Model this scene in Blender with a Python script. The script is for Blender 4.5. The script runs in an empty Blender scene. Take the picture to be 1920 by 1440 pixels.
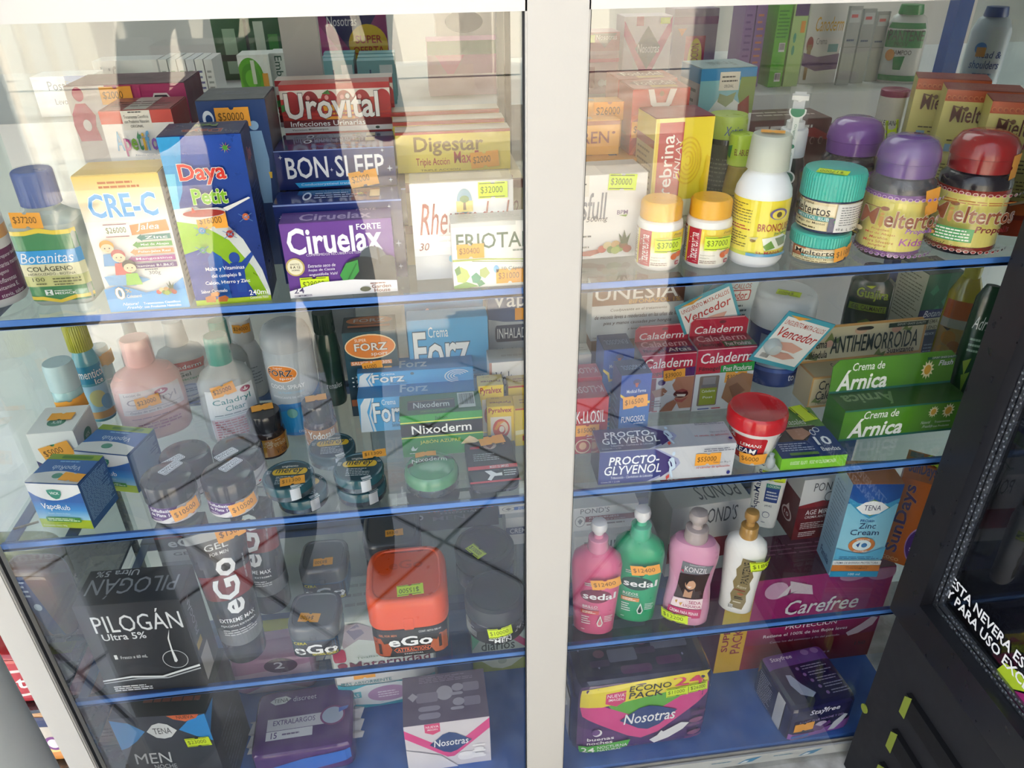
import bpy, math, random
from mathutils import Vector, Matrix
random.seed(7)
SC = bpy.context.scene
COLL = SC.collection
PI = math.pi
rad = math.radians

# ------------------------------------------------------------------ camera
F = 1427.0
CAM = Vector((0.0, -0.68, 1.50))
_y, _p, _r = rad(7.0), rad(30.94), rad(0.80)
_f = Vector((math.sin(_y)*math.cos(_p), math.cos(_y)*math.cos(_p), -math.sin(_p)))
_rt = Vector((math.cos(_y), -math.sin(_y), 0))
_d = _f.cross(_rt)
RT = _rt*math.cos(_r) + _d*math.sin(_r)
DN = _d*math.cos(_r) - _rt*math.sin(_r)
cam = bpy.data.cameras.new('camera')
cam.sensor_width = 36.0
cam.lens = F/1920*36.0
cam.clip_start = 0.02
camo = bpy.data.objects.new('camera', cam)
COLL.objects.link(camo)
m = Matrix((RT, -DN, -_f)).transposed().to_4x4()
m.translation = CAM
camo.matrix_world = m
SC.camera = camo

# ------------------------------------------------------------------ light, exposure
SC.view_settings.view_transform = 'Standard'
SC.view_settings.look = 'None'
SC.view_settings.gamma = 1.0
SC.view_settings.use_curve_mapping = False
SC.view_settings.exposure = -0.16
SC.cycles.transparent_max_bounces = 32
SC.cycles.max_bounces = 10
SC.cycles.caustics_reflective = False
SC.cycles.caustics_refractive = False
wd = bpy.data.worlds.new('daylight'); SC.world = wd; wd.use_nodes = True
nt = wd.node_tree
bg = nt.nodes['Background']
tc = nt.nodes.new('ShaderNodeTexCoord'); sep = nt.nodes.new('ShaderNodeSeparateXYZ')
rp = nt.nodes.new('ShaderNodeValToRGB')
rp.color_ramp.elements[0].position = 0.45; rp.color_ramp.elements[0].color = (.95, .97, 1.0, 1)
rp.color_ramp.elements[1].position = 0.95; rp.color_ramp.elements[1].color = (.72, .82, 1.0, 1)
mp = nt.nodes.new('ShaderNodeMath'); mp.operation = 'MULTIPLY_ADD'; mp.inputs[1].default_value = .5; mp.inputs[2].default_value = .5
nt.links.new(tc.outputs['Generated'], sep.inputs[0]); nt.links.new(sep.outputs['Z'], mp.inputs[0])
nt.links.new(mp.outputs[0], rp.inputs['Fac']); nt.links.new(rp.outputs['Color'], bg.inputs['Color'])
bg.inputs['Strength'].default_value = 3.0
sun = bpy.data.lights.new('sun', 'SUN'); sun.energy = 30.0; sun.angle = rad(.6); sun.color = (1.0, .95, .86)
suno = bpy.data.objects.new('sun', sun); COLL.objects.link(suno)
suno.location = (1, 5, 6)
# the sun stands behind the shop and lights the street in front of it
suno.rotation_euler = Vector((-.25, -.78, -1.0)).to_track_quat('-Z', 'Y').to_euler()

# ------------------------------------------------------------------ pixel -> place helpers
def ray(p):
    return RT*((p[0]-960)/F) + DN*((p[1]-720)/F) + _f
def onZ(p, z):
    d = ray(p); return CAM + d*((z-CAM.z)/d.z)
def onY(p, Y):
    d = ray(p); return CAM + d*((Y-CAM.y)/d.y)
def onX(p, X):
    d = ray(p); return CAM + d*((X-CAM.x)/d.x)
def zrow(py, X, Y):
    k = (py-720)/F; n = DN - _f*k
    return CAM.z - (n.x*(X-CAM.x) + n.y*(Y-CAM.y))/n.z
def depth(P):
    return _f.dot(P-CAM)

# ------------------------------------------------------------------ colour
def C(h):
    if not isinstance(h, str): return tuple(h)
    h = h.lstrip('#')
    o = []
    for i in (0, 2, 4):
        c = int(h[i:i+2], 16)/255.0
        o.append(c/12.92 if c <= .04045 else ((c+.055)/1.055)**2.4)
    return tuple(o)
W_, K_ = '#f2f1ee', '#15151a'

# ------------------------------------------------------------------ materials (all read the mesh's own colour attribute)
MATS = {}
def finish(name, rough=.45, metal=0.0, spec=.5, coat=0.0, bump=0.0, bscale=400, rvar=.08, trans=0.0, alpha=1.0, tint=True):
    if name in MATS: return MATS[name]
    mt = bpy.data.materials.new(name); mt.use_nodes = True
    n, l = mt.node_tree.nodes, mt.node_tree.links
    b = n['Principled BSDF']
    a = n.new('ShaderNodeAttribute'); a.attribute_name = 'Col'
    l.new(a.outputs['Color'], b.inputs['Base Color'])
    b.inputs['Metallic'].default_value = metal
    b.inputs['Specular IOR Level'].default_value = spec
    b.inputs['Coat Weight'].default_value = coat
    tx = n.new('ShaderNodeTexCoord')
    nz = n.new('ShaderNodeTexNoise'); nz.inputs['Scale'].default_value = 60; nz.inputs['Detail'].default_value = 3
    l.new(tx.outputs['Object'], nz.inputs['Vector'])
    mr = n.new('ShaderNodeMapRange'); mr.inputs['To Min'].default_value = rough-rvar; mr.inputs['To Max'].default_value = rough+rvar
    l.new(nz.outputs['Fac'], mr.inputs['Value']); l.new(mr.outputs['Result'], b.inputs['Roughness'])
    if bump:
        n2 = n.new('ShaderNodeTexNoise'); n2.inputs['Scale'].default_value = bscale; n2.inputs['Detail'].default_value = 4
        l.new(tx.outputs['Object'], n2.inputs['Vector'])
        bp = n.new('ShaderNodeBump'); bp.inputs['Strength'].default_value = bump; bp.inputs['Distance'].default_value = .002
        l.new(n2.outputs['Fac'], bp.inputs['Height']); l.new(bp.outputs['Normal'], b.inputs['Normal'])
    if alpha < 1:
        tr = n.new('ShaderNodeBsdfTransparent')
        if tint: l.new(a.outputs['Color'], tr.inputs['Color'])
        mx = n.new('ShaderNodeMixShader'); mx.inputs[0].default_value = alpha
        l.new(tr.outputs[0], mx.inputs[1]); l.new(b.outputs[0], mx.inputs[2])
        l.new(mx.outputs[0], n['Material Output'].inputs['Surface'])
    MATS[name] = mt
    return mt
def glass(name, tint=(1, 1, 1), ior=1.5, rough=0.0, gain=1.0, dust=0.0):
    if name in MATS: return MATS[name]
    mt = bpy.data.materials.new(name); mt.use_nodes = True
    n, l = mt.node_tree.nodes, mt.node_tree.links
    n.remove(n['Principled BSDF'])
    tr = n.new('ShaderNodeBsdfTransparent'); tr.inputs['Color'].default_value = (*tint, 1)
    gl = n.new('ShaderNodeBsdfGlossy'); gl.inputs['Roughness'].default_value = rough
    fr = n.new('ShaderNodeFresnel'); fr.inputs['IOR'].default_value = ior
    # on the inner side of a face the same reflectance as on the outer side
    ge = n.new('ShaderNodeNewGeometry'); mi = n.new('ShaderNodeMix'); mi.data_type = 'FLOAT'
    mi.inputs[2].default_value = ior; mi.inputs[3].default_value = 1/ior
    l.new(ge.outputs['Backfacing'], mi.inputs[0])
    iv = n.new('ShaderNodeMath'); iv.operation = 'MULTIPLY'; iv.inputs[1].default_value = gain
    l.new(mi.outputs[0], fr.inputs['IOR']); l.new(fr.outputs[0], iv.inputs[0])
    mx = n.new('ShaderNodeMixShader')
    l.new(iv.outputs[0], mx.inputs[0]); l.new(tr.outputs[0], mx.inputs[1]); l.new(gl.outputs[0], mx.inputs[2])
    out = mx
    if dust:
        df = n.new('ShaderNodeBsdfDiffuse'); df.inputs['Color'].default_value = (.8, .8, .78, 1)
        tx = n.new('ShaderNodeTexCoord'); nz = n.new('ShaderNodeTexNoise'); nz.inputs['Scale'].default_value = 9; nz.inputs['Detail'].default_value = 6
        l.new(tx.outputs['Object'], nz.inputs['Vector'])
        mr = n.new('ShaderNodeMapRange'); mr.inputs['From Min'].default_value = .4; mr.inputs['To Max'].default_value = dust
        l.new(nz.outputs['Fac'], mr.inputs['Value'])
        m2 = n.new('ShaderNodeMixShader'); l.new(mr.outputs['Result'], m2.inputs[0]); l.new(out.outputs[0], m2.inputs[1]); l.new(df.outputs[0], m2.inputs[2])
        out = m2
    l.new(out.outputs[0], n['Material Output'].inputs['Surface'])
    MATS[name] = mt
    return mt
finish('card', .40, spec=.45, coat=.15, bump=.04, bscale=900)
finish('gloss', .16, spec=.5, coat=.3, rvar=.05)
finish('plastic', .30, spec=.5)
finish('matte', .65, spec=.3)
finish('film', .22, spec=.6, coat=.3, bump=.25, bscale=45)
finish('foil', .30, metal=.55, spec=.6, bump=.08, bscale=300)
finish('metal', .27, metal=.95, rvar=.1)
finish('paint', .38, spec=.5, bump=.05, bscale=200)
finish('worn', .5, spec=.4, bump=.2, bscale=120, rvar=.2)
finish('frost', .35, spec=.5, alpha=.55)
finish('liquid', .1, spec=.6, alpha=.45, coat=.5)
finish('thin', .12, spec=.8, alpha=.10, coat=.6, rvar=.03, tint=False)
glass('pane', (.985, .995, .99), 1.5, gain=1.35)
glass('shelf_glass', (.90, .95, .94), 1.52)
glass('dark_glass', (.5, .53, .6), 1.6)
glass('clear', (.97, .98, .98), 1.45, .05)

# ------------------------------------------------------------------ mesh collector
class MB:
    def __init__(s): s.v, s.f, s.c, s.s = [], [], [], []
    def face(s, pts, col, smooth=False):
        i = len(s.v); s.v += [tuple(p) for p in pts]
        s.f.append(tuple(range(i, i+len(pts))))
        if len(col) and isinstance(col[0], (tuple, list)): s.c.append([tuple(c) for c in col])
        else: s.c.append([tuple(col)]*len(pts))
        s.s.append(smooth)
    def mesh(s, vs, fs, col, smooth=False):
        i = len(s.v); s.v += [tuple(p) for p in vs]
        for f in fs:
            s.f.append(tuple(i+k for k in f)); s.c.append([tuple(col)]*len(f)); s.s.append(smooth)
    def box(s, x0, x1, y0, y1, z0, z1, col, cols=None):
        v = [(x0, y0, z0), (x1, y0, z0), (x1, y1, z0), (x0, y1, z0), (x0, y0, z1), (x1, y0, z1), (x1, y1, z1), (x0, y1, z1)]
        cols = cols or {}
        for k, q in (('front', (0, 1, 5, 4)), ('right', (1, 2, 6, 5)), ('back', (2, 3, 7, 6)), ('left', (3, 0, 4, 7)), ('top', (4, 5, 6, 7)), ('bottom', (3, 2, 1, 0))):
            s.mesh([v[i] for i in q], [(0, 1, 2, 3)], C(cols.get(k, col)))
    def bar(s, a, b, w, h, col, up=(0, 0, 1)):
        a, b = Vector(a), Vector(b); d = (b-a).normalized(); u = Vector(up)
        x = d.cross(u).normalized()*(w/2); y = x.cross(d).normalized()*(h/2)
        p = [a-x-y, a+x-y, a+x+y, a-x+y, b-x-y, b+x-y, b+x+y, b-x+y]
        s.mesh(p, [(0, 3, 2, 1), (4, 5, 6, 7), (0, 1, 5, 4), (1, 2, 6, 5), (2, 3, 7, 6), (3, 0, 4, 7)], C(col))
    def tube(s, pts, r, col, seg=10):
        pts = [Vector(p) for p in pts]; rings = []
        for i, p in enumerate(pts):
            d = (pts[min(i+1, len(pts)-1)]-pts[max(i-1, 0)]).normalized()
            u = Vector((0, 0, 1)) if abs(d.z) < .9 else Vector((1, 0, 0))
            x = d.cross(u).normalized(); y = d.cross(x)
            rr = r[i] if isinstance(r, (list, tuple)) else r
            rings.append([p + (x*math.cos(2*PI*k/seg)+y*math.sin(2*PI*k/seg))*rr for k in range(seg)])
        vs = [q for g in rings for q in g]; fs = []
        for i in range(len(pts)-1):
            for k in range(seg):
                fs.append((i*seg+k, i*seg+(k+1) % seg, (i+1)*seg+(k+1) % seg, (i+1)*seg+k))
        fs.append(tuple(range(seg))[::-1]); fs.append(tuple((len(pts)-1)*seg+k for k in range(seg)))
        s.mesh(vs, fs, C(col), True)
    def lathe(s, prof, col, ax=1, ay=1, k=2, seg=48, cx=0, cy=0, ribs=0, ribd=.0):
        """prof [(r,z)] bottom to top (or any order); superellipse section of exponent k"""
        rows = []
        for (r, z) in prof:
            row = []
            for i in range(seg):
                a = 2*PI*i/seg
                rr = r
                if ribs and r > .002: rr = r + ribd*(1 if (i % 2) else 0)
                sx, cx_ = math.sin(a), math.cos(a)
                x = math.copysign(abs(sx)**(2/k), sx)*rr*ax; y = -math.copysign(abs(cx_)**(2/k), cx_)*rr*ay
                row.append((cx+x, cy+y, z))
            rows.append(row)
        vs = [q for g in rows for q in g]; fs = []
        for i in range(len(prof)-1):
            for j in range(seg):
                fs.append((i*seg+j, i*seg+(j+1) % seg, (i+1)*seg+(j+1) % seg, (i+1)*seg+j))
        if prof[0][0] > 1e-5: fs.append(tuple(range(seg))[::-1])
        if prof[-1][0] > 1e-5: fs.append(tuple((len(prof)-1)*seg+j for j in range(seg)))
        s.mesh(vs, fs, C(col), True)
    def build(s, name, mat, parent=None, label=None):
        me = bpy.data.meshes.new(name)
        me.from_pydata(s.v, [], s.f); me.update()
        at = me.color_attributes.new('Col', 'FLOAT_COLOR', 'CORNER')
        flat = []
        for f in s.c:
            for c in f: flat += [c[0], c[1], c[2], 1.0]
        at.data.foreach_set('color', flat)
        me.polygons.foreach_set('use_smooth', s.s)
        me.set_sharp_from_angle(angle=rad(38))
        me.materials.append(MATS[mat] if isinstance(mat, str) else mat)
        o = bpy.data.objects.new(name, me); COLL.objects.link(o)
        if parent: o.parent = parent
        if label: o['label'] = label
        return o

def thing(name, label, cat, loc, yaw=0.0, group=None, tilt=None):
    o = bpy.data.objects.new(name, None); COLL.objects.link(o)
    o.empty_display_size = .02
    o.location = loc; o.rotation_euler = (tilt[0] if tilt else 0, tilt[1] if tilt else 0, yaw)
    o['label'] = label; o['category'] = cat
    if group: o['group'] = group
    return o
def tag(o, label, cat, group=None, kind=None):
    o['label'] = label; o['category'] = cat
    if group: o['group'] = group
    if kind: o['kind'] = kind
    return o
def struct(o, label=None):
    o['kind'] = 'structure'
    if label: o['label'] = label
    return o
def dup(root, loc, yaw, label, group=None):
    r = root.copy(); COLL.objects.link(r); r.location = loc
    r.rotation_euler = (root.rotation_euler[0], root.rotation_euler[1], yaw); r['label'] = label
    if group: r['group'] = group
    for ch in [o for o in COLL.objects if o.parent == root]:
        c = ch.copy(); COLL.objects.link(c); c.parent = r
        for g in [o for o in COLL.objects if o.parent == ch]:
            d = g.copy(); COLL.objects.link(d); d.parent = c
    return r

# ------------------------------------------------------------------ print on surfaces
class Surf:
    """fn(u,v,w): u to the right 0..1, v downwards 0..1, w outwards in metres; W,H size in metres"""
    def __init__(s, fn, W, H, du=0, dv=0): s.fn, s.W, s.H, s.du, s.dv = fn, W, H, du, dv
def plane(o, ux, vx, W, H):
    o, ux, vx = Vector(o), Vector(ux).normalized(), Vector(vx).normalized()
    n = vx.cross(ux).normalized()
    return Surf(lambda u, v, w: o+ux*(u*W)+vx*(v*H)+n*w, W, H)
def prof_r(prof, z):
    ps = sorted(prof, key=lambda q: q[1])
    if z <= ps[0][1]: return ps[0][0]
    for a, b in zip(ps, ps[1:]):
        if a[1] <= z <= b[1] and b[1] > a[1]: return a[0]+(b[0]-a[0])*(z-a[1])/(b[1]-a[1])
    return ps[-1][0]
def wrap(prof, a0, a1, z1, z0, ax=1, ay=1, k=2, flat=False, cx=0, cy=0):
    """part of a lathe's side, from angle a0 to a1 (degrees, 0 = front, positive to the right), z1 top, z0 bottom"""
    a0, a1 = rad(a0), rad(a1)
    rm = prof_r(prof, (z0+z1)/2)
    def fn(u, v, w):
        z = z1+(z0-z1)*v; r = prof_r(prof, z)+w
        if flat:
            t = math.sin(a0)+(math.sin(a1)-math.sin(a0))*u
            t = max(-.999, min(.999, t))
            return Vector((cx+t*r*ax, cy-(1-abs(t)**k)**(1/k)*r*ay-w*.5, z))
        a = a0+(a1-a0)*u; sx, c_ = math.sin(a), math.cos(a)
        return Vector((cx+math.copysign(abs(sx)**(2/k), sx)*r*ax, cy-math.copysign(abs(c_)**(2/k), c_)*r*ay, z))
    Wd = rm*ax*(math.sin(a1)-math.sin(a0)) if flat else rm*(ax+ay)/2*(a1-a0)
    return Surf(fn, Wd, abs(z1-z0), .06 if flat else max(.02, rad(7)/(a1-a0)), .09 if flat else 0)
def sub(S, x, y, w, h, rot=0):
    """a patch of S centred at x,y (fractions), w by h metres, turned by rot degrees"""
    c, s_ = math.cos(rad(rot)), math.sin(rad(rot))
    def fn(u, v, o):
        p, q = (u-.5)*w, (v-.5)*h
        return S.fn(x+(p*c-q*s_)/S.W, y+(p*s_+q*c)/S.H, o)
    return Surf(fn, w, h, S.du*S.W/w if S.du else 0)
TXT = {}
def text_geo(s, bold, shear):
    key = (s, bold, shear)
    if key in TXT: return TXT[key]
    cu = bpy.data.curves.new('t', 'FONT'); cu.body = s; cu.resolution_u = 2
    cu.offset = bold; cu.shear = shear
    o = bpy.data.objects.new('t', cu); COLL.objects.link(o)
    bpy.context.view_layer.update()
    me = o.evaluated_get(bpy.context.evaluated_depsgraph_get()).to_mesh()
    vs = [(v.co.x, v.co.y) for v in me.vertices]; fs = [tuple(p.vertices) for p in me.polygons]
    bpy.data.objects.remove(o); bpy.data.curves.remove(cu)
    TXT[key] = (vs, fs)
    return TXT[key]
def clipstrips(pts, du):
    """cut a polygon into vertical strips so that it can follow a curved face"""
    us = [p[0] for p in pts]; a, b = min(us), max(us)
    n = max(1, int(math.ceil((b-a)/du)))
    if n == 1: return [pts]
    out = []
    def half(poly, x, keep_gt):
        r = []
        for i in range(len(poly)):
            p, q = poly[i], poly[(i+1) % len(poly)]
            ip = p[0] >= x if keep_gt else p[0] <= x; iq = q[0] >= x if keep_gt else q[0] <= x
            if ip: r.append(p)
            if ip != iq:
                t = (x-p[0])/(q[0]-p[0]); r.append((x, p[1]+(q[1]-p[1])*t))
        return r
    for i in range(n):
        x0, x1 = a+(b-a)*i/n, a+(b-a)*(i+1)/n
        g = half(pts, x0, True)
        if len(g) > 2: g = half(g, x1, False)
        if len(g) > 2: out.append(g)
    return out
LAY = .00012
def R(x0, y0, x1, y1, c, c2=None): return ('r', x0, y0, x1, y1, c, c2)
def E(x, y, rx, ry, c, n=28): return ('p', [(x+rx*math.cos(2*PI*i/n), y+ry*math.sin(2*PI*i/n)) for i in range(n)], c)
def P(pts, c): return ('p', pts, c)
def T(s, x0, y0, x1, y1, c, b=.02, sh=0, o=None, ow=.045, rot=0): return ('t', s, x0, y0, x1, y1, c, b, sh, o, ow, rot)
def LN(x0, y0, x1, y1, n, c, fill=.55): return ('l', x0, y0, x1, y1, n, c, fill)
def BAR(x0, y0, x1, y1, c=K_, bgc='#f4f4f2'): return ('b', x0, y0, x1, y1, c, bgc)
def RR(x0, y0, x1, y1, c, rx=.1, ry=.3):
    w, h = x1-x0, y1-y0; pts = []
    for cx, cy, a in ((x1-rx*w, y1-ry*h, 0), (x0+rx*w, y1-ry*h, 90), (x0+rx*w, y0+ry*h, 180), (x1-rx*w, y0+ry*h, 270)):
        for t in (0, 22, 45, 68, 90): pts.append((cx+rx*w*math.cos(rad(a+t)), cy+ry*h*math.sin(rad(a+t))))
    return P(pts, c)
def draw(mb, S, ops, lay=1):
    rnd = random.Random(11)
    for op in ops:
        k = op[0]; w = LAY*lay; lay += 1
        if k == 'r':
            _, x0, y0, x1, y1, c, c2 = op
            nu = max(1, int(math.ceil((x1-x0)/S.du))) if S.du else 1
            nv = 1
            if S.du and S.H*(y1-y0) > .012: nv = max(1, int(S.H*(y1-y0)/.008))
            if S.dv: nv = max(nv, int(math.ceil((y1-y0)/S.dv)))
            if c2 and nv == 1: nv = 1
            ca = C(c); cb = C(c2) if c2 else ca
            mixc = lambda t: tuple(p+(q-p)*t for p, q in zip(ca, cb))
            for i in range(nu):
                for j in range(nv):
                    ua, ub = x0+(x1-x0)*i/nu, x0+(x1-x0)*(i+1)/nu
                    va, vb = y0+(y1-y0)*j/nv, y0+(y1-y0)*(j+1)/nv
                    a_, b_ = mixc(j/nv), mixc((j+1)/nv)
                    mb.face([S.fn(ua, vb, w), S.fn(ub, vb, w), S.fn(ub, va, w), S.fn(ua, va, w)], [b_, b_, a_, a_], bool(S.du))
        elif k == 'p':
            _, pts, c = op; c = C(c)
            if not S.du: pts = [(max(0, min(1, x)), max(0, min(1, y))) for x, y in pts]
            gs = clipstrips(pts, S.du) if S.du else [pts]
            if S.dv: gs = [[(x, y) for y, x in h] for g in gs for h in clipstrips([(y, x) for x, y in g], S.dv)]
            for g in gs:
                q = [S.fn(u, v, w) for u, v in g]
                ar = sum(g[i][0]*g[(i+1) % len(g)][1]-g[(i+1) % len(g)][0]*g[i][1] for i in range(len(g)))
                if ar > 0: q.reverse()
                mb.face(q, c, bool(S.du))
        elif k == 't':
            _, s, x0, y0, x1, y1, c, b, sh, o, ow, rot = op
            b, ow = b*.45, ow*.5
            if any(q in 'MNWVAKmwX24' for q in s): b, ow = b*.45, ow*.6
            base, _fs = text_geo(s, b, sh)
            if not base: continue
            bx0, bx1 = min(v[0] for v in base), max(v[0] for v in base)
            by0, by1 = min(v[1] for v in base), max(v[1] for v in base)
            if s.strip() == '-': by0 -= .1; by1 += .1
            for bb, cc in (([(b+ow, o)] if o else []) + [(b, c)]):
                vs, fs = text_geo(s, bb, sh)
                out = []
                for (x, y) in vs:
                    a_, d_ = (x-bx0)/(bx1-bx0), 1-(y-by0)/(by1-by0)
                    if rot == 90: u, v = x0+(x1-x0)*d_, y1-(y1-y0)*a_
                    elif rot == 180: u, v = x1-(x1-x0)*a_, y1-(y1-y0)*d_
                    elif rot == 270: u, v = x1-(x1-x0)*d_, y0+(y1-y0)*a_
                    else: u, v = x0+(x1-x0)*a_, y0+(y1-y0)*d_
                    out.append(S.fn(u, v, w))
                mb.mesh(out, fs, C(cc)); w += LAY; lay += 1
        elif k == 'l':
            _, x0, y0, x1, y1, n, c, fill = op; c = C(c)
            for i in range(n):
                ya = y0+(y1-y0)*(i+.5-fill/2)/n; yb = y0+(y1-y0)*(i+.5+fill/2)/n
                x = x0; end = x1-(x1-x0)*rnd.choice((0, 0, .05, .15, .3))
                while x < end:
                    ww = min(end-x, (x1-x0)*rnd.uniform(.05, .16)*(1 if n > 3 else 1.4))
                    mb.face([S.fn(x, yb, w), S.fn(x+ww, yb, w), S.fn(x+ww, ya, w), S.fn(x, ya, w)], c)
                    x += ww+(x1-x0)*.022
        elif k == 'b':
            _, x0, y0, x1, y1, c, bgc = op
            lay = draw(mb, S, [R(x0, y0, x1, y1, bgc)], lay-1)
            w = LAY*lay; x = x0+(x1-x0)*.06
            while x < x1-(x1-x0)*.06:
                ww = (x1-x0)*rnd.choice((.012, .02, .03)); yy0, yy1 = y0+(y1-y0)*.08, y1-(y1-y0)*.2
                mb.face([S.fn(x, yy1, w), S.fn(x+ww, yy1, w), S.fn(x+ww, yy0, w), S.fn(x, yy0, w)], C(c)); x += ww+(x1-x0)*rnd.choice((.012, .02, .03))
            lay += 1
    return lay
def sticker(S, x, y, text, kind, parent, rot=0, s=1.0, lift=14, flip=False, w=.0225, h=.0125):
    """paper price tag with a nick in its upper and lower edge"""
    q = sub(S, x, y, w*s, h*s, rot)
    mb = MB()
    c = {'o': '#f3a83c', 'y': '#d6ee2c', 'w': '#efe9e2'}[kind]
    pts = [(0, 0), (.42, 0), (.45, .1), (.5, .13), (.55, .1), (.58, 0), (1, 0), (1, 1), (.58, 1), (.55, .9), (.5, .87), (.45, .9), (.42, 1), (0, 1)]
    lay = draw(mb, q, [P(pts, c)], lift)
    ink = '#6a4a1a' if kind == 'o' else '#5d6a10'
    if text:
        a, b = (180, 0) if flip else (0, 0)
        lay = draw(mb, q, [T(text, .08, .26, .08+min(.84, .125*len(text)), .74, ink, b=.0, rot=a)], lay)
    if kind == 'y': draw(mb, q, [R(.03, .06, .9, .1, K_), R(.03, .88, .9, .92, K_)], lay)
    if kind == 'w': draw(mb, q, [R(.03, .02, .9, .07, '#8a2030'), R(.03, .9, .9, .95, '#8a2030')], lay)
    return mb.build('price_sticker', 'matte', parent)

# ------------------------------------------------------------------ builders of wares
def frame2(bl, br, z, yaw=None):
    """front base edge seen at two pixels on a level z -> (centre, yaw, width)"""
    a = onZ(bl, z)
    if yaw is None:
        b = onZ(br, z)
    else:
        n = Vector((-math.sin(rad(yaw)), math.cos(rad(yaw)), 0)); d = ray(br)
        b = CAM + d*((a-CAM).dot(n)/d.dot(n)); b.z = z
    v = b-a
    return (a+b)/2, math.atan2(v.y, v.x), math.hypot(v.x, v.y)
def frameY(tl, tr, Y, yaw=0.0):
    """front top edge seen at two pixels, left end at depth Y -> (centre, yaw, width, z)"""
    a = onY(tl, Y); n = Vector((-math.sin(rad(yaw)), math.cos(rad(yaw)), 0)); d = ray(tr)
    b = CAM + d*((a-CAM).dot(n)/d.dot(n)); v = b-a
    return (a+b)/2, rad(yaw), math.hypot(v.x, v.y), (a.z+b.z)/2
def faces(W, H, D):
    return {'front': plane((-W/2, 0, H), (1, 0, 0), (0, 0, -1), W, H),
            'right': plane((W/2, 0, H), (0, 1, 0), (0, 0, -1), D, H),
            'left': plane((-W/2, D, H), (0, -1, 0), (0, 0, -1), D, H),
            'top': plane((-W/2, D, H), (1, 0, 0), (0, -1, 0), W, D)}
def carton(name, label, cat, loc, yaw, W, H, D, col, prints=None, st=(), group=None, fin='card', cols=None, flap=True, part='carton', tilt=None):
    root = thing(name, label, cat, loc, yaw, group, tilt)
    prints = prints or {}
    mb = MB(); cols = dict(cols or {})
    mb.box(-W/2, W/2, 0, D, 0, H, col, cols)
    S = faces(W, H, D)
    for k, ops in prints.items():
        if k == 'top' and flap: continue
        draw(mb, S[k], ops)
    # folded edges of the board show as a thin pale line
    e = .0006
    mb.build(part, fin, root)
    if flap:
        t = .0008
        fb = MB(); tc_ = cols.get('top', col)
        fb.box(-W/2+e, W/2-e, -.0001, D-e, H+.0002, H+t, tc_)
        S['top'] = plane((-W/2, D, H+t), (1, 0, 0), (0, -1, 0), W, D)
        if 'top' in prints: draw(fb, S['top'], prints['top'])
        fb.build('top_flap', fin, root)
    for s_ in st:
        k, x, y, tx, kind = s_[:5]
        sticker(S[k], x, y, tx, kind, root, *(s_[5:]))
    return root
def ctn(name, label, cat, z, bl, br, tl, D, col, prints=None, yaw=None, H=None, **kw):
    loc, yw, W = frame2(bl, br, z, yaw)
    if H is None:
        a = onZ(bl, z); H = zrow(tl[1], a.x, a.y)-z
    return carton(name, label, cat, loc, yw, W, H, D, col, prints, **kw)
def ctnY(name, label, cat, z, tl, tr, Y, D, col, prints=None, yaw=0.0, **kw):
    loc, yw, W, zt = frameY(tl, tr, Y, yaw)
    loc.z = z
    return carton(name, label, cat, loc, yw, W, zt-z, D, col, prints, **kw)
def round_at(xl, xr, yb, z):
    """round ware: left and right pixel near the base, pixel row of the front of its base -> centre, radius, yaw to the viewer"""
    d = ray(((xl+xr)/2, yb)); sn = -d.z/d.length
    c = onZ(((xl+xr)/2, yb-(xr-xl)/2*sn), z)
    r = (xr-xl)/2*depth(c)/F
    return c, r, math.atan2(c.y-CAM.y, c.x-CAM.x)-PI/2
def grid_rbox(mb, W, D, H, col, k=8, n=14, z0=0, cols=None, dent=None):
    """rounded box (closed pillow) and its printable sides; base at z0, centred on x=0, front at y=0"""
    hx, hy, hz = W/2, D/2, H/2
    def q(p):
        m = max(abs(c) for c in p) or 1; nk = sum(abs(c)**k for c in p)**(1/k)
        s_ = m/nk
        return p*s_
    def mk(o, ux, vx):
        o, ux, vx = Vector(o), Vector(ux), Vector(vx); nn = vx.cross(ux); nn.normalize()
        def fn(u, v, w):
            p = q(o+ux*u+vx*v)
            if dent: p = p*(1+dent(p))
            r = Vector((p.x*hx, hy+p.y*hy, z0+hz+p.z*hz))
            return r+nn*w
        return fn
    S = {'front': Surf(mk((-1, -1, 1), (2, 0, 0), (0, 0, -2)), W, H, .08, .08), 'right': Surf(mk((1, -1, 1), (0, 2, 0), (0, 0, -2)), D, H, .08, .08),
         'left': Surf(mk((-1, 1, 1), (0, -2, 0), (0, 0, -2)), D, H, .08, .08), 'back': Surf(mk((1, 1, 1), (-2, 0, 0), (0, 0, -2)), W, H, .08, .08),
         'top': Surf(mk((-1, 1, 1), (2, 0, 0), (0, -2, 0)), W, D, .08, .08), 'bottom': Surf(mk((-1, -1, -1), (2, 0, 0), (0, 2, 0)), W, D, .08, .08)}
    for kf, s_ in S.items():
        c = C((cols or {}).get(kf, col)); vs = []; fs = []
        for j in range(n+1):
            for i in range(n+1): vs.append(s_.fn(i/n, j/n, 0))
        for j in range(n):
            for i in range(n): fs.append((j*(n+1)+i, (j+1)*(n+1)+i, (j+1)*(n+1)+i+1, j*(n+1)+i+1))
        mb.mesh(vs, fs, c, True)
    return S

# ================================================================== the place
ZA, ZB, ZC, ZF = 1.1985, .9370, .6730, .3960
YF, YB = 0.0, .31          # front and rear of the shelves
XL, XR = -.479, .720       # ends of the cabinet
YP = -.034                 # outer face of the white front frame
white = '#b9b7b0'
def simple(name, kind, *boxes, mat='paint', col=white):
    b = MB()
    for q in boxes: b.box(*q, col)
    o = b.build(name, mat); return struct(o) if kind else o

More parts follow.
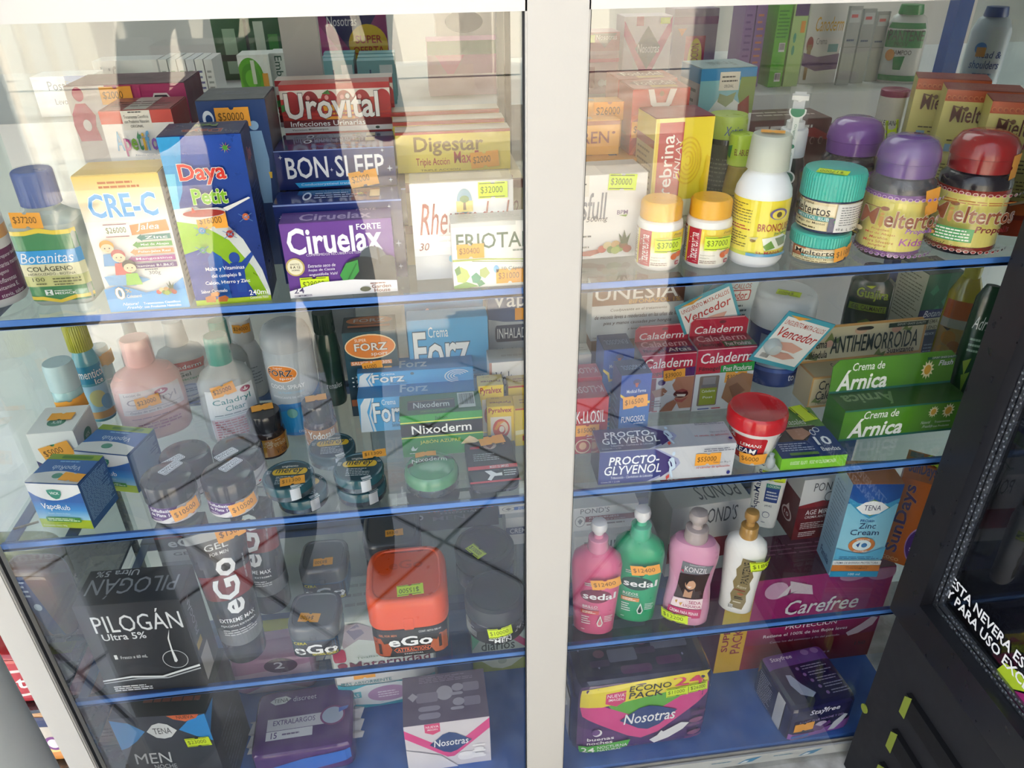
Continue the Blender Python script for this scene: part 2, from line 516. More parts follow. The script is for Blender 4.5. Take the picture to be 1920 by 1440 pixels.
# ground outside: grey tiles before the shop, pale street further out
def tile_mat():
    mt = bpy.data.materials.new('pavement_tiles'); mt.use_nodes = True
    n, l = mt.node_tree.nodes, mt.node_tree.links; b = n['Principled BSDF']
    tx = n.new('ShaderNodeTexCoord'); mpn = n.new('ShaderNodeMapping'); mpn.inputs['Rotation'].default_value = (0, 0, rad(47)); mpn.inputs['Location'].default_value = (.1, .27, 0)
    br = n.new('ShaderNodeTexBrick'); br.offset = 0; br.inputs['Scale'].default_value = 1
    br.inputs['Brick Width'].default_value = .42; br.inputs['Row Height'].default_value = .42; br.inputs['Mortar Size'].default_value = .006
    br.inputs['Color1'].default_value = (.70, .71, .74, 1); br.inputs['Color2'].default_value = (.74, .75, .78, 1); br.inputs['Mortar'].default_value = (.03, .03, .03, 1)
    l.new(tx.outputs['Object'], mpn.inputs[0]); l.new(mpn.outputs[0], br.inputs['Vector'])
    nz = n.new('ShaderNodeTexNoise'); nz.inputs['Scale'].default_value = 25; nz.inputs['Detail'].default_value = 8
    l.new(tx.outputs['Object'], nz.inputs['Vector'])
    mx = n.new('ShaderNodeMix'); mx.data_type = 'RGBA'; mx.blend_type = 'MULTIPLY'; mx.inputs[0].default_value = .25
    l.new(br.outputs['Color'], mx.inputs[6]); l.new(nz.outputs['Color'], mx.inputs[7]); l.new(mx.outputs[2], b.inputs['Base Color'])
    b.inputs['Roughness'].default_value = .6
    return mt
def noise_mat(name, c1, c2, scale, rough=.7, bump=.3):
    mt = bpy.data.materials.new(name); mt.use_nodes = True
    n, l = mt.node_tree.nodes, mt.node_tree.links; b = n['Principled BSDF']
    tx = n.new('ShaderNodeTexCoord'); nz = n.new('ShaderNodeTexNoise'); nz.inputs['Scale'].default_value = scale; nz.inputs['Detail'].default_value = 9
    l.new(tx.outputs['Object'], nz.inputs['Vector'])
    r = n.new('ShaderNodeValToRGB'); r.color_ramp.elements[0].position = .35; r.color_ramp.elements[1].position = .68
    r.color_ramp.elements[0].color = (*C(c1), 1); r.color_ramp.elements[1].color = (*C(c2), 1)
    l.new(nz.outputs['Fac'], r.inputs['Fac']); l.new(r.outputs['Color'], b.inputs['Base Color'])
    b.inputs['Roughness'].default_value = rough
    if bump:
        bp = n.new('ShaderNodeBump'); bp.inputs['Strength'].default_value = bump; bp.inputs['Distance'].default_value = .004
        l.new(nz.outputs['Fac'], bp.inputs['Height']); l.new(bp.outputs['Normal'], b.inputs['Normal'])
    return mt
g = MB(); g.face([(-6, -2.05, 0), (6, -2.05, 0), (6, 3.2, 0), (-6, 3.2, 0)], C('#888888')); struct(g.build('floor', tile_mat()))
g = MB(); g.face([(-12, -14, -.02), (12, -14, -.02), (12, -2.05, -.02), (-12, -2.05, -.02)], C('#b9ab98'))
struct(g.build('floor_street', noise_mat('street_dust', '#a89a86', '#cbbfae', 3, .8, .2)))
# kerb, wall and white picket fence over the street, seen mirrored in the panes
g = MB(); g.box(-12, 12, -5.2, -4.9, -.02, .12, '#8d867b'); struct(g.build('trim_1', 'worn'))
g = MB(); g.box(-12, 12, -9.3, -9, 0, 2.6, '#c9c0b2'); struct(g.build('wall_opposite', 'worn'))
# white slatted gate over the way, seen mirrored at the left
g = MB()
for i in range(14): g.box(-3.0+i*.11, -2.94+i*.11, -2.62, -2.58, .15, 2.5, '#eeeeea')
g.box(-3.05, -1.45, -2.63, -2.57, .10, .18, '#eeeeea'); g.box(-3.05, -1.45, -2.63, -2.57, 2.4, 2.5, '#eeeeea')
struct(g.build('trim_4', 'paint'))
# shop room behind the cabinet
simple('wall_back', 1, (-6, 6, 3.0, 3.2, 0, 2.9), mat='matte', col='#c9cbc8')
simple('wall_left', 1, (-3.2, -3.0, .0, 3.0, 0, 2.9), mat='matte', col='#c9cbc8')
simple('wall_right', 1, (3.0, 3.2, .0, 3.0, 0, 2.9), mat='matte', col='#c9cbc8')
simple('ceiling', 1, (-3.2, 3.2, -.05, 3.2, 2.9, 3.0), mat='matte', col='#e4e4e0')
simple('wall_front', 1, (-3.2, 3.2, -.05, .05, 1.62, 2.9), mat='matte', col='#dcdad2')

# closed counter of the shop behind the cabinet
o = simple('counter', 0, (-1.6, 1.5, .50, .95, 0, 1.262), (-1.62, 1.52, .49, .96, 1.262, 1.275), mat='matte', col='#c3c7c6')
tag(o, 'long pale grey shop counter behind the cabinet carrying the rear row of goods', 'counter')
# front frame of white aluminium: rails, stiles and the two sliding panes
zt = onY((500, 33), YP).z
YR = -.012
zb = onY((1400, 1418), YR).z
zb2 = onY((1400, 1433), YR).z
f = MB(); f.box(-1.2, 1.3, YP, .0, zt, zt+.16, '#cfcdc6'); f.box(-1.2, 1.3, YP-.004, YP+.01, zt+.035, zt+.16, '#cfcdc6'); f.build('trim_2', 'paint')
struct(bpy.data.objects['trim_2'])
f = MB(); f.box(XL-.02, XR+.02, YR, YR+.003, zb2, zb, '#d0d0cc'); f.box(XL-.02, XR+.02, YR+.003, -.0015, zb2, zb-.004, '#9a918a')
f.box(XL-.02, XR+.02, -.0055, -.004, zb-.004, zb+.003, '#a9a39b')
S = plane((XL-.02, YR-.0002, zb), (1, 0, 0), (0, 0, -1), XR-XL+.04, zb-zb2)
W0 = XR-XL+.04
for px in (1405, 1515):
    x = (onY((px, 1425), YR).x-XL+.02)/W0
    draw(f, S, [P([(x-.016, .8), (x-.004, .35), (x+.016, .2), (x+.004, .7)], '#1d86b8'), P([(x-.012, .75), (x-.006, .5), (x+.0, .5), (x-.004, .72)], '#eef4f7'), LN(x-.05, .3, x-.02, .45, 1, '#4d8aa6')])
struct(f.build('trim_3', 'paint'))
xm0, xm1 = onY((986, 500), YP).x, onY((1089, 530), YP).x
xs0, xs1 = onY((26, 1240), YP).x, onY((84, 1240), YP).x
simple('wall_ledge', 1, (XL-.05, XR+.3, -.36, .32, 0, zb2-.001), mat=noise_mat('cement', '#9a968e', '#c4c1ba', 30, .85, .5))
def sash(name, stiles, x0, x1, yp):
    r = bpy.data.objects.new(name, None); COLL.objects.link(r); r['kind'] = 'structure'
    f = MB()
    for a, b, yy in stiles:
        f.box(a, b, yy, yy+.016, zb2, zt+.012, white)
        f.box(a+.0015, b-.0015, yy-.0012, yy+.002, zb2, zt+.012, white)
    f.build('stile', 'paint', r)
    p = MB(); p.box(x0, x1, yp, yp+.004, zb2, zt+.012, '#ffffff')
    p.build('pane', 'pane', r)
    sl = MB()
    for a, b, yy in stiles:
        sl.box(a-.0015, a+.0005, yy+.004, yy+.007, zb2, zt+.012, '#26272a'); sl.box(b-.0005, b+.0015, yy+.004, yy+.007, zb2, zt+.012, '#26272a')
    sl.build('gasket', 'matte', r)
    return r
sash('window_1', [(xs0, xs1, YP)], xs1-.004, xm0+.004, YP+.009)
sash('window_2', [(xm0, xm1, YP)], xm1-.004, XR+.02, YP+.014)

# cabinet: blue base board, end panes, rear posts of blue steel, rear stiles
cab = thing('display_cabinet', 'glazed shop display cabinet with blue painted steel frame behind the white sliding panes', 'display cabinet', (0, .15, ZF))
def cpart(name, mat, *boxes, col='#3f6fb5'):
    b = MB()
    for q in boxes: b.box(q[0], q[1], q[2]-.15, q[3]-.15, q[4]-ZF, q[5]-ZF, col)
    return b.build(name, mat, cab)
MATS['board'] = noise_mat('blue_board', '#2f5fae', '#3f73c2', 14, .42, .15)
cpart('base_board', 'board', (XL, XR, -.001, YB+.03, ZF-.012, ZF))
blue = '#2f5ca8'
cpart('rear_post', 'paint', (XR-.022, XR-.002, YB, YB+.02, ZF, 1.66), col=blue)
cpart('end_pane', 'shelf_glass', (XL-.006, XL-.002, 0.0, YB, ZF, 1.60))
cpart('end_pane', 'shelf_glass', (XR+.002, XR+.006, 0.0, YB, ZF, 1.60))
for px in (567,):
    x = onY((px, 80), YB+.05).x
    cpart('rear_stile', 'paint', (x-.022, x+.022, YB+.03, YB+.05, ZF, 1.64), col='#b9bcbb')
x = onY((945, 100), YB+.02).x
cpart('rear_stile', 'paint', (x-.008, x+.000, YB+.022, YB+.04, ZF, 1.64), (x+.002, x+.009, YB+.026, YB+.04, ZF, 1.64), col='#858a87')
cpart('rear_pane', 'pane', (XL, x, YB+.040, YB+.044, ZF, 1.64))
cpart('rear_pane', 'pane', (x, XR, YB+.026, YB+.030, ZF, 1.64))
cpart('base_back', 'paint', (XL, XR, YB+.03, YB+.05, ZF-.012, ZF+.02), col='#2b5190')

def shelf(name, z, label, x0=XL, x1=XR):
    r = thing(name, label, 'shelf', (0, YB/2, z))
    g = MB(); g.box(x0+.003, x1-.003, YF+.0015-YB/2, YB/2, -.006, 0, '#ffffff'); g.build('glass_plate', 'shelf_glass', r)
    b = MB(); b.box(x0, x1, YF-YB/2, YF+.0012-YB/2, -.0102, -.0006, '#4a80cc'); b.box(x0, x1, YF-YB/2, YF+.012-YB/2, -.0098, -.0068, '#2c5aa8'); b.build('front_bar', 'paint', r)
    b = MB(); b.box(x0, x1, YB/2-.014, YB/2-.012, -.022, -.0068, '#24447e'); b.box(x0, x1, YB/2-.014, YB/2, -.0098, -.0068, '#24447e'); b.build('rear_bar', 'paint', r)
    for x in (x0+.002, x1-.014):
        b = MB(); b.box(x, x+.012, YF+.013-YB/2, YB/2-.015, -.0098, -.0068, '#2c4f8c'); b.build('side_bar', 'paint', r)
    b = MB(); b.box(x0+.065, x0+.077, YF+.013-YB/2, YB/2-.015, -.0098, -.0068, '#2c4f8c'); b.build('cross_bar', 'paint', r)
    return r
shelf('glass_shelf', ZA, 'glass shelf on a blue steel frame, topmost of the three in the cabinet')
shelf('glass_shelf', ZB, 'glass shelf on a blue steel frame, middle one of the three in the cabinet')
shelf('glass_shelf', ZC, 'glass shelf on a blue steel frame, lowest of the three, above the blue base')

# grey post in the left foreground
a = onY((20, 1240), -.20)
pr = .055
f = MB(); f.lathe([(pr, 0), (pr, 2.9)], '#aab0ae', seg=40); o = f.build('grey_post', 'paint'); o.location = (onY((6, 1240), -.20).x-pr-.014, -.20, 0)
tag(o, 'round grey painted metal post close to the camera in the lower left corner', 'post')

# ------------------------------------------------------------------ refrigerator with a glass door on the right
XF = .585
fr = thing('refrigerator', 'black upright glass door refrigerator standing at right angles to the cabinet', 'refrigerator', (XF, -.35, 0))
P0 = onX((1668, 1140), XF)            # rear lower corner of the door frame
zd = P0.z; ye = P0.y
fy0 = -1.0
def fpart(name, mat, *boxes, col='#17171b', parent=fr, lab=None):
    b = MB()
    for q in boxes: b.box(q[0]-XF, q[1]-XF, q[2]+.35, q[3]+.35, q[4], q[5], q[6] if len(q) > 6 else col)
    return b.build(name, mat, parent, lab)
fpart('body', 'matte', (XF+.05, XF+.62, fy0, ye-.004, .02, 2.0), col='#1b1c20')
# door: frame bars round a dark pane
th = .045
zi = onX((1757, 1140), XF-.0).z
door = fpart('door_frame', 'plastic', (XF, XF+.045, ye-.045, ye, zd, 1.95), (XF, XF+.045, fy0, ye-.045, zd, zd+.052), (XF, XF+.045, fy0, fy0+.06, zd+.052, 1.95), (XF, XF+.045, fy0+.06, ye-.045, 1.89, 1.95), col='#141418')
fpart('door_pane', 'dark_glass', (XF+.020, XF+.026, fy0+.06, ye-.045, zd+.052, 1.89), parent=door)
b = MB()
for k in range(2):
    y0 = ye-.0455-k*.0085; z0 = zd+.0525+k*.0085
    b.box(.0165, .0198, y0-.0062+.35, y0+.35, z0, 1.88, '#8a8f96'); b.box(.0165, .0198, fy0+.07+.35, y0-.0062+.35, z0, z0+.0062, '#8a8f96')
    for i in range(90):
        b.box(.0160, .0168, y0-.0055+.35, y0-.0040+.35, z0+.012+i*.011, z0+.014+i*.011, '#e8edf2'); b.box(.0160, .0168, y0-.0025+.35, y0-.0010+.35, z0+.017+i*.011, z0+.019+i*.011, '#e8edf2')
        yy = y0-.02-i*.009
        if yy > fy0+.08: b.box(.0160, .0168, yy-.002+.35, yy+.35, z0+.0015, z0+.0035, '#e8edf2'); b.box(.0160, .0168, yy-.0065+.35, yy-.0045+.35, z0+.0040, z0+.0055, '#e8edf2')
b.build('door_seal', 'metal', door)
# inside of the refrigerator: shelves with bottles
fpart('inner_back', 'matte', (XF+.047, XF+.05, fy0+.05, ye-.05, zd+.05, 1.9), col='#0e1020')
# writing on the pane
Sd = plane((XF+.0195-XF, ye-.06+.35, 1.89), (0, -1, 0), (0, 0, -1), ye-.06-(fy0+.06), 1.89-zd-.058)
def dy(p):
    q = onX(p, XF+.0195); return ((ye-.06-q.y)/Sd.W, (1.89-q.z)/Sd.H)
b = MB()
u0, v0 = dy((1788, 1079)); u1, v1 = dy((1778, 1104)); u2, v2 = dy((1922, 1245)); u3, v3 = dy((1922, 1300))
hh = .0140/Sd.H
draw(b, Sd, [P([dy((1858, 1268)), dy((1885, 1243)), dy((1912, 1262)), dy((1935, 1300)), dy((1900, 1292))], '#a6bf2a'), P([dy((1880, 1300)), dy((1935, 1305)), dy((1935, 1395)), dy((1925, 1390))], '#8c1f63'), T('ESTA NEVERA ES', u0, v0, u2, v0+hh, '#e9eaea', b=.09), T('Y PARA USO EXCLUSIVO', u1, v0+hh*1.3, u1+(u3-u1)*1.35, v0+hh*2.3, '#e9eaea', b=.09)])
b.build('door_lettering', 'matte', door)
# lower grille with slanting louvres
fpart('grille', 'matte', (XF+.012, XF+.05, fy0, ye-.002, .03, zd-.012), col='#1d1e22')
for i in range(5):
    zz = zd-.10-i*.075
    g = MB(); g.bar((.010, ye-.07+.35, zz), (.010, fy0+.08+.35, zz), .012, .030, '#0c0c0f'); g.face([(.0035, ye-.070+.35, zz-.022), (.0035, ye-.082+.35, zz-.022), (.0035, ye-.082+.35, zz+.020), (.0035, ye-.070+.35, zz+.010)], C('#7d8a34'))
    g.build('louvre', 'matte', fr)
g = MB(); g.lathe([(.007, 0), (.007, .002), (0, .002)], '#7d8a34', seg=16); o = g.build('plug', 'matte', fr)
pp = onX((1623, 1328), XF+.012); o.location = (pp.x-XF-.001, pp.y+.35, pp.z); o.rotation_euler = (0, -PI/2, 0)
# unseen area light added to keep the shop room from going dark
lt = bpy.data.lights.new('room_fill_light', 'AREA'); lt.energy = 26; lt.size = 1.6; lt.shape = 'SQUARE'; lt.color = (.95, 1, .98)
lo = bpy.data.objects.new('room_fill_light', lt); COLL.objects.link(lo); lo.location = (.2, 1.7, 2.85)

# ================================================================== top shelf, left half
MC, BX = 'medicine carton', 'box'
def roundY(xl, xr, yt, Y, z):
    p = onY(((xl+xr)/2, yt), Y); r = (xr-xl)/2*depth(p)/F
    h = math.atan2(p.y-CAM.y, p.x-CAM.x)-PI/2
    return Vector((p.x, p.y, z)), r, h, p.z-z
def vs(ops, f):
    out = []
    for q in ops:
        if q[0] == 'p': out.append(('p', [(x, y*f) for x, y in q[1]], q[2]))
        else:
            q = list(q); o = 1 if q[0] in 'rlb' else 2
            q[o+1] *= f; q[o+3] *= f; out.append(tuple(q))
    return out
def kid(x, y, hair, body, s=1.0):
    return [P([(x-.07*s, y+.05), (x+.07*s, y+.05), (x+.10*s, y+.14), (x-.10*s, y+.14)], body), E(x, y-.012, .085*s, .042*s, hair), E(x, y+.008, .075*s, .034*s, '#f3d2ab'),
            E(x-.028*s, y+.006, .009, .005, '#3a2a20', 8), E(x+.028*s, y+.006, .009, .005, '#3a2a20', 8), P([(x-.03*s, y+.02), (x, y+.027), (x+.03*s, y+.02), (x, y+.03)], '#c0503a')]
def fruit(x, y, s=1.0, asp=1.0):
    o = []
    for dx, dy, c in ((-.10, .02, '#c7483a'), (-.06, .0, '#d9c08a'), (-.03, .025, '#6f8a35'), (0, -.005, '#c79a5a'), (.03, .02, '#7f9a3f'), (.06, 0, '#8a5a35'), (.09, .025, '#a33a2f'), (0, .03, '#9fb24a')):
        o.append(E(x+dx*s, y+dy*s*asp, .034*s, .022*s*asp, c, 14))
    o.append(P([(x+.04*s, y-.01*asp), (x+.02*s, y-.07*s*asp), (x+.05*s, y-.04*s*asp), (x+.06*s, y-.09*s*asp), (x+.08*s, y-.04*s*asp), (x+.11*s, y-.07*s*asp), (x+.09*s, y-.01*asp)], '#4a5a3a'))
    return o
ops = [R(0, 0, 1, .32, '#f2c95a', '#f7f0dc'), LN(.28, .035, .75, .095, 2, '#c9703a', .5), T('CRE-C', .10, .125, .90, .295, '#2f9fe0', .05, 0, '#ffffff', .05),
       P([(.42, .36), (.96, .325), (.97, .405), (.46, .43)], '#ef8535'), T('Jalea', .58, .345, .86, .405, '#fff4e4', .02, .25)]
for i, (c, t, x0) in enumerate((('#1c7c74', 'Zinc', .62), ('#4d9a3d', 'Miel de Abejas', .55), ('#ee8848', 'Polen-Jalea Real', .50), ('#a6318e', 'Mangostino', .45), ('#5a2978', 'Vitaminas B1,B6,C', .40))):
    y = .425+i*.052
    ops += [P([(x0-.06, y+.022), (x0, y-.004), (x0, y+.006), (.97, y+.002), (.97, y+.04), (x0, y+.04), (x0, y+.05)], c), T(t, x0+.04, y+.012, .93, y+.034, '#ffffff', .015)]
ops += [P([(0, .82), (.2, .79), (.5, .86), (.8, .84), (1, .76), (1, 1), (0, 1)], '#3f9fe0'), P([(0, .9), (.4, .88), (1, .85), (1, 1), (0, 1)], '#5bb0ea'),
        P([(.05, .72), (.35, .70), (.6, .76), (.4, .80), (.08, .79)], '#6aa8d6')]
ops += kid(.19, .50, '#e9a03a', '#4f9ad0') + kid(.30, .57, '#b5303a', '#d84a4a') + kid(.40, .65, '#2a2226', '#8cc63f')
ops += [T('0', .14, .80, .25, .895, '#ffffff', .03, 0, '#c3a64a'), T('%', .27, .815, .34, .845, '#d9c06a'), T('Colesterol', .27, .86, .45, .885, '#f3efd6'), T('300g', .62, .685, .76, .72, '#4a4a55', .0), LN(.58, .665, .74, .68, 1, '#5a5a6a')]
ops += fruit(.78, .835, 1.0, .8)
ops += [T('Natural', .20, .915, .40, .938, '#e8f3fb', 0, .4), T('Freshly', .24, .945, .44, .972, '#e8f3fb', 0, .4), T('Tratamientos Científicos', .46, .92, .92, .938, '#ffffff'), T('con Productos Naturales', .46, .947, .92, .965, '#ffffff')]
ctn('supplement_carton', 'white and yellow carton with big blue bubble lettering and cartoon children, front of top shelf', BX, ZA, (210, 583), (358, 573), (137, 332), .045, '#f1eee6',
    {'front': ops, 'top': [R(.02, .05, .98, .95, '#e3c069')], 'right': [LN(.2, .1, .8, .9, 18, '#8a8f95', .4)]}, cols={'top': '#e8c76a'}, st=[('front', .36, .385, '$26000', 'w')])

ops = [R(0, 0, 1, 1, '#1a4cae', '#0f2064'), P([(0, 0), (.28, 0), (.16, .3), (0, .45)], '#2f9ad8'), P([(0, .2), (.12, .2), (.07, .45), (0, .5)], '#6fc6e8'),
       P([(0, .40), (.28, .39), (.55, .47), (.78, .60), (.95, .8), (1, .93), (1, .97), (0, .97)], '#d6dde0'),
       P([(0, .47), (.3, .50), (.6, .60), (.84, .78), (.97, .96), (.72, .97), (0, .75)], '#8fbf1f'), P([(0, .67), (.2, .645), (.45, .70), (.68, .82), (.82, .97), (0, .97)], '#1a3f9e'),
       P([(.28, .70), (.36, .66), (.46, .70), (.48, .97), (.26, .97)], '#2563b8'), E(.62, .71, .07, .035, '#1e4aa6'), P([(.55, .74), (.70, .74), (.85, .68), (.87, .70), (.72, .79), (.70, .93), (.58, .93)], '#1e4aa6'),
       R(0, .965, 1, 1, '#a9c92a')]
for i in range(10):
    a = 2*PI*i/10; ops.append(P([(.79+.05*math.cos(a+d)*k, .068+.022*math.sin(a+d)*k) for d, k in ((-.2, .45), (0, 1.5), (.2, .45))], '#c8d26a' if i % 2 else '#d8604a'))
ops += [E(.79, .068, .03, .013, '#4a9a3a'), T('Daya', .17, .145, .74, .265, '#d9382e', .055, 0, '#f4f2ee', .05), R(.0, 0, .001, .001, '#ffffff'), T('Petit', .27, .285, .70, .375, '#7cbb22', .055, 0, '#eef6cf', .05),
        P([(.08, .435), (.2, .40), (.55, .395), (.66, .41), (.6, .44), (.3, .462), (.12, .455)], '#c9ced4'), E(.37, .425, .26, .022, '#a02a22'), P([(.22, .42), (.24, .385), (.28, .418)], '#c0392b'),
        P([(.62, .40), (.78, .375), (.96, .345), (.98, .352), (.8, .39), (.66, .42)], '#e4e7ea'),
        E(.88, .46, .045, .02, '#d86a2a'), T('C', .865, .452, .895, .468, '#ffffff'), E(.30, .525, .045, .02, '#2e9ad2'), T('Ca', .275, .518, .325, .532, '#ffffff'), E(.64, .555, .05, .023, '#b83228'), T('Fe', .615, .547, .665, .563, '#ffffff'), E(.26, .64, .045, .02, '#3c9a52'), T('D', .245, .632, .275, .648, '#ffffff')]
for x, y in ((.30, .525), (.64, .555), (.88, .46), (.26, .64)):
    for s_ in (1, -1): ops.append(P([(x-.085, y-.022*s_), (x-.08, y-.025*s_), (x+.085, y+.022*s_), (x+.08, y+.025*s_)], '#5b86c0'))
ops += [T('Malta y Vitaminas', .24, .745, .74, .775, '#ffffff', .025), T('del complejo B', .30, .79, .68, .818, '#ffffff', .025), T('Calcio, Hierro y Zinc', .20, .832, .78, .86, '#ffffff', .025), T('Sabor Caramelo', .12, .885, .46, .905, '#ffffff'),
        T('240ml', .74, .905, .98, .938, '#ffffff', .03), T('Contenido Neto', .74, .945, .98, .962, '#e8e8f0', 0), P([(.16, .93), (.26, .915), (.30, .935), (.28, .965), (.16, .962)], '#c07a3a'), P([(.32, .935), (.42, .925), (.46, .94), (.43, .966), (.32, .964)], '#b5652c'), P([(.24, .905), (.33, .897), (.36, .91), (.33, .928), (.24, .925)], '#d08c4a')]
ctn('vitamin_syrup_carton', 'tall blue foil carton with a spoon of red syrup and lime green swoosh', BX, ZA, (370, 573), (510, 562), (302, 258), .05, '#17245c',
    {'front': ops, 'top': [T('Daya', .25, .50, .75, .85, '#a8483c', .05, 0, '#c8c8d0', .04, 180), T('Petit', .35, .2, .65, .42, '#7a9a3a', .05, 0, '#c8c8d0', .03, 180)], 'right': [T('Daya', .3, .1, .7, .2, '#c8504a', .05, 0, '#e8e8ee', .04), LN(.2, .3, .8, .9, 22, '#5468a8', .4)]},
    fin='foil', st=[('front', .44, .475, '$16000', 'o', 0, 1.15)])

# clear square bottle with green label
def square_bottle():
    loc, yw, Wd = frame2((58, 579), (178, 572), ZA)
    r = thing('capsule_bottle', 'clear square bottle with green and yellow label and blue cap, left end of top shelf', 'bottle', loc+Vector((0, .026, 0)), yw)
    hw = Wd/2; hb = zrow(418, loc.x, loc.y)-ZA
    pr = [(.86, 0), (.97, .003), (1, .008), (1, hb-.012), (.95, hb-.004), (.7, hb), (.46, hb+.006), (.44, hb+.016)]
    mb = MB(); mb.lathe([(a*hw, z) for a, z in pr], '#dfe6dc', 1, .024/hw, 6, 64); mb.build('bottle_body', 'frost', r)
    pr2 = [(hw*1.004, .006), (hw*1.004, hb-.006)]
    mb = MB(); S = wrap(pr2, -80, 80, hb-.008, .006, 1, .024/hw, 6, flat=True)
    y0 = '#f0d24a'
    draw(mb, S, [R(0, 0, 1, 1, '#4f8f5c'), P([(0, 0), (.3, 0), (.5, -.04), (.7, 0), (1, 0), (1, .06), (.72, .06), (.5, .03), (.28, .06), (0, .06)], y0), P([(0, .93), (.25, .93), (.5, .985), (.75, .92), (1, .92), (1, .97), (.78, .97), (.5, 1.03), (.22, .98), (0, .98)], y0),
        R(0, .27, 1, .46, '#3fa0dc'), R(0, .46, 1, .63, '#e6e0b4'), R(0, .63, 1, .78, '#cfcf8a'),
        T('Botanitas', .10, .30, .90, .44, '#eaf4fa', 0, .3), T('COLÁGENO', .16, .475, .84, .56, '#4a4a30', .03), T('HIDROLIZADO - BIOTINA', .16, .58, .86, .615, '#4a4a30', .01), T('100', .20, .645, .38, .70, '#5a5a34', 0), LN(.24, .72, .42, .75, 1, '#6a6a40'), LN(.5, .645, .9, .77, 3, '#6a6a40', .4),
        R(.33, .82, .44, .90, '#f2f4f0'), P([(.35, .83), (.42, .83), (.385, .86)], '#3f7f52'), P([(.35, .89), (.42, .89), (.385, .86)], '#3f7f52'), T('MEDICK', .47, .855, .78, .89, '#f4f6f2', .04), LN(.47, .825, .74, .845, 1, '#e4ece4')])
    mb.build('label', 'gloss', r)
    zc = hb+.010; zt_ = zrow(318, loc.x-.012, loc.y+.026)-ZA
    mb = MB(); mb.lathe([(.0165, zc), (.0165, zt_-.002), (.0150, zt_), (0, zt_)], '#33539c', seg=56, ribs=1, ribd=.0006); mb.build('cap', 'plastic', r)
    mb = MB(); mb.lathe([(.020, zc-.006), (.0175, zc), (.0185, zt_-.002), (.016, zt_+.001), (0, zt_+.001)], '#e8eef2', seg=32); mb.build('shrink_wrap', 'thin', r)
    pl = plane((-.03, -.0235, hb+.022), (1, .0, 0), (0, .0, -1), .06, .03)
    sticker(pl, .40, .66, '$37200', 'o', r, 3, 1.15)
square_bottle()
c, r_, yw = round_at(-70, 48, 580, ZA)
r = thing('collagen_canister', 'large white round canister with maroon lower label at far left edge of top shelf', 'canister', c, yw)
h = zrow(235, c.x, c.y)-ZA
mb = MB(); pr = [(r_*.95, 0), (r_, .004), (r_, h*.78)]; mb.lathe(pr, '#e4e0dc'); mb.build('canister_body', 'plastic', r)
mb = MB(); S = wrap([(r_*1.003, 0), (r_*1.003, 1)], -95, 95, h*.74, .008); draw(mb, S, [R(0, 0, 1, 1, '#e6e2de'), R(0, .42, 1, .52, '#e8a860'), R(0, .60, 1, 1, '#6d2a55'), T('OH', .60, .30, .72, .40, '#a04a78', .02)] + [T(t, .56, .64+i*.062, .56+len(t)*.017, .68+i*.062, '#eadfe8', 0) for i, t in enumerate(('para preparar bebida', 'con harina marina de', 'colágeno', 'isoflavonas', 'vitamina E,', 'stevia, sabor'))]); mb.build('label', 'gloss', r)
mb = MB(); mb.lathe([(r_*.96, h*.78), (r_*1.02, h*.79), (r_*1.02, h*.96), (r_*.9, h), (0, h)], '#f0efec', seg=64, ribs=1, ribd=.0008); mb.build('lid', 'plastic', r)

ops = [R(0, 0, 1, .14, '#d2453c'), R(.30, 0, .70, .21, '#ece7dc'), LN(.4, .005, .62, .03, 1, '#555555'), T('Tratamientos Científicos', .33, .05, .67, .085, '#33332f', 0), T('con Productos Naturales', .33, .10, .67, .135, '#33332f', 0), T('ORIGINAL', .40, .155, .58, .185, '#33332f', 0)]
x = .14
for chh, cl, wd in (('A', '#6fb0d8', .10), ('p', '#b8358a', .09), ('e', '#7fae3a', .085), ('t', '#3f8f5f', .06), ('i', '#e0b030', .035), ('f', '#5fa8d8', .06), ('o', '#8a5ab0', .09), ('r', '#3a8fc0', .06), ('t', '#d05a3a', .05)):
    top = .22 if chh in 'Atf' else (.24 if chh == 'i' else .30); bot = .50 if chh == 'p' else .435
    ops.append(T(chh, x, top, x+wd, bot, cl, .04, 0, '#4a5560', .012)); x += wd+.012
ops += [T('Alimento a base de Miel de Abejas', .38, .47, .95, .50, '#4a7a9a', 0), T('Jalea Real y Mangostino', .52, .53, .95, .56, '#4a7a9a', 0), E(.42, .70, .06, .09, '#b02a35'), E(.90, .72, .06, .09, '#3a3a40'), E(.90, .72, .05, .075, '#f0eee8')] + fruit(.6, .85, 1.2, 1.4)
ops = vs(ops, .50)
ctnY('appetite_supplement_carton', 'white carton with red top band and multicoloured letters behind the yellow and white carton', BX, ZA, (183, 208), (320, 206), .085, .06, '#efece6', {'front': ops, 'top': [R(.34, 0, .66, 1, '#b9b3a8'), LN(.1, .3, .9, .8, 3, '#5a2a2a', .3)], 'right': [R(0, 0, 1, .14, '#b23a35'), T('Apetifort', .2, .25, .9, .36, '#4a5aa0', .03)]}, cols={'top': '#8e2f2f'})
ops = [R(0, 0, .33, 1, '#d7d0cb'), E(.05, .55, .32, .62, '#cfc6c2'), E(.10, .12, .045, .11, '#b5245c'), P([(.06, .26), (.14, .26), (.20, .45), (.18, .62), (.20, .85), (.02, .85), (.0, .6), (.01, .42)], '#b5245c'), E(.11, .60, .035, .09, '#e5dcd8'),
       P([(.68, .34), (.73, .14), (.84, .14), (.91, .34)], '#e6dcd8'), P([(.695, .34), (.735, .17), (.835, .17), (.89, .34)], '#2a2428'), R(.60, .05, .62, .5, '#c22f70')]
ops = [R(0, 0, .33, 1, '#d7d0cb')]+vs(ops[1:], .36)
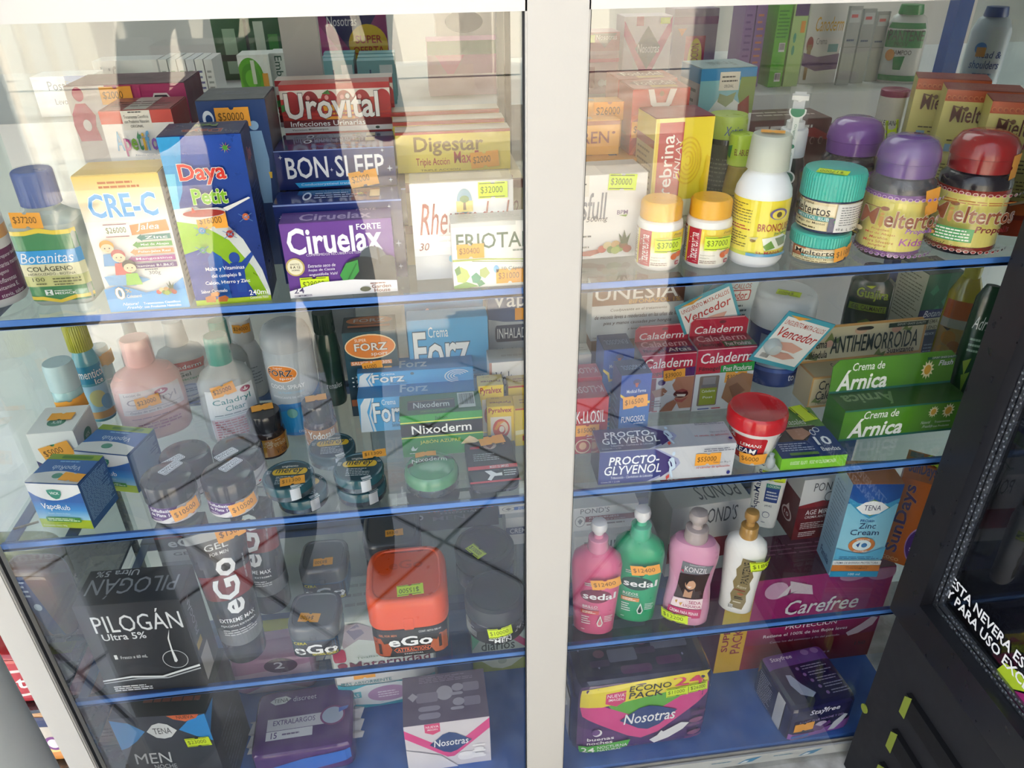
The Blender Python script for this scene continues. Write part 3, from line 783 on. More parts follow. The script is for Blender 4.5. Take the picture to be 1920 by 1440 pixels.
ctnY('prenatal_drink_carton', 'magenta carton with a pale circle and seated figure emblem, at back left', BX, ZA, (118, 161), (345, 157), .165, .07, '#b32a66', {'front': ops, 'top': [LN(.2, .3, .7, .7, 3, '#3a1a28', .3)]}, cols={'top': '#5a2038', 'right': '#6b1238'}, st=[('front', .42, .055, '$2000', 'o', 0, 1.35)])
ops = [R(0, 0, 1, 1, '#163f7a', '#123064'), E(.14, .13, .08, .06, '#e8eef4'), E(.15, .135, .05, .035, '#163f7a'), T('&', .14, .19, .24, .25, '#e8eef4', .02), E(.78, .19, .07, .035, '#8fb4d8'), P([(.68, .23), (.88, .23), (.92, .45), (.86, .8), (.72, .8), (.66, .45)], '#7fa8d0'), P([(.88, .55), (.93, .55), (.92, .6), (.89, .6)], '#e8c03a'), T('NUTRICIÓN', .2, .5, .6, .56, '#cfe0f0', .02)]
ops = ops[:1]+vs(ops[1:], .75)
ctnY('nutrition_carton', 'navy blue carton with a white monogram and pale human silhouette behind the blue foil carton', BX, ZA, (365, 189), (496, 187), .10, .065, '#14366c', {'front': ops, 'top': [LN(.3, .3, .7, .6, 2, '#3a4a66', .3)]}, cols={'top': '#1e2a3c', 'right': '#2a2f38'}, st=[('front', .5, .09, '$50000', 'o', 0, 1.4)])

# navy sleep-aid boxes, a lower row and an upper row, then the cranberry boxes behind
star = lambda x, y, s, a: P([(x, y-s*a), (x+.2*s, y-.2*s*a), (x+s, y), (x+.2*s, y+.2*s*a), (x, y+s*a), (x-.2*s, y+.2*s*a), (x-s, y), (x-.2*s, y-.2*s*a)], '#d9e2f2')
def sleep_front(asp, full=True):
    o = [R(0, 0, 1, 1, '#1b2e70', '#16245c'), R(0, 0, 1, .02, '#8fa4d8'), T('BON SLEEP', .085, .17, .905, .72, '#eceef2', .05, 0, '#7f8cb8', .02), star(.05, .16, .018, asp), star(.95, .55, .025, asp), star(.95, .85, .02, asp), star(.46, .52, .016, asp), star(.90, .08, .015, asp)]
    if full: o += [P([(.14, .82), (.70, .80), (.70, .93), (.17, .95)], '#2f9fdc'), T('Conductoryetisiol tratamie', .19, .84, .66, .92, '#cfe6f8', .01)]
    return o
slab = [E(.25, .5, .035, .32, '#dfe4ee'), E(.25, .5, .022, .2, '#16245c'), LN(.31, .25, .62, .75, 3, '#cfd6ea', .35), R(.75, .2, .83, .75, '#d9c9a0')] + fruit(.68, .5, .4, 4)
zs = zrow(385, onY((512, 385), .045).x, .045)
sl_lab = 'navy starry carton with white lettering, standing in the lower row behind the purple carton'
for i in range(3):
    a = onY((511, 386), .045); b = onY((752, 374), .045)
    carton('sleep_aid_carton', ['navy starry carton with white lettering, foremost of the lower row behind the purple carton', 'navy starry carton, middle one of the lower row under the upper sleep aid cartons', 'navy starry carton, rearmost of the lower row under the upper sleep aid cartons'][i], MC, ((a.x+b.x)/2+(.002 if i == 0 else .006)*i, .045+i*.042, ZA), 0, b.x-a.x, zs-ZA-(.002*i), .040, '#1a2a66', {'front': sleep_front(1.9), 'top': slab if i == 0 else [LN(.3, .3, .8, .7, 2, '#8a9ac8', .3)], 'right': [star(.4, .3, .1, .5), star(.6, .6, .08, .5)]}, group='navy sleep aid cartons', fin='gloss', flap=(i == 0))
a = onY((512, 284), .093); b = onY((738, 273), .093); zu = a.z
for i in range(3):
    carton('sleep_aid_carton', ['navy starry carton with white lettering and orange price tag, foremost of the upper row', 'navy starry carton, middle one of the upper row under the cranberry carton', 'navy starry carton, rearmost of the upper row just under the cranberry carton'][i], MC, ((a.x+b.x)/2, .093+i*.026, zs), 0, b.x-a.x, zu-zs-.001*i, .025, '#1a2a66', {'front': sleep_front(3.4), 'top': slab if i else [LN(.3, .3, .8, .7, 2, '#8a9ac8', .3)]}, group='navy sleep aid cartons', fin='gloss', flap=False, st=[('front', .72, .78, '$2000', 'o', -8, 1.25)] if i == 0 else ())
uro = [R(0, 0, 1, .12, '#b3262c'), R(0, .12, 1, .30, '#e9e2dc')] + [E(x, .36, .075, .22, c) for x, c in ((.10, '#a8202c'), (.27, '#8e1824'), (.44, '#b02030'), (.58, '#9a1a26'), (.74, '#a81e2a'), (.93, '#b0242e'))] + [E(x-.02, .28, .018, .05, '#e6a0a0') for x in (.27, .44, .58, .74)] + [P([(.38, .2), (.44, .12), (.46, .22)], '#3f7a35'), R(0, .48, .11, .52, '#b3262c'), R(.88, .48, 1, .52, '#b3262c'), R(0, .56, 1, .60, '#b3262c'), R(0, .64, 1, .68, '#b3262c'), P([(0, .42), (.07, .36), (.08, .5), (0, .56)], '#3f8a3a'), R(0, .74, 1, .89, '#6e141c'), R(0, .89, 1, 1, '#e6e2e2'),
       T('Urovital', .035, .17, .89, .72, '#f3f1f0', .045, 0, '#33262a', .03), T('Infecciones Urinarias', .065, .76, .75, .87, '#ffffff', .02), T('Vaccinium Macrocarpon', .07, .92, .40, .97, '#555555'), E(.86, .94, .02, .03, '#3a4a3a')]
a = onY((521, 160), .176); b = onY((729, 155), .176); zu0 = zrow(249, a.x, .176); hu = a.z-zu0
h0 = (zu0-ZA)/2
for i in range(2):
    carton('cranberry_carton', ['red and white cranberry carton, hidden lower layer under the price tagged one', 'red and white cranberry carton, second layer under the price tagged one'][i], MC, ((a.x+b.x)/2, .176, ZA+h0*i), 0, b.x-a.x, h0-.0005, .05, '#b3262c', {'front': [R(0, .74, 1, .89, '#6e141c')]}, group='red cranberry cartons', flap=False)
carton('cranberry_carton', 'red carton with cherries, big white lettering and orange price tag, on top behind navy cartons', MC, ((a.x+b.x)/2, .176, zu0), 0, b.x-a.x, hu, .028, '#c9342f', {'front': uro, 'top': [R(0, 0, 1, 1, '#b9463f')]}, group='red cranberry cartons', flap=False, st=[('front', .52, .60, '$2000', 'o', -6, 1.35)])
a2 = onY((514, 152), .206); b2 = onY((735, 147), .206)
carton('cranberry_carton', 'red carton with pale top edge just behind the cherry carton, topmost at the back', MC, ((a2.x+b2.x)/2, .206, zu0), 0, b2.x-a2.x, a2.z-zu0, .028, '#c9342f', {'front': uro, 'top': [R(0, 0, 1, 1, '#c9b8ae')]}, group='red cranberry cartons', flap=False, cols={'right': '#a83a3a'})
# purple carton
ops = [R(0, 0, 1, 1, '#6c3a96', '#5d2f88'), T('FORTE', .68, .05, .90, .13, '#ffffff', .04), T('Ciruelax', .045, .06, .90, .42, '#fbf8fc', .05), T('COMPRIMIDOS RECUBIERTOS 125mg', .20, .41, .72, .455, '#efe6f4', .0), E(.085, .58, .085, .125, '#c9b06a'), E(.085, .58, .07, .105, '#f0e8c8'), T('EFECTO', .045, .53, .125, .55, '#4a3a20'), T('8 A 12', .04, .56, .13, .595, '#4a3a20', .03), T('HORAS', .05, .61, .12, .63, '#4a3a20'),
       T('Extracto seco de', .20, .55, .45, .595, '#f2eaf6', .01, .2), T('hojas de Cassia', .20, .61, .44, .655, '#f2eaf6', .01, .2), T('angustifolia Vahl', .20, .67, .46, .72, '#f2eaf6', .01, .2),
       E(.80, .55, .13, .20, '#4a545c'), E(.70, .70, .20, .22, '#20272c'), E(.93, .70, .13, .22, '#2c363b'), P([(.84, .38), (.86, .38), (.87, .60), (.85, .60)], '#1d2428'), P([(.48, .72), (.55, .56), (.66, .52), (.66, .68), (.58, .82), (.52, .86)], '#3f9a45'), P([(.52, .84), (.64, .56), (.65, .57), (.53, .86)], '#2c7a34'),
       P([(0, .90), (.3, .80), (.6, .79), (1, .84), (1, 1), (0, 1)], '#f1eef0'), T('24', .04, .855, .135, .935, '#4a3a66', .03), T('COMPRIMIDOS', .04, .955, .20, .985, '#5a4a72'), T('Garden', .76, .88, .94, .93, '#8a5a4a', .03), T('House', .78, .935, .93, .985, '#8a5a4a', .03), LN(.75, .845, .92, .87, 1, '#9a6a5a'), E(.70, .93, .05, .035, '#6a6a55')]
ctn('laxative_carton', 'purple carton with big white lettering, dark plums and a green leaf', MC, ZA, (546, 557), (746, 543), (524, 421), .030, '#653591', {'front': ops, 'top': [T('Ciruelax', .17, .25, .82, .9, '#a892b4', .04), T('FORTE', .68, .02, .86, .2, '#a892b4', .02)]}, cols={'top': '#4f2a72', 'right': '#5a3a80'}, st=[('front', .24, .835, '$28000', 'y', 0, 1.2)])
# cream and maroon boxes, the yellow boxes on them
for i in range(2):
    a = onY((752, 346), .075); b = onY((975, 336), .075); hh = (a.z-ZA)/2
    carton('joint_relief_carton', ['cream carton with maroon edge, lower one behind the silver carton', 'cream carton with maroon edge and brown lettering along its top, behind the silver carton'][i], MC, ((a.x+b.x)/2+.004*i, .075, ZA+hh*i), 0, b.x-a.x, hh-.0004, .11, '#c9b98e', {'front': [R(0, 0, 1, .2, '#7a4034'), T('Rheumadaul.co', .35, .35, .95, .8, '#8a4a3a', 0, .3)], 'top': [T('Rheumadaul.co', .38, .78, .92, .95, '#8a4a3a', 0, .3), R(0, .97, 1, 1, '#7a4034')]}, group='cream and maroon cartons', flap=False, cols={'right': '#9a8a5a'})
dig = [R(0, 0, 1, .06, '#a83a30'), T('Digestar', .155, .12, .76, .60, '#8a6a2c', .03, 0, '#c8ac5a', .02), T('Triple Acción', .165, .64, .46, .88, '#a8282c', .02), T('Max Forte', .50, .50, .88, .80, '#b02a2e', .03), T('TRIPLE ACCION', .2, .92, .55, .97, '#8a7a30')]
za = onY((752, 346), .075).z
for i in range(3):
    a = onY((740, 250), .115); b = onY((956, 236), .115)
    carton('digestive_carton', ['yellow carton with brown lettering, red small print and orange price tag', 'yellow carton with red edge, directly behind the price tagged yellow one', 'yellow carton with red edge, rearmost of the three yellow ones'][i], MC, ((a.x+b.x)/2-.002*i, .115+.030*i, za), 0, b.x-a.x, a.z-za+.004*i, .029, '#e3cf5c', {'front': dig if i == 0 else [R(0, 0, 1, .08, '#a83a30')], 'top': [R(0, 0, 1, 1, '#cfc7b4'), R(0, .9, 1, 1, '#a04a40')]}, group='yellow digestive cartons', flap=False, st=[('front', .77, .73, '$2000', 'o', -4, 1.3)] if i == 0 else ())
ops = [R(0, .66, 1, .74, '#cfd4d8'), R(0, .74, 1, 1, '#b4bcc4'), E(.52, .20, .09, .15, '#e8e4da'), E(.52, .19, .075, .125, '#6f9ab0'), R(.44, .19, .60, .30, '#d9c66a'), P([(.51, .18), (.53, .18), (.535, .28), (.505, .28)], '#7a5a30'), E(.52, .17, .045, .035, '#4a7a3a'), LN(.42, .30, .62, .33, 1, '#333333'), T('Rheumadaul', .07, .20, .96, .52, '#9a4038', .0, .35), T('30', .05, .60, .15, .68, '#7a2a22', 0, .25), LN(.25, .5, .75, .62, 2, '#cfcac4', .15), RR(.34, .74, .78, .82, '#3fa8cc'), T('CALIDAD', .40, .755, .70, .805, '#f2f8fa', .03)]
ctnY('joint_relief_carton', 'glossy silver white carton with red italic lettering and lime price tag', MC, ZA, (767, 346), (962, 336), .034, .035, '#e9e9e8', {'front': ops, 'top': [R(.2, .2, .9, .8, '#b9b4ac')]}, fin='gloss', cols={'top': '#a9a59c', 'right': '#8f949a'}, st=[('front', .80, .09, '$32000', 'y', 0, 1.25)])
ops = [R(0, 0, 1, .06, '#c9ccc8'), T('FRIOTAN', .07, .16, 1.30, .40, '#3d5f4a', .04), LN(.95, .42, 1.2, .47, 1, '#8a9a90'), P([(0, .55), (.5, .55), (1.45, .60), (1.45, .615), (.5, .57), (0, .58)], '#a8b848'), P([(.3, .58), (1.45, .64), (1.45, .65), (.3, .59)], '#8a9a50'), P([(.0, .62), (1.45, .68), (1.45, 1), (0, 1)], '#eef0e8'),
       P([(.04, .72), (.12, .66), (.22, .72), (.26, .82), (.18, .92), (.06, .9)], '#b9c86a'), P([(.02, .7), (.1, .64), (.12, .76), (.05, .8)], '#5f8f4a'), P([(.28, .82), (.36, .76), (.44, .84), (.40, .94), (.30, .92)], '#3f9a78'), P([(.42, .72), (.52, .68), (.58, .78), (.50, .86), (.42, .82)], '#a8b86a'), P([(.36, .92), (.44, .88), (.5, .95), (.4, .99)], '#4f9a70'), P([(.0, .96), (.2, .9), (.4, .98), (.2, 1), (0, 1)], '#7aa85a'), E(.68, .72, .045, .06, '#6fb4e0'), T('10 Cápsulas', .77, .69, 1.2, .755, '#3f5a6a', .01)]
ops = [tuple(q) for q in ops]
loc, yw, Wf, zt_ = frameY((845, 421), (1010, 410), .008)
def rescale(ops, f):
    out = []
    for q in ops:
        if q[0] == 'p': out.append(('p', [(x*f, y) for x, y in q[1]], q[2]))
        elif q[0] in 'rlb': out.append((q[0], q[1]*f, q[2], q[3]*f, q[4], *q[5:]))
        else: out.append((q[0], q[1], q[2]*f, q[3], q[4]*f, q[5], *q[6:]))
    return out
ops = [q if q[0] != 'p' else ('p', [(min(x, 1.45), y) for x, y in q[1]], q[2]) for q in ops]
carton('cold_remedy_carton', 'white carton with dark green capitals and green leaves, half behind the white frame post', MC, Vector((loc.x, loc.y, ZA)), 0, Wf, zt_-ZA, .03, '#eceae4', {'front': rescale(ops, 1/1.36), 'top': [LN(.1, .3, .8, .7, 3, '#9aa09a', .3)]}, cols={'top': '#b9bab4'}, st=[('front', .21, .42, '$30400', 'o', 0, 1.15), ('front', .66, .84, '$31000', 'o', 0, 1.2)])

# ================================================================== top shelf, right half
Z = ZA
for i in range(2):
    a = onY((1040, 303), .135); hh = (a.z-ZA)/2; b = onY((1194, 300), .135)
    carton('pain_relief_carton', ['flat orange carton, lower one of the two beside the white frame post', 'flat orange carton lying on another one under the upright orange carton'][i], MC, ((a.x+b.x)/2, .135, ZA+hh*i), 0, b.x-a.x, hh-.0004, .075, '#d99a3a', {'front': [R(0, .6, 1, .75, '#8a4a2a')], 'top': [R(.70, .55, .80, .8, '#3a4a6a'), R(.4, .5, .5, .75, '#7a5a3a'), LN(.3, .2, .9, .45, 2, '#7a5a2a', .3)]}, group='flat orange cartons', flap=False)
zr = onY((1040, 303), .135).z
for i, (tl, tr, Y, lb) in enumerate((((1000, 232), (1163, 226), .155, 'orange carton with large brown capitals cut off by the white frame post'), ((1000, 196), (1168, 190), .185, 'pale orange carton with a price tag, behind the one with brown capitals'))):
    a = onY(tl, Y); b = onY(tr, Y)
    carton('pain_relief_carton', lb, MC, ((a.x+b.x)/2, Y, zr), 0, b.x-a.x, a.z-zr, .027, '#e8a640', {'front': [R(0, 0, 1, .12, '#a85a3a'), T('DOLOREN', .02, .30, .88, .66, '#8a3a2a', .05), E(.93, .35, .02, .04, '#8a3a2a')] if i == 0 else [R(.8, .0, 1, .2, '#c88a5a')], 'top': [R(.3, .3, .7, .7, '#b9a28a')]}, flap=(i == 0), st=[('front', .85, .2, '$26000', 'o', 0, 1.6)] if i else ())
ops = [R(.0, 0, .36, .24, '#e2ddd2'), LN(.05, .03, .33, .12, 2, '#55554f', .35), T('ORIGINAL', .12, .14, .30, .18, '#44443f', 0), T('Varisfull', .0, .20, .56, .52, '#6a6f80', .04, .12), T('500mg', .34, .48, .58, .56, '#4a4a52', .01, .2), T('FORTE', .02, .57, .30, .67, '#5f9ac0', .04, .2), T('BPM', .68, .42, .80, .47, '#5a3a7a', .03), P([(.70, .48), (.80, .475), (.78, .50)], '#7aa03a'),
       LN(.0, .68, .40, .88, 3, '#6a6a6a', .3), P([(.26, .95), (.30, .90), (.5, .88), (.52, .92), (.4, .96)], '#a83a2c')] + fruit(.68, .84, 1.5, 1.4)
ctn('vein_remedy_carton', 'white carton with grey serif lettering, fruit picture and lime price tag beside the frame post', MC, Z, (1040, 490), (1203, 478), (1045, 333), .05, '#e9e7e4', {'front': ops, 'top': [R(.1, .3, .5, 1, '#c9c6be')]}, cols={'top': '#b9b7b2', 'right': '#d9d7d4'}, st=[('front', .72, .09, '$30000', 'y', 4, 1.3)])
fos = [R(0, 0, 1, 1, '#c4352c', '#9e241f')] + [P([(.5, .1), (.5+.7*math.cos(a), .1+.5*math.sin(a)), (.5+.7*math.cos(a+.08), .1+.5*math.sin(a+.08))], '#d2523a') for a in (.2, .5, .8, 1.1, 1.4, 1.7, 2.0, 2.3, 2.6, 2.9)] + [P([(.26, 0), (.36, 0), (.42, .09), (.58, .09), (.64, 0), (.76, 0), (.68, .10), (.56, .15), (.54, .2), (.46, .2), (.44, .15), (.32, .10)], '#efe6e0'), E(.5, .03, .07, .03, '#c4352c'), E(.5, .03, .04, .018, '#a87a5a'), P([(.62, .24), (.68, .17), (.84, .17), (.9, .24)], '#e9e0dc'), P([(.64, .24), (.69, .18), (.83, .18), (.88, .24)], '#2a2526')]
ftop = [E(.5, .45, .42, .3, '#8a4438'), T('Fosfodel', .17, .25, .85, .65, '#d9c0b4', .04), R(.35, .72, .8, .95, '#c89a4a')]
for i, (tl, tr, Y) in enumerate((((1187, 168), (1295, 165), .150), ((1160, 150), (1270, 147), .212))):
    ctnY('tonic_carton', ['red carton with white ring emblem and orange tag behind the yellow and red carton', 'red carton with lettered lid, rear one of the two red tonic cartons'][i], MC, Z, tl, tr, Y, .058, '#b9322a', {'front': fos, 'top': ftop, 'left': [LN(.2, .3, .8, .9, 12, '#8a3a34', .3)]}, cols={'top': '#a8493e', 'left': '#a03a34'}, group='red tonic cartons', st=[('front', .25, .27, '$24000', 'o', 0, 1.35)] if i == 0 else ())
ops = [R(0, 0, .06, 1, '#f0dc6a'), R(.02, .03, .08, 1, '#e8c838'), R(.07, .03, .49, 1, '#b5262e'), R(.49, 0, 1, .62, '#f2dc3c'), R(.49, .62, 1, 1, '#f4eebc', '#f6f2dc'), T('Vitacerebrina', .10, .14, .36, 1.32, '#f6efe8', .045, 0, None, .04, 90), T('FINLAY', .36, .14, .47, .50, '#f0dcd8', 0, .2, None, .04, 90)]
ops = [q for q in ops if q[0] != 't'] + [T('Vitacerebrina', .12, .12, .34, .99, '#f6efe8', .045, 0, None, .04, 90), T('FINLAY', .37, .14, .47, .46, '#f0dcd8', 0, .2, None, .04, 90)]
for k in range(5):
    r0 = .06+.05*k; pts = [(.60+r0*math.cos(t*.2)*.9, .32+r0*math.sin(t*.2)*.7) for t in range(-12, 14)]; ops.append(P(pts+[(.60+(r0-.02)*math.cos(t*.2)*.9, .32+(r0-.02)*math.sin(t*.2)*.7) for t in range(13, -13, -1)], '#e3c22e'))
ops += [P([(.92, .28), (.99, .30), (.99, .62), (.86, .78), (.78, .76), (.84, .68), (.80, .62), (.86, .55), (.84, .48), (.90, .40)], '#e8c81e'), T('Suplemento', .50, .74, .80, .775, '#8a7a2a', 0), T('Dietario', .50, .79, .68, .825, '#8a7a2a', 0), T('Jarabe 180 mL.', .50, .835, .80, .865, '#b0502e', 0)]
lft = [R(0, 0, 1, .16, '#d9c23a'), R(0, .16, 1, .22, '#9a3a2a'), LN(.1, .24, .9, .8, 12, '#7a6a4a', .35)]
ctnY('brain_tonic_carton', 'tall yellow carton with a red upright band and white lettering running upwards', MC, Z, (1231, 222), (1341, 219), .086, .055, '#efe08a', {'front': ops, 'left': lft, 'top': [R(0, 0, 1, 1, '#8e2a30')]}, yaw=3, cols={'top': '#8e2a30', 'left': '#c9b88a'})
ops = [R(0, 0, 1, .08, '#3f95d2'), R(0, .08, 1, 1, '#8fcad6', '#cfe6e4'), P([(.1, .9), (.3, .4), (.55, .3), (1, .5), (1, 1), (.0, 1)], '#e6ece6'), P([(0, 1), (.1, .55), (.4, .28), (.5, .35), (.3, 1)], '#eef2ee'), R(.34, .04, .70, .24, '#ece7da'), LN(.38, .07, .66, .16, 2, '#44443f', .35), T('ORIGINAL', .43, .175, .60, .21, '#33332f', 0), P([(.72, .1), (1, .1), (1, .5), (.8, .5), (.7, .3)], '#8aa05a'), P([(.36, .27), (.5, .30), (.66, .26), (.62, .36), (.5, .42), (.34, .36)], '#9aa87a'), P([(.72, .40), (.9, .30), (.94, .5), (.88, .8), (.76, .8)], '#8a3a2a'), P([(.74, .55), (.9, .5), (.88, .62), (.75, .66)], '#c8a05a'), P([(.3, .6), (.7, .55), (.9, .7), (.5, .75)], '#d9c9b8'), E(.17, .78, .06, .06, '#e8c8a8'), E(.32, .80, .06, .06, '#3a2a2a'), T('0', .16, .9, .24, .98, '#c83a3a', .03)]
ops = ops[:2]+vs(ops[2:], .62)
ctnY('milk_drink_carton', 'pale blue and white carton with a milk splash and chocolate glass, at the back', BX, Z, (1316, 130), (1421, 125), .205, .06, '#b9d4d8', {'front': ops, 'left': [R(0, 0, 1, .1, '#6aa8d0'), E(.2, .22, .1, .08, '#7a8a8a'), LN(.4, .12, .9, .4, 4, '#7a8a8a', .3)], 'top': [T('Frutsi', .3, .3, .75, .75, '#8a9a9a', .03, 0, None, .04, 180)]}, yaw=3, cols={'left': '#cfd6d6', 'top': '#a8c0c4'})
# lime lidded jar and lime bottle
loc, r_, yw, h = roundY(1332, 1403, 213, .150, Z)
r = thing('powder_jar', 'dark jar with grey label and lime green lid behind the white syrup bottle', 'jar', loc, yw)
mb = MB(); pr = [(r_*.94, 0), (r_, .005), (r_, h*.80), (r_*.9, h*.84)]; mb.lathe(pr, '#2c3026'); S = wrap([(r_*1.004, 0), (r_*1.004, 1)], -80, 80, h*.76, h*.05); draw(mb, S, [R(0, 0, 1, 1, '#4d5344'), LN(.15, .15, .9, .9, 14, '#7f8672', .35)]); mb.build('jar_body', 'gloss', r)
mb = MB(); mb.lathe([(r_*.95, h*.80), (r_*1.02, h*.81), (r_*1.02, h*.96), (r_*.96, h), (0, h)], '#b5cf45'); S = wrap([(r_*1.025, 0), (r_*1.025, 1)], -70, 70, h*.95, h*.82); draw(mb, S, [T('Xetica', .45, .2, .85, .8, '#2a4a8a', .02, .3)]); mb.build('lid', 'plastic', r)
loc, r_, yw, h = roundY(1370, 1418, 250, .118, Z)
r = thing('herbal_syrup_bottle', 'amber green bottle with bright lime cap half hidden by the white syrup bottle', 'bottle', loc, yw)
mb = MB(); mb.lathe([(r_*1.0, 0), (r_*1.05, .005), (r_*1.05, h*.5), (r_*.9, h*.64), (r_*.85, h*.72)], '#a88f22'); S = wrap([(r_*1.056, 0), (r_*1.056, 1)], -80, 60, h*.48, h*.08); draw(mb, S, [R(0, 0, 1, 1, '#b59c28'), LN(.1, .1, .9, .9, 8, '#6a5a1a', .35)]); mb.build('bottle_body', 'gloss', r)
mb = MB(); mb.lathe([(r_*.9, h*.70), (r_*1.0, h*.71), (r_*1.0, h*.97), (r_*.94, h), (0, h)], '#b9d637'); S = wrap([(r_*1.01, 0), (r_*1.01, 1)], -75, 60, h*.95, h*.73); draw(mb, S, [T('EL ABUELO', .35, .35, .95, .62, '#7a2a1a', .03), P([(.02, .3), (.25, .2), (.2, .8), (.05, .7)], '#2f8a35')]); mb.build('cap', 'plastic', r)
# yellow capped vitamin bottles
def vit(p, label, first=[None]):
    c, r_, yw = round_at(*p, Z)
    if first[0]: return dup(first[0], c, yw+.05, label, 'yellow capped vitamin bottles')
    h = zrow(372, c.x, c.y)-Z
    r = thing('vitamin_bottle', label, 'bottle', c, yw, 'yellow capped vitamin bottles')
    mb = MB(); pr = [(r_*.90, 0), (r_, .004), (r_, h*.66), (r_*.97, h*.70), (r_*.82, h*.735), (r_*.82, h*.76)]; mb.lathe(pr, '#efede8'); mb.build('bottle_body', 'plastic', r)
    mb = MB(); S = wrap([(r_*1.004, 0), (r_*1.004, 1)], -88, 92, h*.61, h*.07)
    draw(mb, S, [R(0, 0, 1, 1, '#f3efe2'), R(0, 0, .12, .06, '#8e2430'), LN(.01, .1, .15, .95, 16, '#5a5a66', .4), R(.15, 0, .20, 1, '#f0d84a'), R(.19, 0, .39, 1, '#b5253a'), T('Vitacerebrina', .215, .12, .36, .97, '#f6ecec', .035, .1, None, .04, 90), R(.39, 0, 1, .36, '#f2d23c'), R(.39, .36, 1, .60, '#f2d23c', '#f3eec8'), T('Finlay', .70, .06, .86, .14, '#7a6a2a', 0, .3), E(.73, .72, .055, .09, '#d8652a'), E(.81, .66, .055, .09, '#e0702e'), T('Suplemento', .41, .70, .60, .74, '#6a5a2a', 0), T('Dietario', .41, .77, .53, .81, '#6a5a2a', 0), LN(.41, .85, .66, .95, 2, '#7a5a4a', .4), RR(.74, .84, .81, .95, '#a0202e'), T('30', .755, .87, .80, .92, '#ffffff')])
    mb.build('label', 'gloss', r)
    mb = MB(); mb.lathe([(r_*.86, h*.735), (r_*.90, h*.74), (r_*.89, h*.96), (r_*.80, h), (r_*.6, h), (0, h-.001)], '#f0b02c', seg=96, ribs=1, ribd=.0004); mb.build('cap', 'plastic', r)
    sticker(S, .63, .36, '$37000', 'y', r, 0, 1.15, 30)
    first[0] = r
vit((1190, 1272, 509), 'white pill bottle with yellow cap and lime tag, left one beside the white carton')
vit((1284, 1357, 503), 'white pill bottle with yellow cap and lime tag, right one beside the white syrup bottle')
# white syrup bottle with measuring cup
c, r_, yw = round_at(1362, 1461, 503, Z)
h = zrow(250, c.x, c.y)-Z
r = thing('syrup_bottle', 'white syrup bottle with yellow label and clear measuring cup over its cap', 'bottle', c, yw)
mb = MB(); mb.lathe([(r_*.88, 0), (r_, .006), (r_, h*.55), (r_*.97, h*.60), (r_*.80, h*.68), (r_*.62, h*.73), (r_*.58, h*.76), (r_*.58, h*.8)], '#e9edf0'); mb.build('bottle_body', 'plastic', r)
mb = MB(); S = wrap([(r_*1.004, 0), (r_*1.004, 1)], -95, 95, h*.545, h*.10)
draw(mb, S, [R(0, 0, 1, 1, '#f0dc35', '#e8dc50'), R(0, .93, 1, 1, '#c9d04a'), LN(.04, .06, .42, .42, 7, '#6a5f22', .3), LN(.04, .45, .42, .55, 2, '#b0302a', .4), LN(.02, .58, .40, .86, 6, '#5a5220', .35), T('BRONQUISOL', .50, .40, .98, .56, '#a0302a', .03), T('Jarabe', .68, .55, .86, .61, '#3a7a3a', .02), P([(.56, .66), (.8, .60), (.92, .70), (.88, .86), (.6, .88)], '#e8ead8'), P([(.58, .8), (.66, .70), (.72, .84), (.62, .88)], '#6a9a3a'), P([(.7, .66), (.85, .64), (.86, .80), (.76, .82)], '#7a8a6a'), E(.47, .70, .03, .03, '#8a6a2a'), P([(.42, .66), (.52, .63), (.5, .69)], '#cfc89a'), E(.70, .22, .10, .10, '#6a5a8a'), E(.70, .23, .075, .08, '#e6d24a'), E(.70, .23, .03, .05, '#5a4a1a'), T('EL MANÁ', .52, .88, .78, .94, '#b03030', .02), P([(.42, .93), (.9, .95), (.9, 1.0), (.42, .985)], '#4f9ac0')])
mb.build('label', 'gloss', r)
mb = MB(); mb.lathe([(r_*.60, h*.77), (r_*.62, h*.78), (r_*.62, h*.88), (r_*.55, h*.90), (0, h*.9)], '#e6e4d6', seg=64, ribs=1, ribd=.0005); mb.build('cap', 'plastic', r)
mb = MB(); mb.lathe([(r_*.74, h*.745), (r_*.74, h*.75), (r_*.68, h*.98), (r_*.64, h), (0, h)], '#e4e8dc', seg=40); mb.build('measuring_cup', 'frost', r)
sticker(plane((-.02, -.02, h+.0002), (1, 0, 0), (0, -1, 0), .04, .04), .5, -.5, '', 'o', r, 0, 1.0)
# black bottle with white pump under a clear cap
loc, r_, yw, h = roundY(1478, 1530, 162, .128, Z)
r = thing('spray_pump_bottle', 'black bottle with white pump, clear over-cap and green sealing strip', 'bottle', loc, yw)
mb = MB(); mb.lathe([(r_*1.25, 0), (r_*1.3, .005), (r_*1.3, h*.36), (r_*1.1, h*.48), (r_*.9, h*.56), (r_*.8, h*.6)], '#17181c'); mb.build('bottle_body', 'gloss', r)
mb = MB(); mb.lathe([(r_*.98, h*.53), (r_*1.0, h*.54), (r_*1.0, h*.70), (r_*.96, h*.72), (r_*.66, h*.725), (r_*.66, h*.77), (r_*.42, h*.78), (r_*.42, h*.84), (r_*.26, h*.85), (r_*.26, h*.92), (0, h*.92)], '#e8eaec', seg=64); mb.box(-r_*.55, r_*.62, -.006, .006, h*.915, h*.945, '#eef0f2'); mb.bar((0, -.012, h*.80), (0, .010, h*.93), .012, .012, '#e8eaec'); mb.build('pump', 'plastic', r)
mb = MB(); mb.lathe([(r_*.80, h*.72), (r_*.80, h*.73), (r_*.76, h*.985), (r_*.72, h), (0, h)], '#e8eef0', seg=40); mb.build('over_cap', 'thin', r)
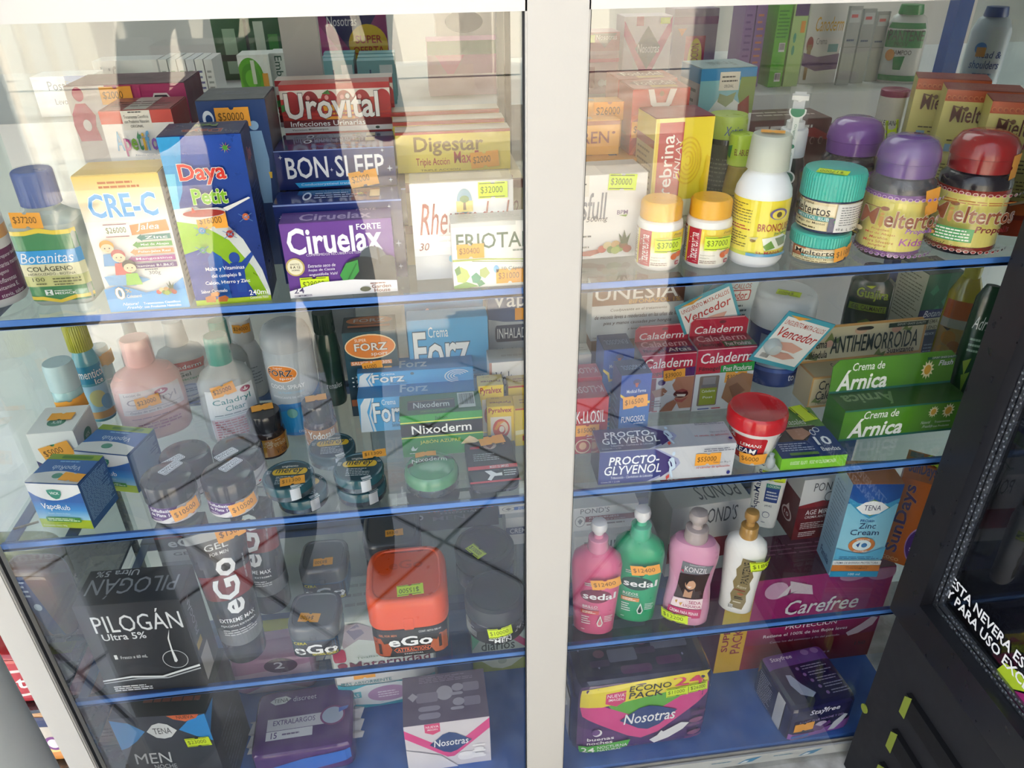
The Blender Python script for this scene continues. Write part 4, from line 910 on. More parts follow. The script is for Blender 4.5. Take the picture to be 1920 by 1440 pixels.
mb = MB(); S = plane((-.02, -r_*1.02, h*.87), (1, 0, 0), (0, -.12, -1), .04, h*.5); draw(mb, S, [R(.42, .03, .58, .95, '#e6ebe8'), E(.5, .03, .22, .10, '#e6ebe8'), E(.5, .03, .18, .08, '#3f8a6a'), E(.5, .93, .22, .10, '#e6ebe8'), E(.5, .93, .18, .08, '#2f6a5a'), E(.5, .5, .07, .03, '#3f8a6a'), T('Original', .46, .2, .54, .4, '#7a9a8a', 0, 0, None, 0, 270), T('Original', .46, .58, .54, .78, '#7a9a8a', 0, 0, None, 0, 270)], 3); mb.build('seal_strip', 'matte', r)
# teal lidded balm jars
def balm(loc, yaw, r_, h, label, side):
    r = thing('balm_jar', label, 'jar', loc, yaw, 'teal lidded balm jars')
    mb = MB(); mb.lathe([(r_*.86, 0), (r_*.95, .004), (r_*.98, h*.55), (r_*.9, h*.6)], '#23305c'); mb.build('jar_body', 'gloss', r)
    mb = MB(); S = wrap([(r_*.965, 0), (r_*.99, h*.6)], -95, 95, h*.53, h*.06)
    o = [R(0, 0, 1, 1, '#e3cfa6')]
    x = .0 if side == 0 else .18
    if side: o += [R(0, 0, .22, 1, '#e4e2d8'), LN(.02, .1, .2, .9, 7, '#5a5a5a', .3)]
    o += [R(x+.02, 0, x+.2, 1, '#a8603a'), R(x+.06, .10, x+.6, .4, '#e9dcbc'), T('Mieltertos', x+.08, .12, x+.56, .46, '#2a2018', .03), T('Crema', x+.25, .0, x+.38, .10, '#4a3a28', 0, .2), R(x+.16, .48, x+.60, .64, '#4a9a94'), T('MENTOL RUB', x+.20, .50, x+.56, .62, '#e0f0ee', .01), R(x+.05, .66, x+.55, .98, '#e8d8a8'), T('Con la Magia del Mentol', x+.07, .69, x+.53, .80, '#3a2a1a', .015), LN(x+.1, .85, x+.5, .95, 1, '#5a4a2a', .5), P([(x+.56, .5), (x+.74, .5), (x+.74, 1), (x+.56, 1)], '#1f2c60'), E(x+.66, .62, .05, .1, '#3f8a5a')]
    if not side: o += [R(.62, 0, 1, 1, '#e9e6e0'), LN(.66, .08, .97, .78, 8, '#6a6a6a', .3), T('60 g.', .64, .84, .72, .94, '#3a3a3a', .01), T('L 130622', .75, .86, .95, .95, '#3a3a3a', .01)]
    draw(mb, S, o); mb.build('label', 'gloss', r)
    mb = MB(); mb.lathe([(r_*1.0, h*.56), (r_*1.03, h*.57), (r_*1.03, h*.93), (r_*.97, h*.99), (r_*.9, h), (0, h)], '#2fb3a2', seg=120, ribs=1, ribd=.0006); mb.build('lid', 'plastic', r)
    return r, S
c, r_, yw = round_at(1478, 1582, 496, Z)
hb = zrow(426, c.x, c.y)-Z
rr, S = balm(c, yw, r_*.97, hb, 'small round balm jar with teal lid, lower one of the stacked pair', 1)
sticker(S, .82, .25, '$11000', 'o', rr, -8, 1.2, 30)
c2 = Vector((c.x+.004, c.y+.002, Z+hb+.0003))
hb2 = zrow(314, c2.x, c2.y)-Z-hb
rr, S = balm(c2, yw-.1, r_*1.0, hb2, 'small round balm jar with teal lid and lime tag, on top of the stacked pair', 0)
sticker(plane((-.03, .0, hb2+.0004), (1, .05, 0), (0, -1, 0), .06, .03), .50, .75, '$17000', 'y', rr, 4, 1.3, 3, True)
# honey jars
def honey(c, yaw, r_, h, label, lid, band, text2, body='#201c24', kids=True):
    r = thing('honey_jar', label, 'jar', c, yaw)
    mb = MB(); mb.lathe([(r_*.90, 0), (r_, .006), (r_, h*.60), (r_*.97, h*.64), (r_*.84, h*.675), (r_*.80, h*.69), (r_*.8, h*.72)], body); mb.build('jar_body', 'gloss', r)
    mb = MB(); S = wrap([(r_*1.004, 0), (r_*1.004, 1)], -100, 100, h*.565, h*.04)
    o = [R(0, 0, 1, 1, '#ecdf7c'), R(0, 0, 1, .075, band), R(0, .925, 1, 1, band)]
    hexc = '#e8c4c0' if not kids else '#d8b4dc'
    for i in range(22):
        for y in (.037, .963): 
            x = .02+i*.046; pts = [(x+.019*math.cos(t*PI/3), y+.028*math.sin(t*PI/3)) for t in range(6)]
            o.append(P(pts, hexc)); o.append(P([(x+.014*math.cos(t*PI/3), y+.02*math.sin(t*PI/3)) for t in range(6)], band))
    o += [RR(.02, .10, .26, .86, '#4a4a40', .06, .04), RR(.025, .105, .255, .855, '#c9ccb0', .06, .04), LN(.05, .13, .24, .60, 12, '#6a6a5a', .35), BAR(.07, .62, .22, .82)]
    o += [T('M', .32, .19, .44, .46, '#8a4a2c', .05, .1, '#efe4d4', .035), T('i', .45, .25, .48, .46, '#c08a3a', .04), P([(.455, .46), (.465, .36), (.478, .46), (.468, .5)], '#c08a3a'), T('eltertos', .485, .20, .86, .47, '#8a4a2c', .04, .05, '#efe4d4', .03), P([(.34, .155), (.46, .17), (.46, .185), (.34, .168)], '#7a5a35'), E(.475, .18, .027, .035, '#8a5030')]
    if kids:
        o += [T('Propóleo', .42, .50, .53, .545, '#b03a2a', .01), T('Miel de Abejas', .385, .565, .57, .61, '#b03a2a', .01), T('Marañón', .42, .63, .53, .67, '#b03a2a', .01), T('Mora Silvestre', .385, .69, .57, .735, '#b03a2a', .01), T('Jengibre', .42, .755, .53, .80, '#b03a2a', .01), T('Propolis', .62, .46, .80, .56, '#8a4ab0', .04, .2), T('Kids', .60, .62, .74, .74, '#a0409a', .05, .1),
              E(.335, .56, .03, .04, '#f0d8a8'), E(.315, .64, .03, .055, '#5a4a2a'), E(.31, .66, .028, .012, '#e0b840'), E(.30, .71, .018, .03, '#3a2f20'), P([(.29, .54), (.33, .60), (.27, .60)], '#e4e8ec'), P([(.33, .52), (.34, .47), (.345, .47), (.338, .52)], '#3a2f20')]
    else:
        o += [P([(.38, .56), (.62, .56), (.62, .78), (.38, .78)], '#3f9a55'), LN(.40, .575, .61, .77, 4, '#eef4e8', .45), T('Propolis', .62, .50, .84, .64, '#7a1f22', .05, .1)] + [P([(x+.026*math.cos(t*PI/3+.5), y+.042*math.sin(t*PI/3+.5)) for t in range(6)], cc) for x, y, cc in ((.335, .58, '#8a5a2a'), (.38, .62, '#8a5a2a'), (.335, .665, '#8a5a2a'), (.385, .70, '#8a5a2a'))] + [P([(x+.021*math.cos(t*PI/3+.5), y+.034*math.sin(t*PI/3+.5)) for t in range(6)], '#e0a860') for x, y in ((.335, .58), (.38, .62), (.335, .665), (.385, .70))] + [LN(.40, .10, .82, .17, 2, '#a8682a', .5)]
    o += [T('Natural', .33, .80, .48, .855, '#5a4a1a', 0, .4), T('Freshly', .36, .86, .50, .915, '#5a4a1a', 0, .4), T('Tratamientos Científicos', .51, .83, .80, .86, '#4a3f1a', .01), T('con Productos Naturales', .51, .875, .80, .905, '#4a3f1a', .01)]
    draw(mb, S, o); mb.build('label', 'gloss', r)
    mb = MB(); mb.lathe([(r_*.84, h*.685), (r_*.88, h*.69), (r_*.90, h*.80), (r_*.93, h*.805), (r_*.93, h*.82), (r_*.88, h*.90), (r_*.72, h*.965), (r_*.45, h*.995), (0, h)], lid, seg=56); mb.build('lid', 'gloss', r)
    return r, S
c, r_, yw = round_at(1604, 1716, 487, Z)
h = zrow(252, c.x, c.y)-Z
rp, S = honey(c, yw-.12, r_, h, 'dark honey jar with shiny purple domed lid and bee label, foremost purple one', '#5f2f86', '#8a5a9a', 1)
sticker(S, .80, .08, '', 'o', rp, 80, 1.2, 60)
mb = MB(); mb.lathe([(r_*1.02, h*.50), (r_*1.02, h*.62), (r_*.9, h*.68), (r_*.96, h*.80), (r_*.92, h*.9), (r_*.75, h*.98), (0, h*1.006)], '#f0f0f4'); mb.build('shrink_wrap', 'thin', rp)
loc, r_2, yw2, h2 = roundY(1555, 1668, 218, .128, Z)
r_2 = r_
r, S = honey(loc, yw2, r_, h2, 'dark honey jar with purple domed lid, rear one behind the stacked balm jars', '#7f539c', '#8a5a9a', 1)
c, r_, yw = round_at(1733, 1853, 478, Z)
h = zrow(243, c.x, c.y)-Z
r, S = honey(c, yw-.16, r_, h, 'dark honey jar with red domed lid and yellow honeycomb label', '#8e1f22', '#8e2420', 0, kids=False)
sticker(wrap([(r_*.95, 0), (r_*.95, 1)], -90, 90, h*.8, h*.7), .92, .5, '', 'o', r, 85, 1.1, 3)
# honey cartons turned towards the left
ops = [R(0, 0, 1, .085, '#c45a34')] + [P([(x+.03*math.cos(t*PI/3), .055+.018*math.sin(t*PI/3)) for t in range(6)], '#e08a5a') for x in [.04+.07*i for i in range(14)]] + [P([(x+.022*math.cos(t*PI/3), .055+.013*math.sin(t*PI/3)) for t in range(6)], '#b04a28') for x in [.04+.07*i for i in range(14)]] + [T('Mieltertos', .12, .115, .92, .24, '#5a2a1a', .04), P([(.12, .11), (.28, .13), (.28, .14), (.12, .12)], '#6a4a2a'), E(.30, .135, .03, .018, '#6a4a2a'), T('Niños', .50, .26, .84, .33, '#a8404a', .05, 0, '#e8e0f0', .03), LN(.15, .37, .5, .39, 1, '#5a4a2a', .5), R(.14, .41, .26, .47, '#8ab0c8'), LN(.3, .40, .85, .52, 4, '#6a5a2a', .35), LN(.15, .56, .8, .70, 5, '#6a5a2a', .3), BAR(.1, .80, .35, .95), R(.45, .72, 1, 1, '#b0401f'), E(.72, .80, .22, .07, '#8a2f18'), E(.72, .785, .18, .045, '#c8602a'), P([(.55, .74), (.8, .70), (.82, .715), (.57, .76)], '#d9c9a0')]
for i, (tl, W_m, Y) in enumerate((((1722, 147), .078, .215), ((1777, 168), .078, .150), ((1862, 190), .078, .085))):
    a = onY(tl, Y); yaw = -28
    hx = a.z-Z
    cxy = Vector((a.x, a.y, Z)) + Vector((math.cos(rad(yaw)), math.sin(rad(yaw)), 0))*W_m/2
    carton('honey_carton', ['yellow carton with orange top band and brown lettering, rearmost of three beside the end pane', 'yellow carton with orange top band, middle of three behind the red lidded jar', 'yellow carton with orange top band and brown lettering, foremost of three at the right end'][i], BX, cxy, rad(yaw), W_m, hx, .046, '#d9cf7a', {'front': ops, 'top': [R(0, 0, 1, 1, '#8e2f22'), LN(.2, .2, .8, .8, 4, '#b06a4a', .25)]}, group='yellow honey cartons', cols={'top': '#8e2f22', 'left': '#c9bf6a', 'right': '#b05028'})
loc, r_, yw, h = roundY(1655, 1706, 166, .272, Z)
r = thing('capsule_tin', 'white round can with maroon lid and lime tag at the back', 'can', loc, yw)
mb = MB(); mb.lathe([(r_, 0), (r_, h*.93)], '#cfcbc0'); S = wrap([(r_*1.004, 0), (r_*1.004, 1)], -90, 90, h*.92, h*.4); draw(mb, S, [T('VALERIANA', .22, .42, .72, .52, '#3a3a36', .01), P([(.45, .95), (.52, .62), (.6, .95)], '#9a9a9a')]); mb.build('can_body', 'gloss', r)
mb = MB(); mb.lathe([(r_*1.0, h*.93), (r_*1.01, h*.935), (r_*1.01, h*.99), (r_*.9, h), (0, h*.99)], '#8a2450'); mb.build('lid', 'plastic', r)
sticker(S, .62, .62, '', 'y', r, 80, 1.2, 8)
ctnY('propolis_carton', 'dark red carton with white outlined hexagons behind the pump bottle', BX, Z, (1402, 226), (1560, 224), .225, .06, '#5a1a1e', {'front': [LN(.1, .05, .9, .12, 1, '#e0d8d4', .5), P([(.5, .18), (.8, .1), (1, .2), (1, .26), (.7, .2)], '#a02a2a')] + [E(x, .26, .03, .05, '#c0908a', 6) for x in (.1, .2, .3, .6, .7, .8, .9)] + [E(x, .26, .024, .04, '#5a1a1e', 6) for x in (.1, .2, .3, .6, .7, .8, .9)], 'top': [LN(.2, .2, .9, .7, 2, '#cfc4bc', .35)]}, cols={'top': '#4a1a1c'})

# ================================================================== middle shelf, left half
Z = ZB
def vapo_front(n=0):
    return [R(0, 0, 1, 1, '#e9eaea'), P([(0, .17)]+[(x/10, .17+.20*math.sin(PI*(x/10)**.8)) for x in range(1, 10)]+[(1, .17), (1, 1), (0, 1)], '#1e5fae'), R(0, .40, 1, .58, '#1f68b8', '#2f8fd6'), R(0, .58, 1, .80, '#2f8fd6', '#9fd0e4'), R(0, .80, 1, 1, '#a9c21f', '#b9cf2a'),
            P([(.36, .13), (.50, .11), (.63, .14), (.62, .22), (.56, .31), (.49, .33), (.42, .29), (.37, .21)], '#2f8f78'), T('VICK', .41, .165, .59, .225, '#ffffff', .04), T('Vapo', .16, .43, .46, .60, '#ffffff', .045), T('Rub', .47, .45, .70, .565, '#ffffff', .01), T('Alcanfor, Mentol, Eucalipto', .24, .635, .66, .67, '#d4ecf8', 0), RR(.16, .735, .83, .84, '#3f8f3a', .03, .2), LN(.20, .75, .80, .825, 2, '#dfeecf', .5), T('UNGÜENTO TÓPICO', .36, .86, .62, .885, '#3a5a1a', 0), T('Contenido Neto 50g', .06, .905, .52, .955, '#f0f6d8', .02)]
def vapo_top():
    return [R(0, 0, 1, .20, '#7f9a2c'), RR(.25, .05, .85, .15, '#4a7a2a', .05, .3), R(0, .20, 1, .72, '#2c62a0'), T('VapoRub', .25, .36, .80, .56, '#b9c6d6', .03, 0, None, .04, 180), LN(.3, .24, .75, .30, 1, '#7fb0d6', .6), P([(0, .72)]+[(x/10, .72-.12*math.sin(PI*x/10)) for x in range(1, 10)]+[(1, .72), (1, 1), (0, 1)], '#cfcfcb'), E(.5, .76, .10, .09, '#4a8a76')]
vs_ = [R(0, 0, 1, 1, '#1d4f8a', '#1c5a92'), LN(.06, .04, .94, .86, 26, '#8fb4d4', .45)]
ctn('vapour_rub_carton', 'blue and lime carton with green shield, foremost one at the left of the middle shelf', MC, Z, (81, 987), (177, 991), (50, 906), .052, '#1c4f8c', {'front': vapo_front(), 'top': vapo_top(), 'right': vs_}, group='blue and lime ointment cartons', st=[('top', .80, .80, '', 'o', 6, 1.1)])
ctn('vapour_rub_carton', 'blue and lime carton with green shield, second one close behind the foremost', MC, Z, (164, 914), (261, 924), (136, 846), .055, '#1c4f8c', {'front': vapo_front(), 'top': vapo_top(), 'right': vs_}, group='blue and lime ointment cartons')
ctnY('vapour_rub_carton', 'white carton with green shield and navy lower half behind the two blue ones', MC, Z, (47, 812), (138, 812), .118, .058, '#e4e3de', {'front': [P([(0, .60)]+[(x/10, .60+.22*math.sin(PI*x/10)) for x in range(1, 10)]+[(1, .60), (1, 1), (0, 1)], '#23285e'), P([(.34, .28), (.5, .25), (.66, .29), (.6, .50), (.5, .55), (.40, .50)], '#2f8f62'), T('VapoRub', .3, .74, .7, .88, '#e8e8f0', .03)], 'top': [E(.5, .62, .2, .16, '#4f8a72'), T('VICK', .40, .56, .62, .68, '#e0e8e4', .03, 0, None, .04, 180)], 'right': [E(.5, .38, .2, .14, '#4a8a72'), T('VICK', .4, .34, .6, .42, '#e0e8e4', .03)]}, st=[('front', .52, .40, '$5000', 'o', -14, 1.6), ('top', .55, .45, '', 'o', 2, 1.25)])
# lotion bottles in clear wrap
def lotion(c, yaw, r_, h, label, body, capc, ops, hc, mat='plastic'):
    r = thing('lotion_bottle', label, 'bottle', c, yaw)
    hs = h*hc
    pr = [(r_*.90, 0), (r_, .006), (r_*1.02, hs*.45), (r_*.98, hs*.78), (r_*.80, hs*.90), (r_*.46, hs*.975), (r_*.40, hs), (r_*.40, hs+.008)]
    mb = MB(); mb.lathe(pr, body, 1, .62, 2.4, 48); mb.build('bottle_body', mat, r)
    mb = MB(); S = wrap([(q[0]*1.006, q[1]) for q in pr], -62, 62, hs*.74, hs*.04, 1, .62, 2.4, flat=True); draw(mb, S, ops); mb.build('label', 'gloss', r)
    rc = r_*.42
    mb = MB(); mb.lathe([(rc, hs+.001), (rc*1.02, hs+.003), (rc*.98, h-.002), (rc*.9, h), (0, h)], capc, 1, .95, 2, 40); mb.build('cap', 'plastic', r)
    mb = MB(); mb.lathe([(r_*1.03, .004), (r_*1.05, hs*.5), (r_*1.0, hs*.8), (r_*.6, hs*.98), (rc*1.1, hs+.004), (rc*1.1, h), (0, h+.001)], '#f2f4f4', 1, .68, 2.3, 32); mb.build('shrink_wrap', 'thin', r)
    return r, S
flower = lambda x, y: [E(x, y, .11, .055, '#b0305a'), E(x, y-.012, .02, .03, '#f4e4ea', 8), P([(x-.06, y-.01), (x-.01, y+.005), (x, y+.03), (x-.04, y+.02)], '#f4e4ea'), P([(x+.06, y-.01), (x+.01, y+.005), (x, y+.03), (x+.04, y+.02)], '#f4e4ea')]
def cal_ops(clear):
    if clear: return [R(.02, .0, .98, 1, '#eceff0'), T('Caladryl', .12, .17, .88, .30, '#1d8288', .02), T('Clear', .34, .31, .74, .41, '#1d8288', .02)]+flower(.80, .08)+[LN(.12, .45, .9, .48, 1, '#7a8a90', .6), R(.10, .50, .9, .505, '#3a9a98'), R(.05, .54, .95, 1, '#d8c0c4'), LN(.10, .56, .9, .96, 8, '#b03a4a', .5)]
    return [R(.02, 0, .98, .46, '#ecdedc')]+[T('Loción de', .08, .03, .34, .08, '#9a8a90', 0), T('Caladryl', .10, .14, .88, .30, '#b0a0a8', 0)]+flower(.66, .09)+[R(.06, .355, .92, .36, '#8a7a88'), T('Óxido de zinc 8% calamina', .12, .37, .84, .425, '#8a7a88', 0), LN(.12, .52, .8, .56, 1, '#b58a92', .5), LN(.18, .64, .85, .82, 3, '#b05a78', .45)]
loc, r_, yw = round_at(252, 350, 829, Z); h = zrow(633, loc.x, loc.y)-Z
r, S = lotion(loc, yw+.05, r_*1.2, h, 'pink lotion bottle with pink cap and a white label, in clear wrap', '#e9b4ac', '#eeb7b2', cal_ops(0), .74)
sticker(S, .42, .20, '$23000', 'o', r, -3, 1.2, 30)
loc, r_, yw, h = roundY(383, 421, 628, .182, Z)
r, S = lotion(loc, yw+.12, .034, h, 'translucent lotion bottle with teal cap and orange price tag, in clear wrap', '#cfd3d0', '#12887c', cal_ops(1), .74, 'frost')
sticker(S, .38, -.02, '$25000', 'o', r, -8, 1.2, 30)
loc, r_, yw, h = roundY(388, 424, 600, .244, Z)
lotion(loc, yw, .028, h, 'translucent lotion bottle with teal cap, behind the price tagged one', '#c9cdca', '#12887c', cal_ops(1), .74, 'frost')
def gelbottle(c, yaw, r_, h, label, red):
    r = thing('gel_bottle', label, 'bottle', c, yaw); hs = h*.72
    pr = [(r_*.92, 0), (r_, .005), (r_, hs*.8), (r_*.85, hs*.9), (r_*.4, hs*.985), (r_*.36, hs), (r_*.36, hs+.006)]
    mb = MB(); mb.lathe(pr, '#d3d9d9', 1, .65, 2.6); mb.build('bottle_body', 'frost', r)
    mb = MB(); S = wrap([(q[0]*1.005, q[1]) for q in pr], -58, 58, hs*.78, hs*.04, 1, .65, 2.6, flat=True)
    draw(mb, S, [R(0, 0, 1, 1, '#cfd4d4'), R(0, 0, 1, .20, '#c02a32'), T('Caladerm', .08, .07, .9, .16, '#ffffff', .03), T('Gel', .32, .24, .62, .33, '#3a5a5a', .03), T('antibacterial', .12, .36, .88, .42, '#4a9a7a', .02), E(.5, .66, .32, .15, '#3a4f88'), E(.5, .66, .28, .12, '#9fb0c8'), LN(.2, .60, .8, .7, 2, '#3a4f88', .5), LN(.15, .84, .85, .9, 1, '#4a5a8a', .5), R(0, .94, 1, 1, '#2a4a9a')]); mb.build('label', 'gloss', r)
    mb = MB(); mb.lathe([(r_*.44, hs), (r_*.46, hs+.002), (r_*.42, hs+.016), (r_*.40, h), (0, h)], '#c2c8c8', seg=40); mb.build('cap', 'plastic', r)
    return r
loc, r_, yw, h = roundY(304, 338, 600, .280, Z)
gelbottle(loc, yw, .032, h, 'clear gel bottle with red and white label behind the pink lotion bottle', 1)
loc, r_, yw, h = roundY(222, 250, 596, .288, Z)
gelbottle(loc, yw, .019, h, 'clear gel bottle with red label seen through haze, left of the pink lotion bottle', 1)
loc, r_, yw, h = roundY(428, 468, 596, .286, Z)
r = thing('white_bottle', 'plain white bottle with orange price tag behind the teal capped bottles', 'bottle', loc, yw)
mb = MB(); mb.lathe([(r_*1.3, 0), (r_*1.4, .006), (r_*1.4, h*.55), (r_*1.1, h*.66), (r_*.9, h*.7), (r_*.9, h*.72)], '#e6e8e8'); S = wrap([(r_*1.41, 0), (r_*1.41, 1)], -70, 70, h*.52, h*.1); draw(mb, S, [LN(.2, .2, .8, .8, 6, '#9aa0a0', .3)]); mb.build('bottle_body', 'plastic', r)
mb = MB(); mb.lathe([(r_*.95, h*.71), (r_*1.0, h*.72), (r_*.95, h), (0, h)], '#eeeeec'); mb.build('cap', 'plastic', r); S = wrap([(r_, 0), (r_, 1)], -80, 80, h, h*.72); sticker(S, .5, .3, '$24000', 'o', r, 3, 1.0)
loc, r_, yw, h = roundY(112, 160, 606, .252, Z)
r = thing('tonic_bottle', 'bottle with ribbed yellow green cap and pale blue label, left side of middle shelf', 'bottle', loc, yw)
mb = MB(); mb.lathe([(r_*.95, 0), (r_, .005), (r_, h*.62), (r_*.75, h*.72), (r_*.7, h*.76)], '#5fa6b4'); S = wrap([(r_*1.005, 0), (r_*1.005, 1)], -85, 85, h*.60, h*.03); draw(mb, S, [R(0, 0, 1, .32, '#1f86a8'), T('menticol', .2, .06, .86, .22, '#f4f6f6', .05, 0, '#1a3040', .05), T('Ice', .55, .24, .78, .34, '#f4f6f6', .04, 0, '#1a3040', .05), R(0, .36, 1, 1, '#a9d0e4'), E(.5, .6, .2, .16, '#e4d890'), E(.7, .7, .16, .14, '#7fb4d6'), R(.1, .85, .9, .98, '#e0a868')]); mb.build('bottle_body', 'gloss', r)
mb = MB(); mb.lathe([(r_*.8, h*.74), (r_*.86, h*.75), (r_*.84, h*.98), (r_*.7, h), (0, h)], '#a8a52c', seg=64, ribs=1, ribd=.0007); mb.build('cap', 'plastic', r)
for i, (xl, xr, yt, Y, lb) in enumerate(((80, 132, 678, .198, 'pale wrapped jar with orange tag on its front, left of the pink lotion bottle'), (166, 198, 648, .289, 'pale wrapped jar with orange tag on its lid, beside the pink lotion bottle'))):
    loc, r_, yw, h = roundY(xl, xr, yt, Y, Z)
    r = thing('gel_jar', lb, 'jar', loc, yw, 'pale wrapped jars')
    mb = MB(); mb.lathe([(r_*.9, 0), (r_, .005), (r_, h*.66), (r_*.9, h*.70)], '#a9cfd2'); S = wrap([(r_*1.005, 0), (r_*1.005, 1)], -70, 70, h*.6, h*.1); draw(mb, S, [LN(.2, .2, .8, .8, 4, '#d8e8ea', .35)]); mb.build('jar_body', 'gloss', r)
    mb = MB(); mb.lathe([(r_*.94, h*.68), (r_*1.03, h*.69), (r_*1.03, h*.96), (r_*.95, h), (0, h)], '#b9d0d4'); mb.build('lid', 'plastic', r)
    sticker(S if i == 0 else wrap([(r_*1.035, 0), (r_*1.035, 1)], -70, 70, h*.96, h*.7), .5, .15 if i == 0 else .55, '', 'o', r, -6, 1.5, 30)
# spray can
loc, r_, yw, h = roundY(474, 586, 604, .190, Z)
r_ *= .84
r = thing('cooling_spray_can', 'grey topped spray can with blue lower half and orange oval badge', 'spray can', loc, yw)
mb = MB(); pr = [(r_*.92, 0), (r_, .004), (r_, h*.80), (r_*.95, h*.86)]; mb.lathe(pr, '#b6bec6'); S = wrap([(r_*1.004, 0), (r_*1.004, 1)], -95, 95, h*.80, .004)
draw(mb, S, [R(0, 0, 1, 1, '#b3bcc4'), P([(0, .72), (.3, .60), (.6, .58), (1, .44), (1, 1), (0, 1)], '#3f86c8'), P([(0, .80), (.4, .66), (1, .56), (1, .9), (0, 1)], '#2f9ad8'), E(.36, .22, .20, .105, '#f0e6dc'), E(.36, .22, .19, .095, '#e58a3a'), T('FORZ', .19, .175, .50, .25, '#3a3f4a', .03, 0, '#f4f0ea', .04), T('sport', .34, .262, .52, .295, '#f6efe6', .02), T('super', .28, .14, .40, .165, '#f6efe6', 0), T('COOL SPRAY', .20, .35, .62, .40, '#eef2f4', .03), T('ULTRARECOVERY', .30, .43, .60, .455, '#9fd0ea', .01), T('REFRESCANTE EN AEROSOL', .22, .49, .66, .515, '#e4ecf0', .02), E(.42, .70, .06, .06, '#6aa8a0'), P([(.56, .64), (.62, .66), (.60, .80), (.56, .88), (.54, .78)], '#7a2a2a'), E(.58, .64, .02, .02, '#8a3a3a'), T('DE', .46, .92, .52, .95, '#cfe4f4', 0)]); mb.build('can_body', 'metal' if 0 else 'gloss', r)
mb = MB(); mb.lathe([(r_*.96, h*.80), (r_*1.02, h*.81), (r_*1.0, h*.90), (r_*.85, h*.97), (r_*.6, h), (0, h)], '#a6acb2'); mb.build('cap', 'plastic', r)
# dark teal sport carton
ops = [R(0, 0, 1, 1, '#1c4a5a', '#16384a'), E(.5, .17, .48, .145, '#f0d8b0'), E(.5, .17, .46, .13, '#e2853a'), T('SUPER', .22, .075, .44, .11, '#f6e8d8', .02), T('FORZ', .20, .125, .82, .215, '#ece8e4', .045, 0, '#2a2a30', .05), T('sport', .5, .235, .82, .285, '#f6e8d8', .02), R(.1, .33, .88, .375, '#d88a5a'), T('SALICILATO 30%', .12, .335, .86, .37, '#f4e8dc', .02), T('Masaje muscular', .16, .50, .70, .535, '#f0f2f2', .02), T('Sensación de calor', .16, .55, .76, .585, '#f0f2f2', .02), T('Acción calmante', .16, .60, .70, .635, '#f0f2f2', .02)] + [E(.10, y, .02, .008, '#f0f2f2', 10) for y in (.518, .568, .618)] + [P([(.72, .40), (.86, .40), (.96, .52), (.92, .62), (.78, .60), (.68, .5)], '#c9a060'), P([(.74, .46), (.9, .48), (.88, .58), (.76, .56)], '#e0c8a0'), R(.02, .78, .26, .86, '#d06a2a')]
ctnY('sport_balm_carton', 'dark teal carton with orange oval badge and orange tag behind the iodine jars', MC, Z, (640, 624), (741, 620), .20, .045, '#173c4c', {'front': ops, 'top': [E(.5, .30, .44, .26, '#b0683a'), T('FORZ', .2, .2, .8, .42, '#c9b8b0', .04, 0, '#2a2a30', .04), R(.1, .62, .9, .75, '#a8603a')]}, cols={'top': '#1c3038'}, st=[('front', .5, .40, '$5000', 'o', -8, 1.15)])
loc, r_, yw, h = roundY(584, 622, 584, .245, Z)
r = thing('dark_green_bottle', 'dark green bottle standing between the spray can and the teal carton', 'bottle', loc, yw)
mb = MB(); mb.lathe([(r_*1.2, 0), (r_*1.3, .006), (r_*1.3, h*.6), (r_*1.1, h*.75), (r_*.9, h*.8)], '#2c4a3c'); S = wrap([(r_*1.31, 0), (r_*1.31, 1)], -70, 70, h*.55, h*.1); draw(mb, S, [R(0, .1, 1, .5, '#27463a'), T('renales', .3, .6, .8, .75, '#c8d0cc', .02)]); mb.build('bottle_body', 'gloss', r)
mb = MB(); mb.lathe([(r_*.95, h*.79), (r_, h*.8), (r_*.95, h), (0, h)], '#24382e', seg=64, ribs=1, ribd=.0006); mb.build('cap', 'plastic', r)
# pale blue cream cartons
swirl = []
for k in range(4):
    r0 = .05+.05*k; swirl.append(P([(.80+r0*math.cos(t*.25), .55+r0*2.2*math.sin(t*.25)) for t in range(4, 22)]+[(.80+(r0-.015)*math.cos(t*.25), .55+(r0-.015)*2.2*math.sin(t*.25)) for t in range(21, 3, -1)], '#dcecf6'))
def forz(asp=0): 
    return [R(0, 0, 1, 1, '#4ba6de', '#6ab8e6'), R(0, .66, 1, 1, '#9fcde8'), T('Crema', .25, .08, .50, .20, '#e4f2fa', .02), T('Forz', .06, .13, .76, .58, '#f2f6f8', .04, 0, '#41607a', .04), T('Aplicación Externa', .50, .66, .92, .72, '#1d5a94', .02, .2), LN(.6, .60, .86, .63, 1, '#3a6a9a', .5)]
long_ = [R(0, 0, 1, 1, '#4fa8e2', '#66b6e8'), P([(0, 1), (.02, .2), (.06, 0), (.12, 0), (.07, .4), (.10, 1)], '#e6eef4'), P([(.13, 1), (.10, .5), (.14, 0), (.125, 0), (.085, .5), (.11, 1)], '#e6eef4'), T('Crema', .20, .06, .32, .22, '#e4f2fa', .01), T('Forz', .12, .14, .40, .74, '#f2f6f8', .04, 0, '#41607a', .04), T('Salicilato de Metilo', .27, .78, .42, .88, '#2a4a6a', 0), E(.47, .18, .016, .10, '#5a7a90')]
longsw = [P([(.86+r0*math.cos(t*.25), .55+r0*4.2*math.sin(t*.25)) for t in range(6, 24)]+[(.86+(r0-.012)*math.cos(t*.25), .55+(r0-.012)*4.2*math.sin(t*.25)) for t in range(23, 5, -1)], '#e4f0f8') for r0 in (.04, .065, .09, .115)]
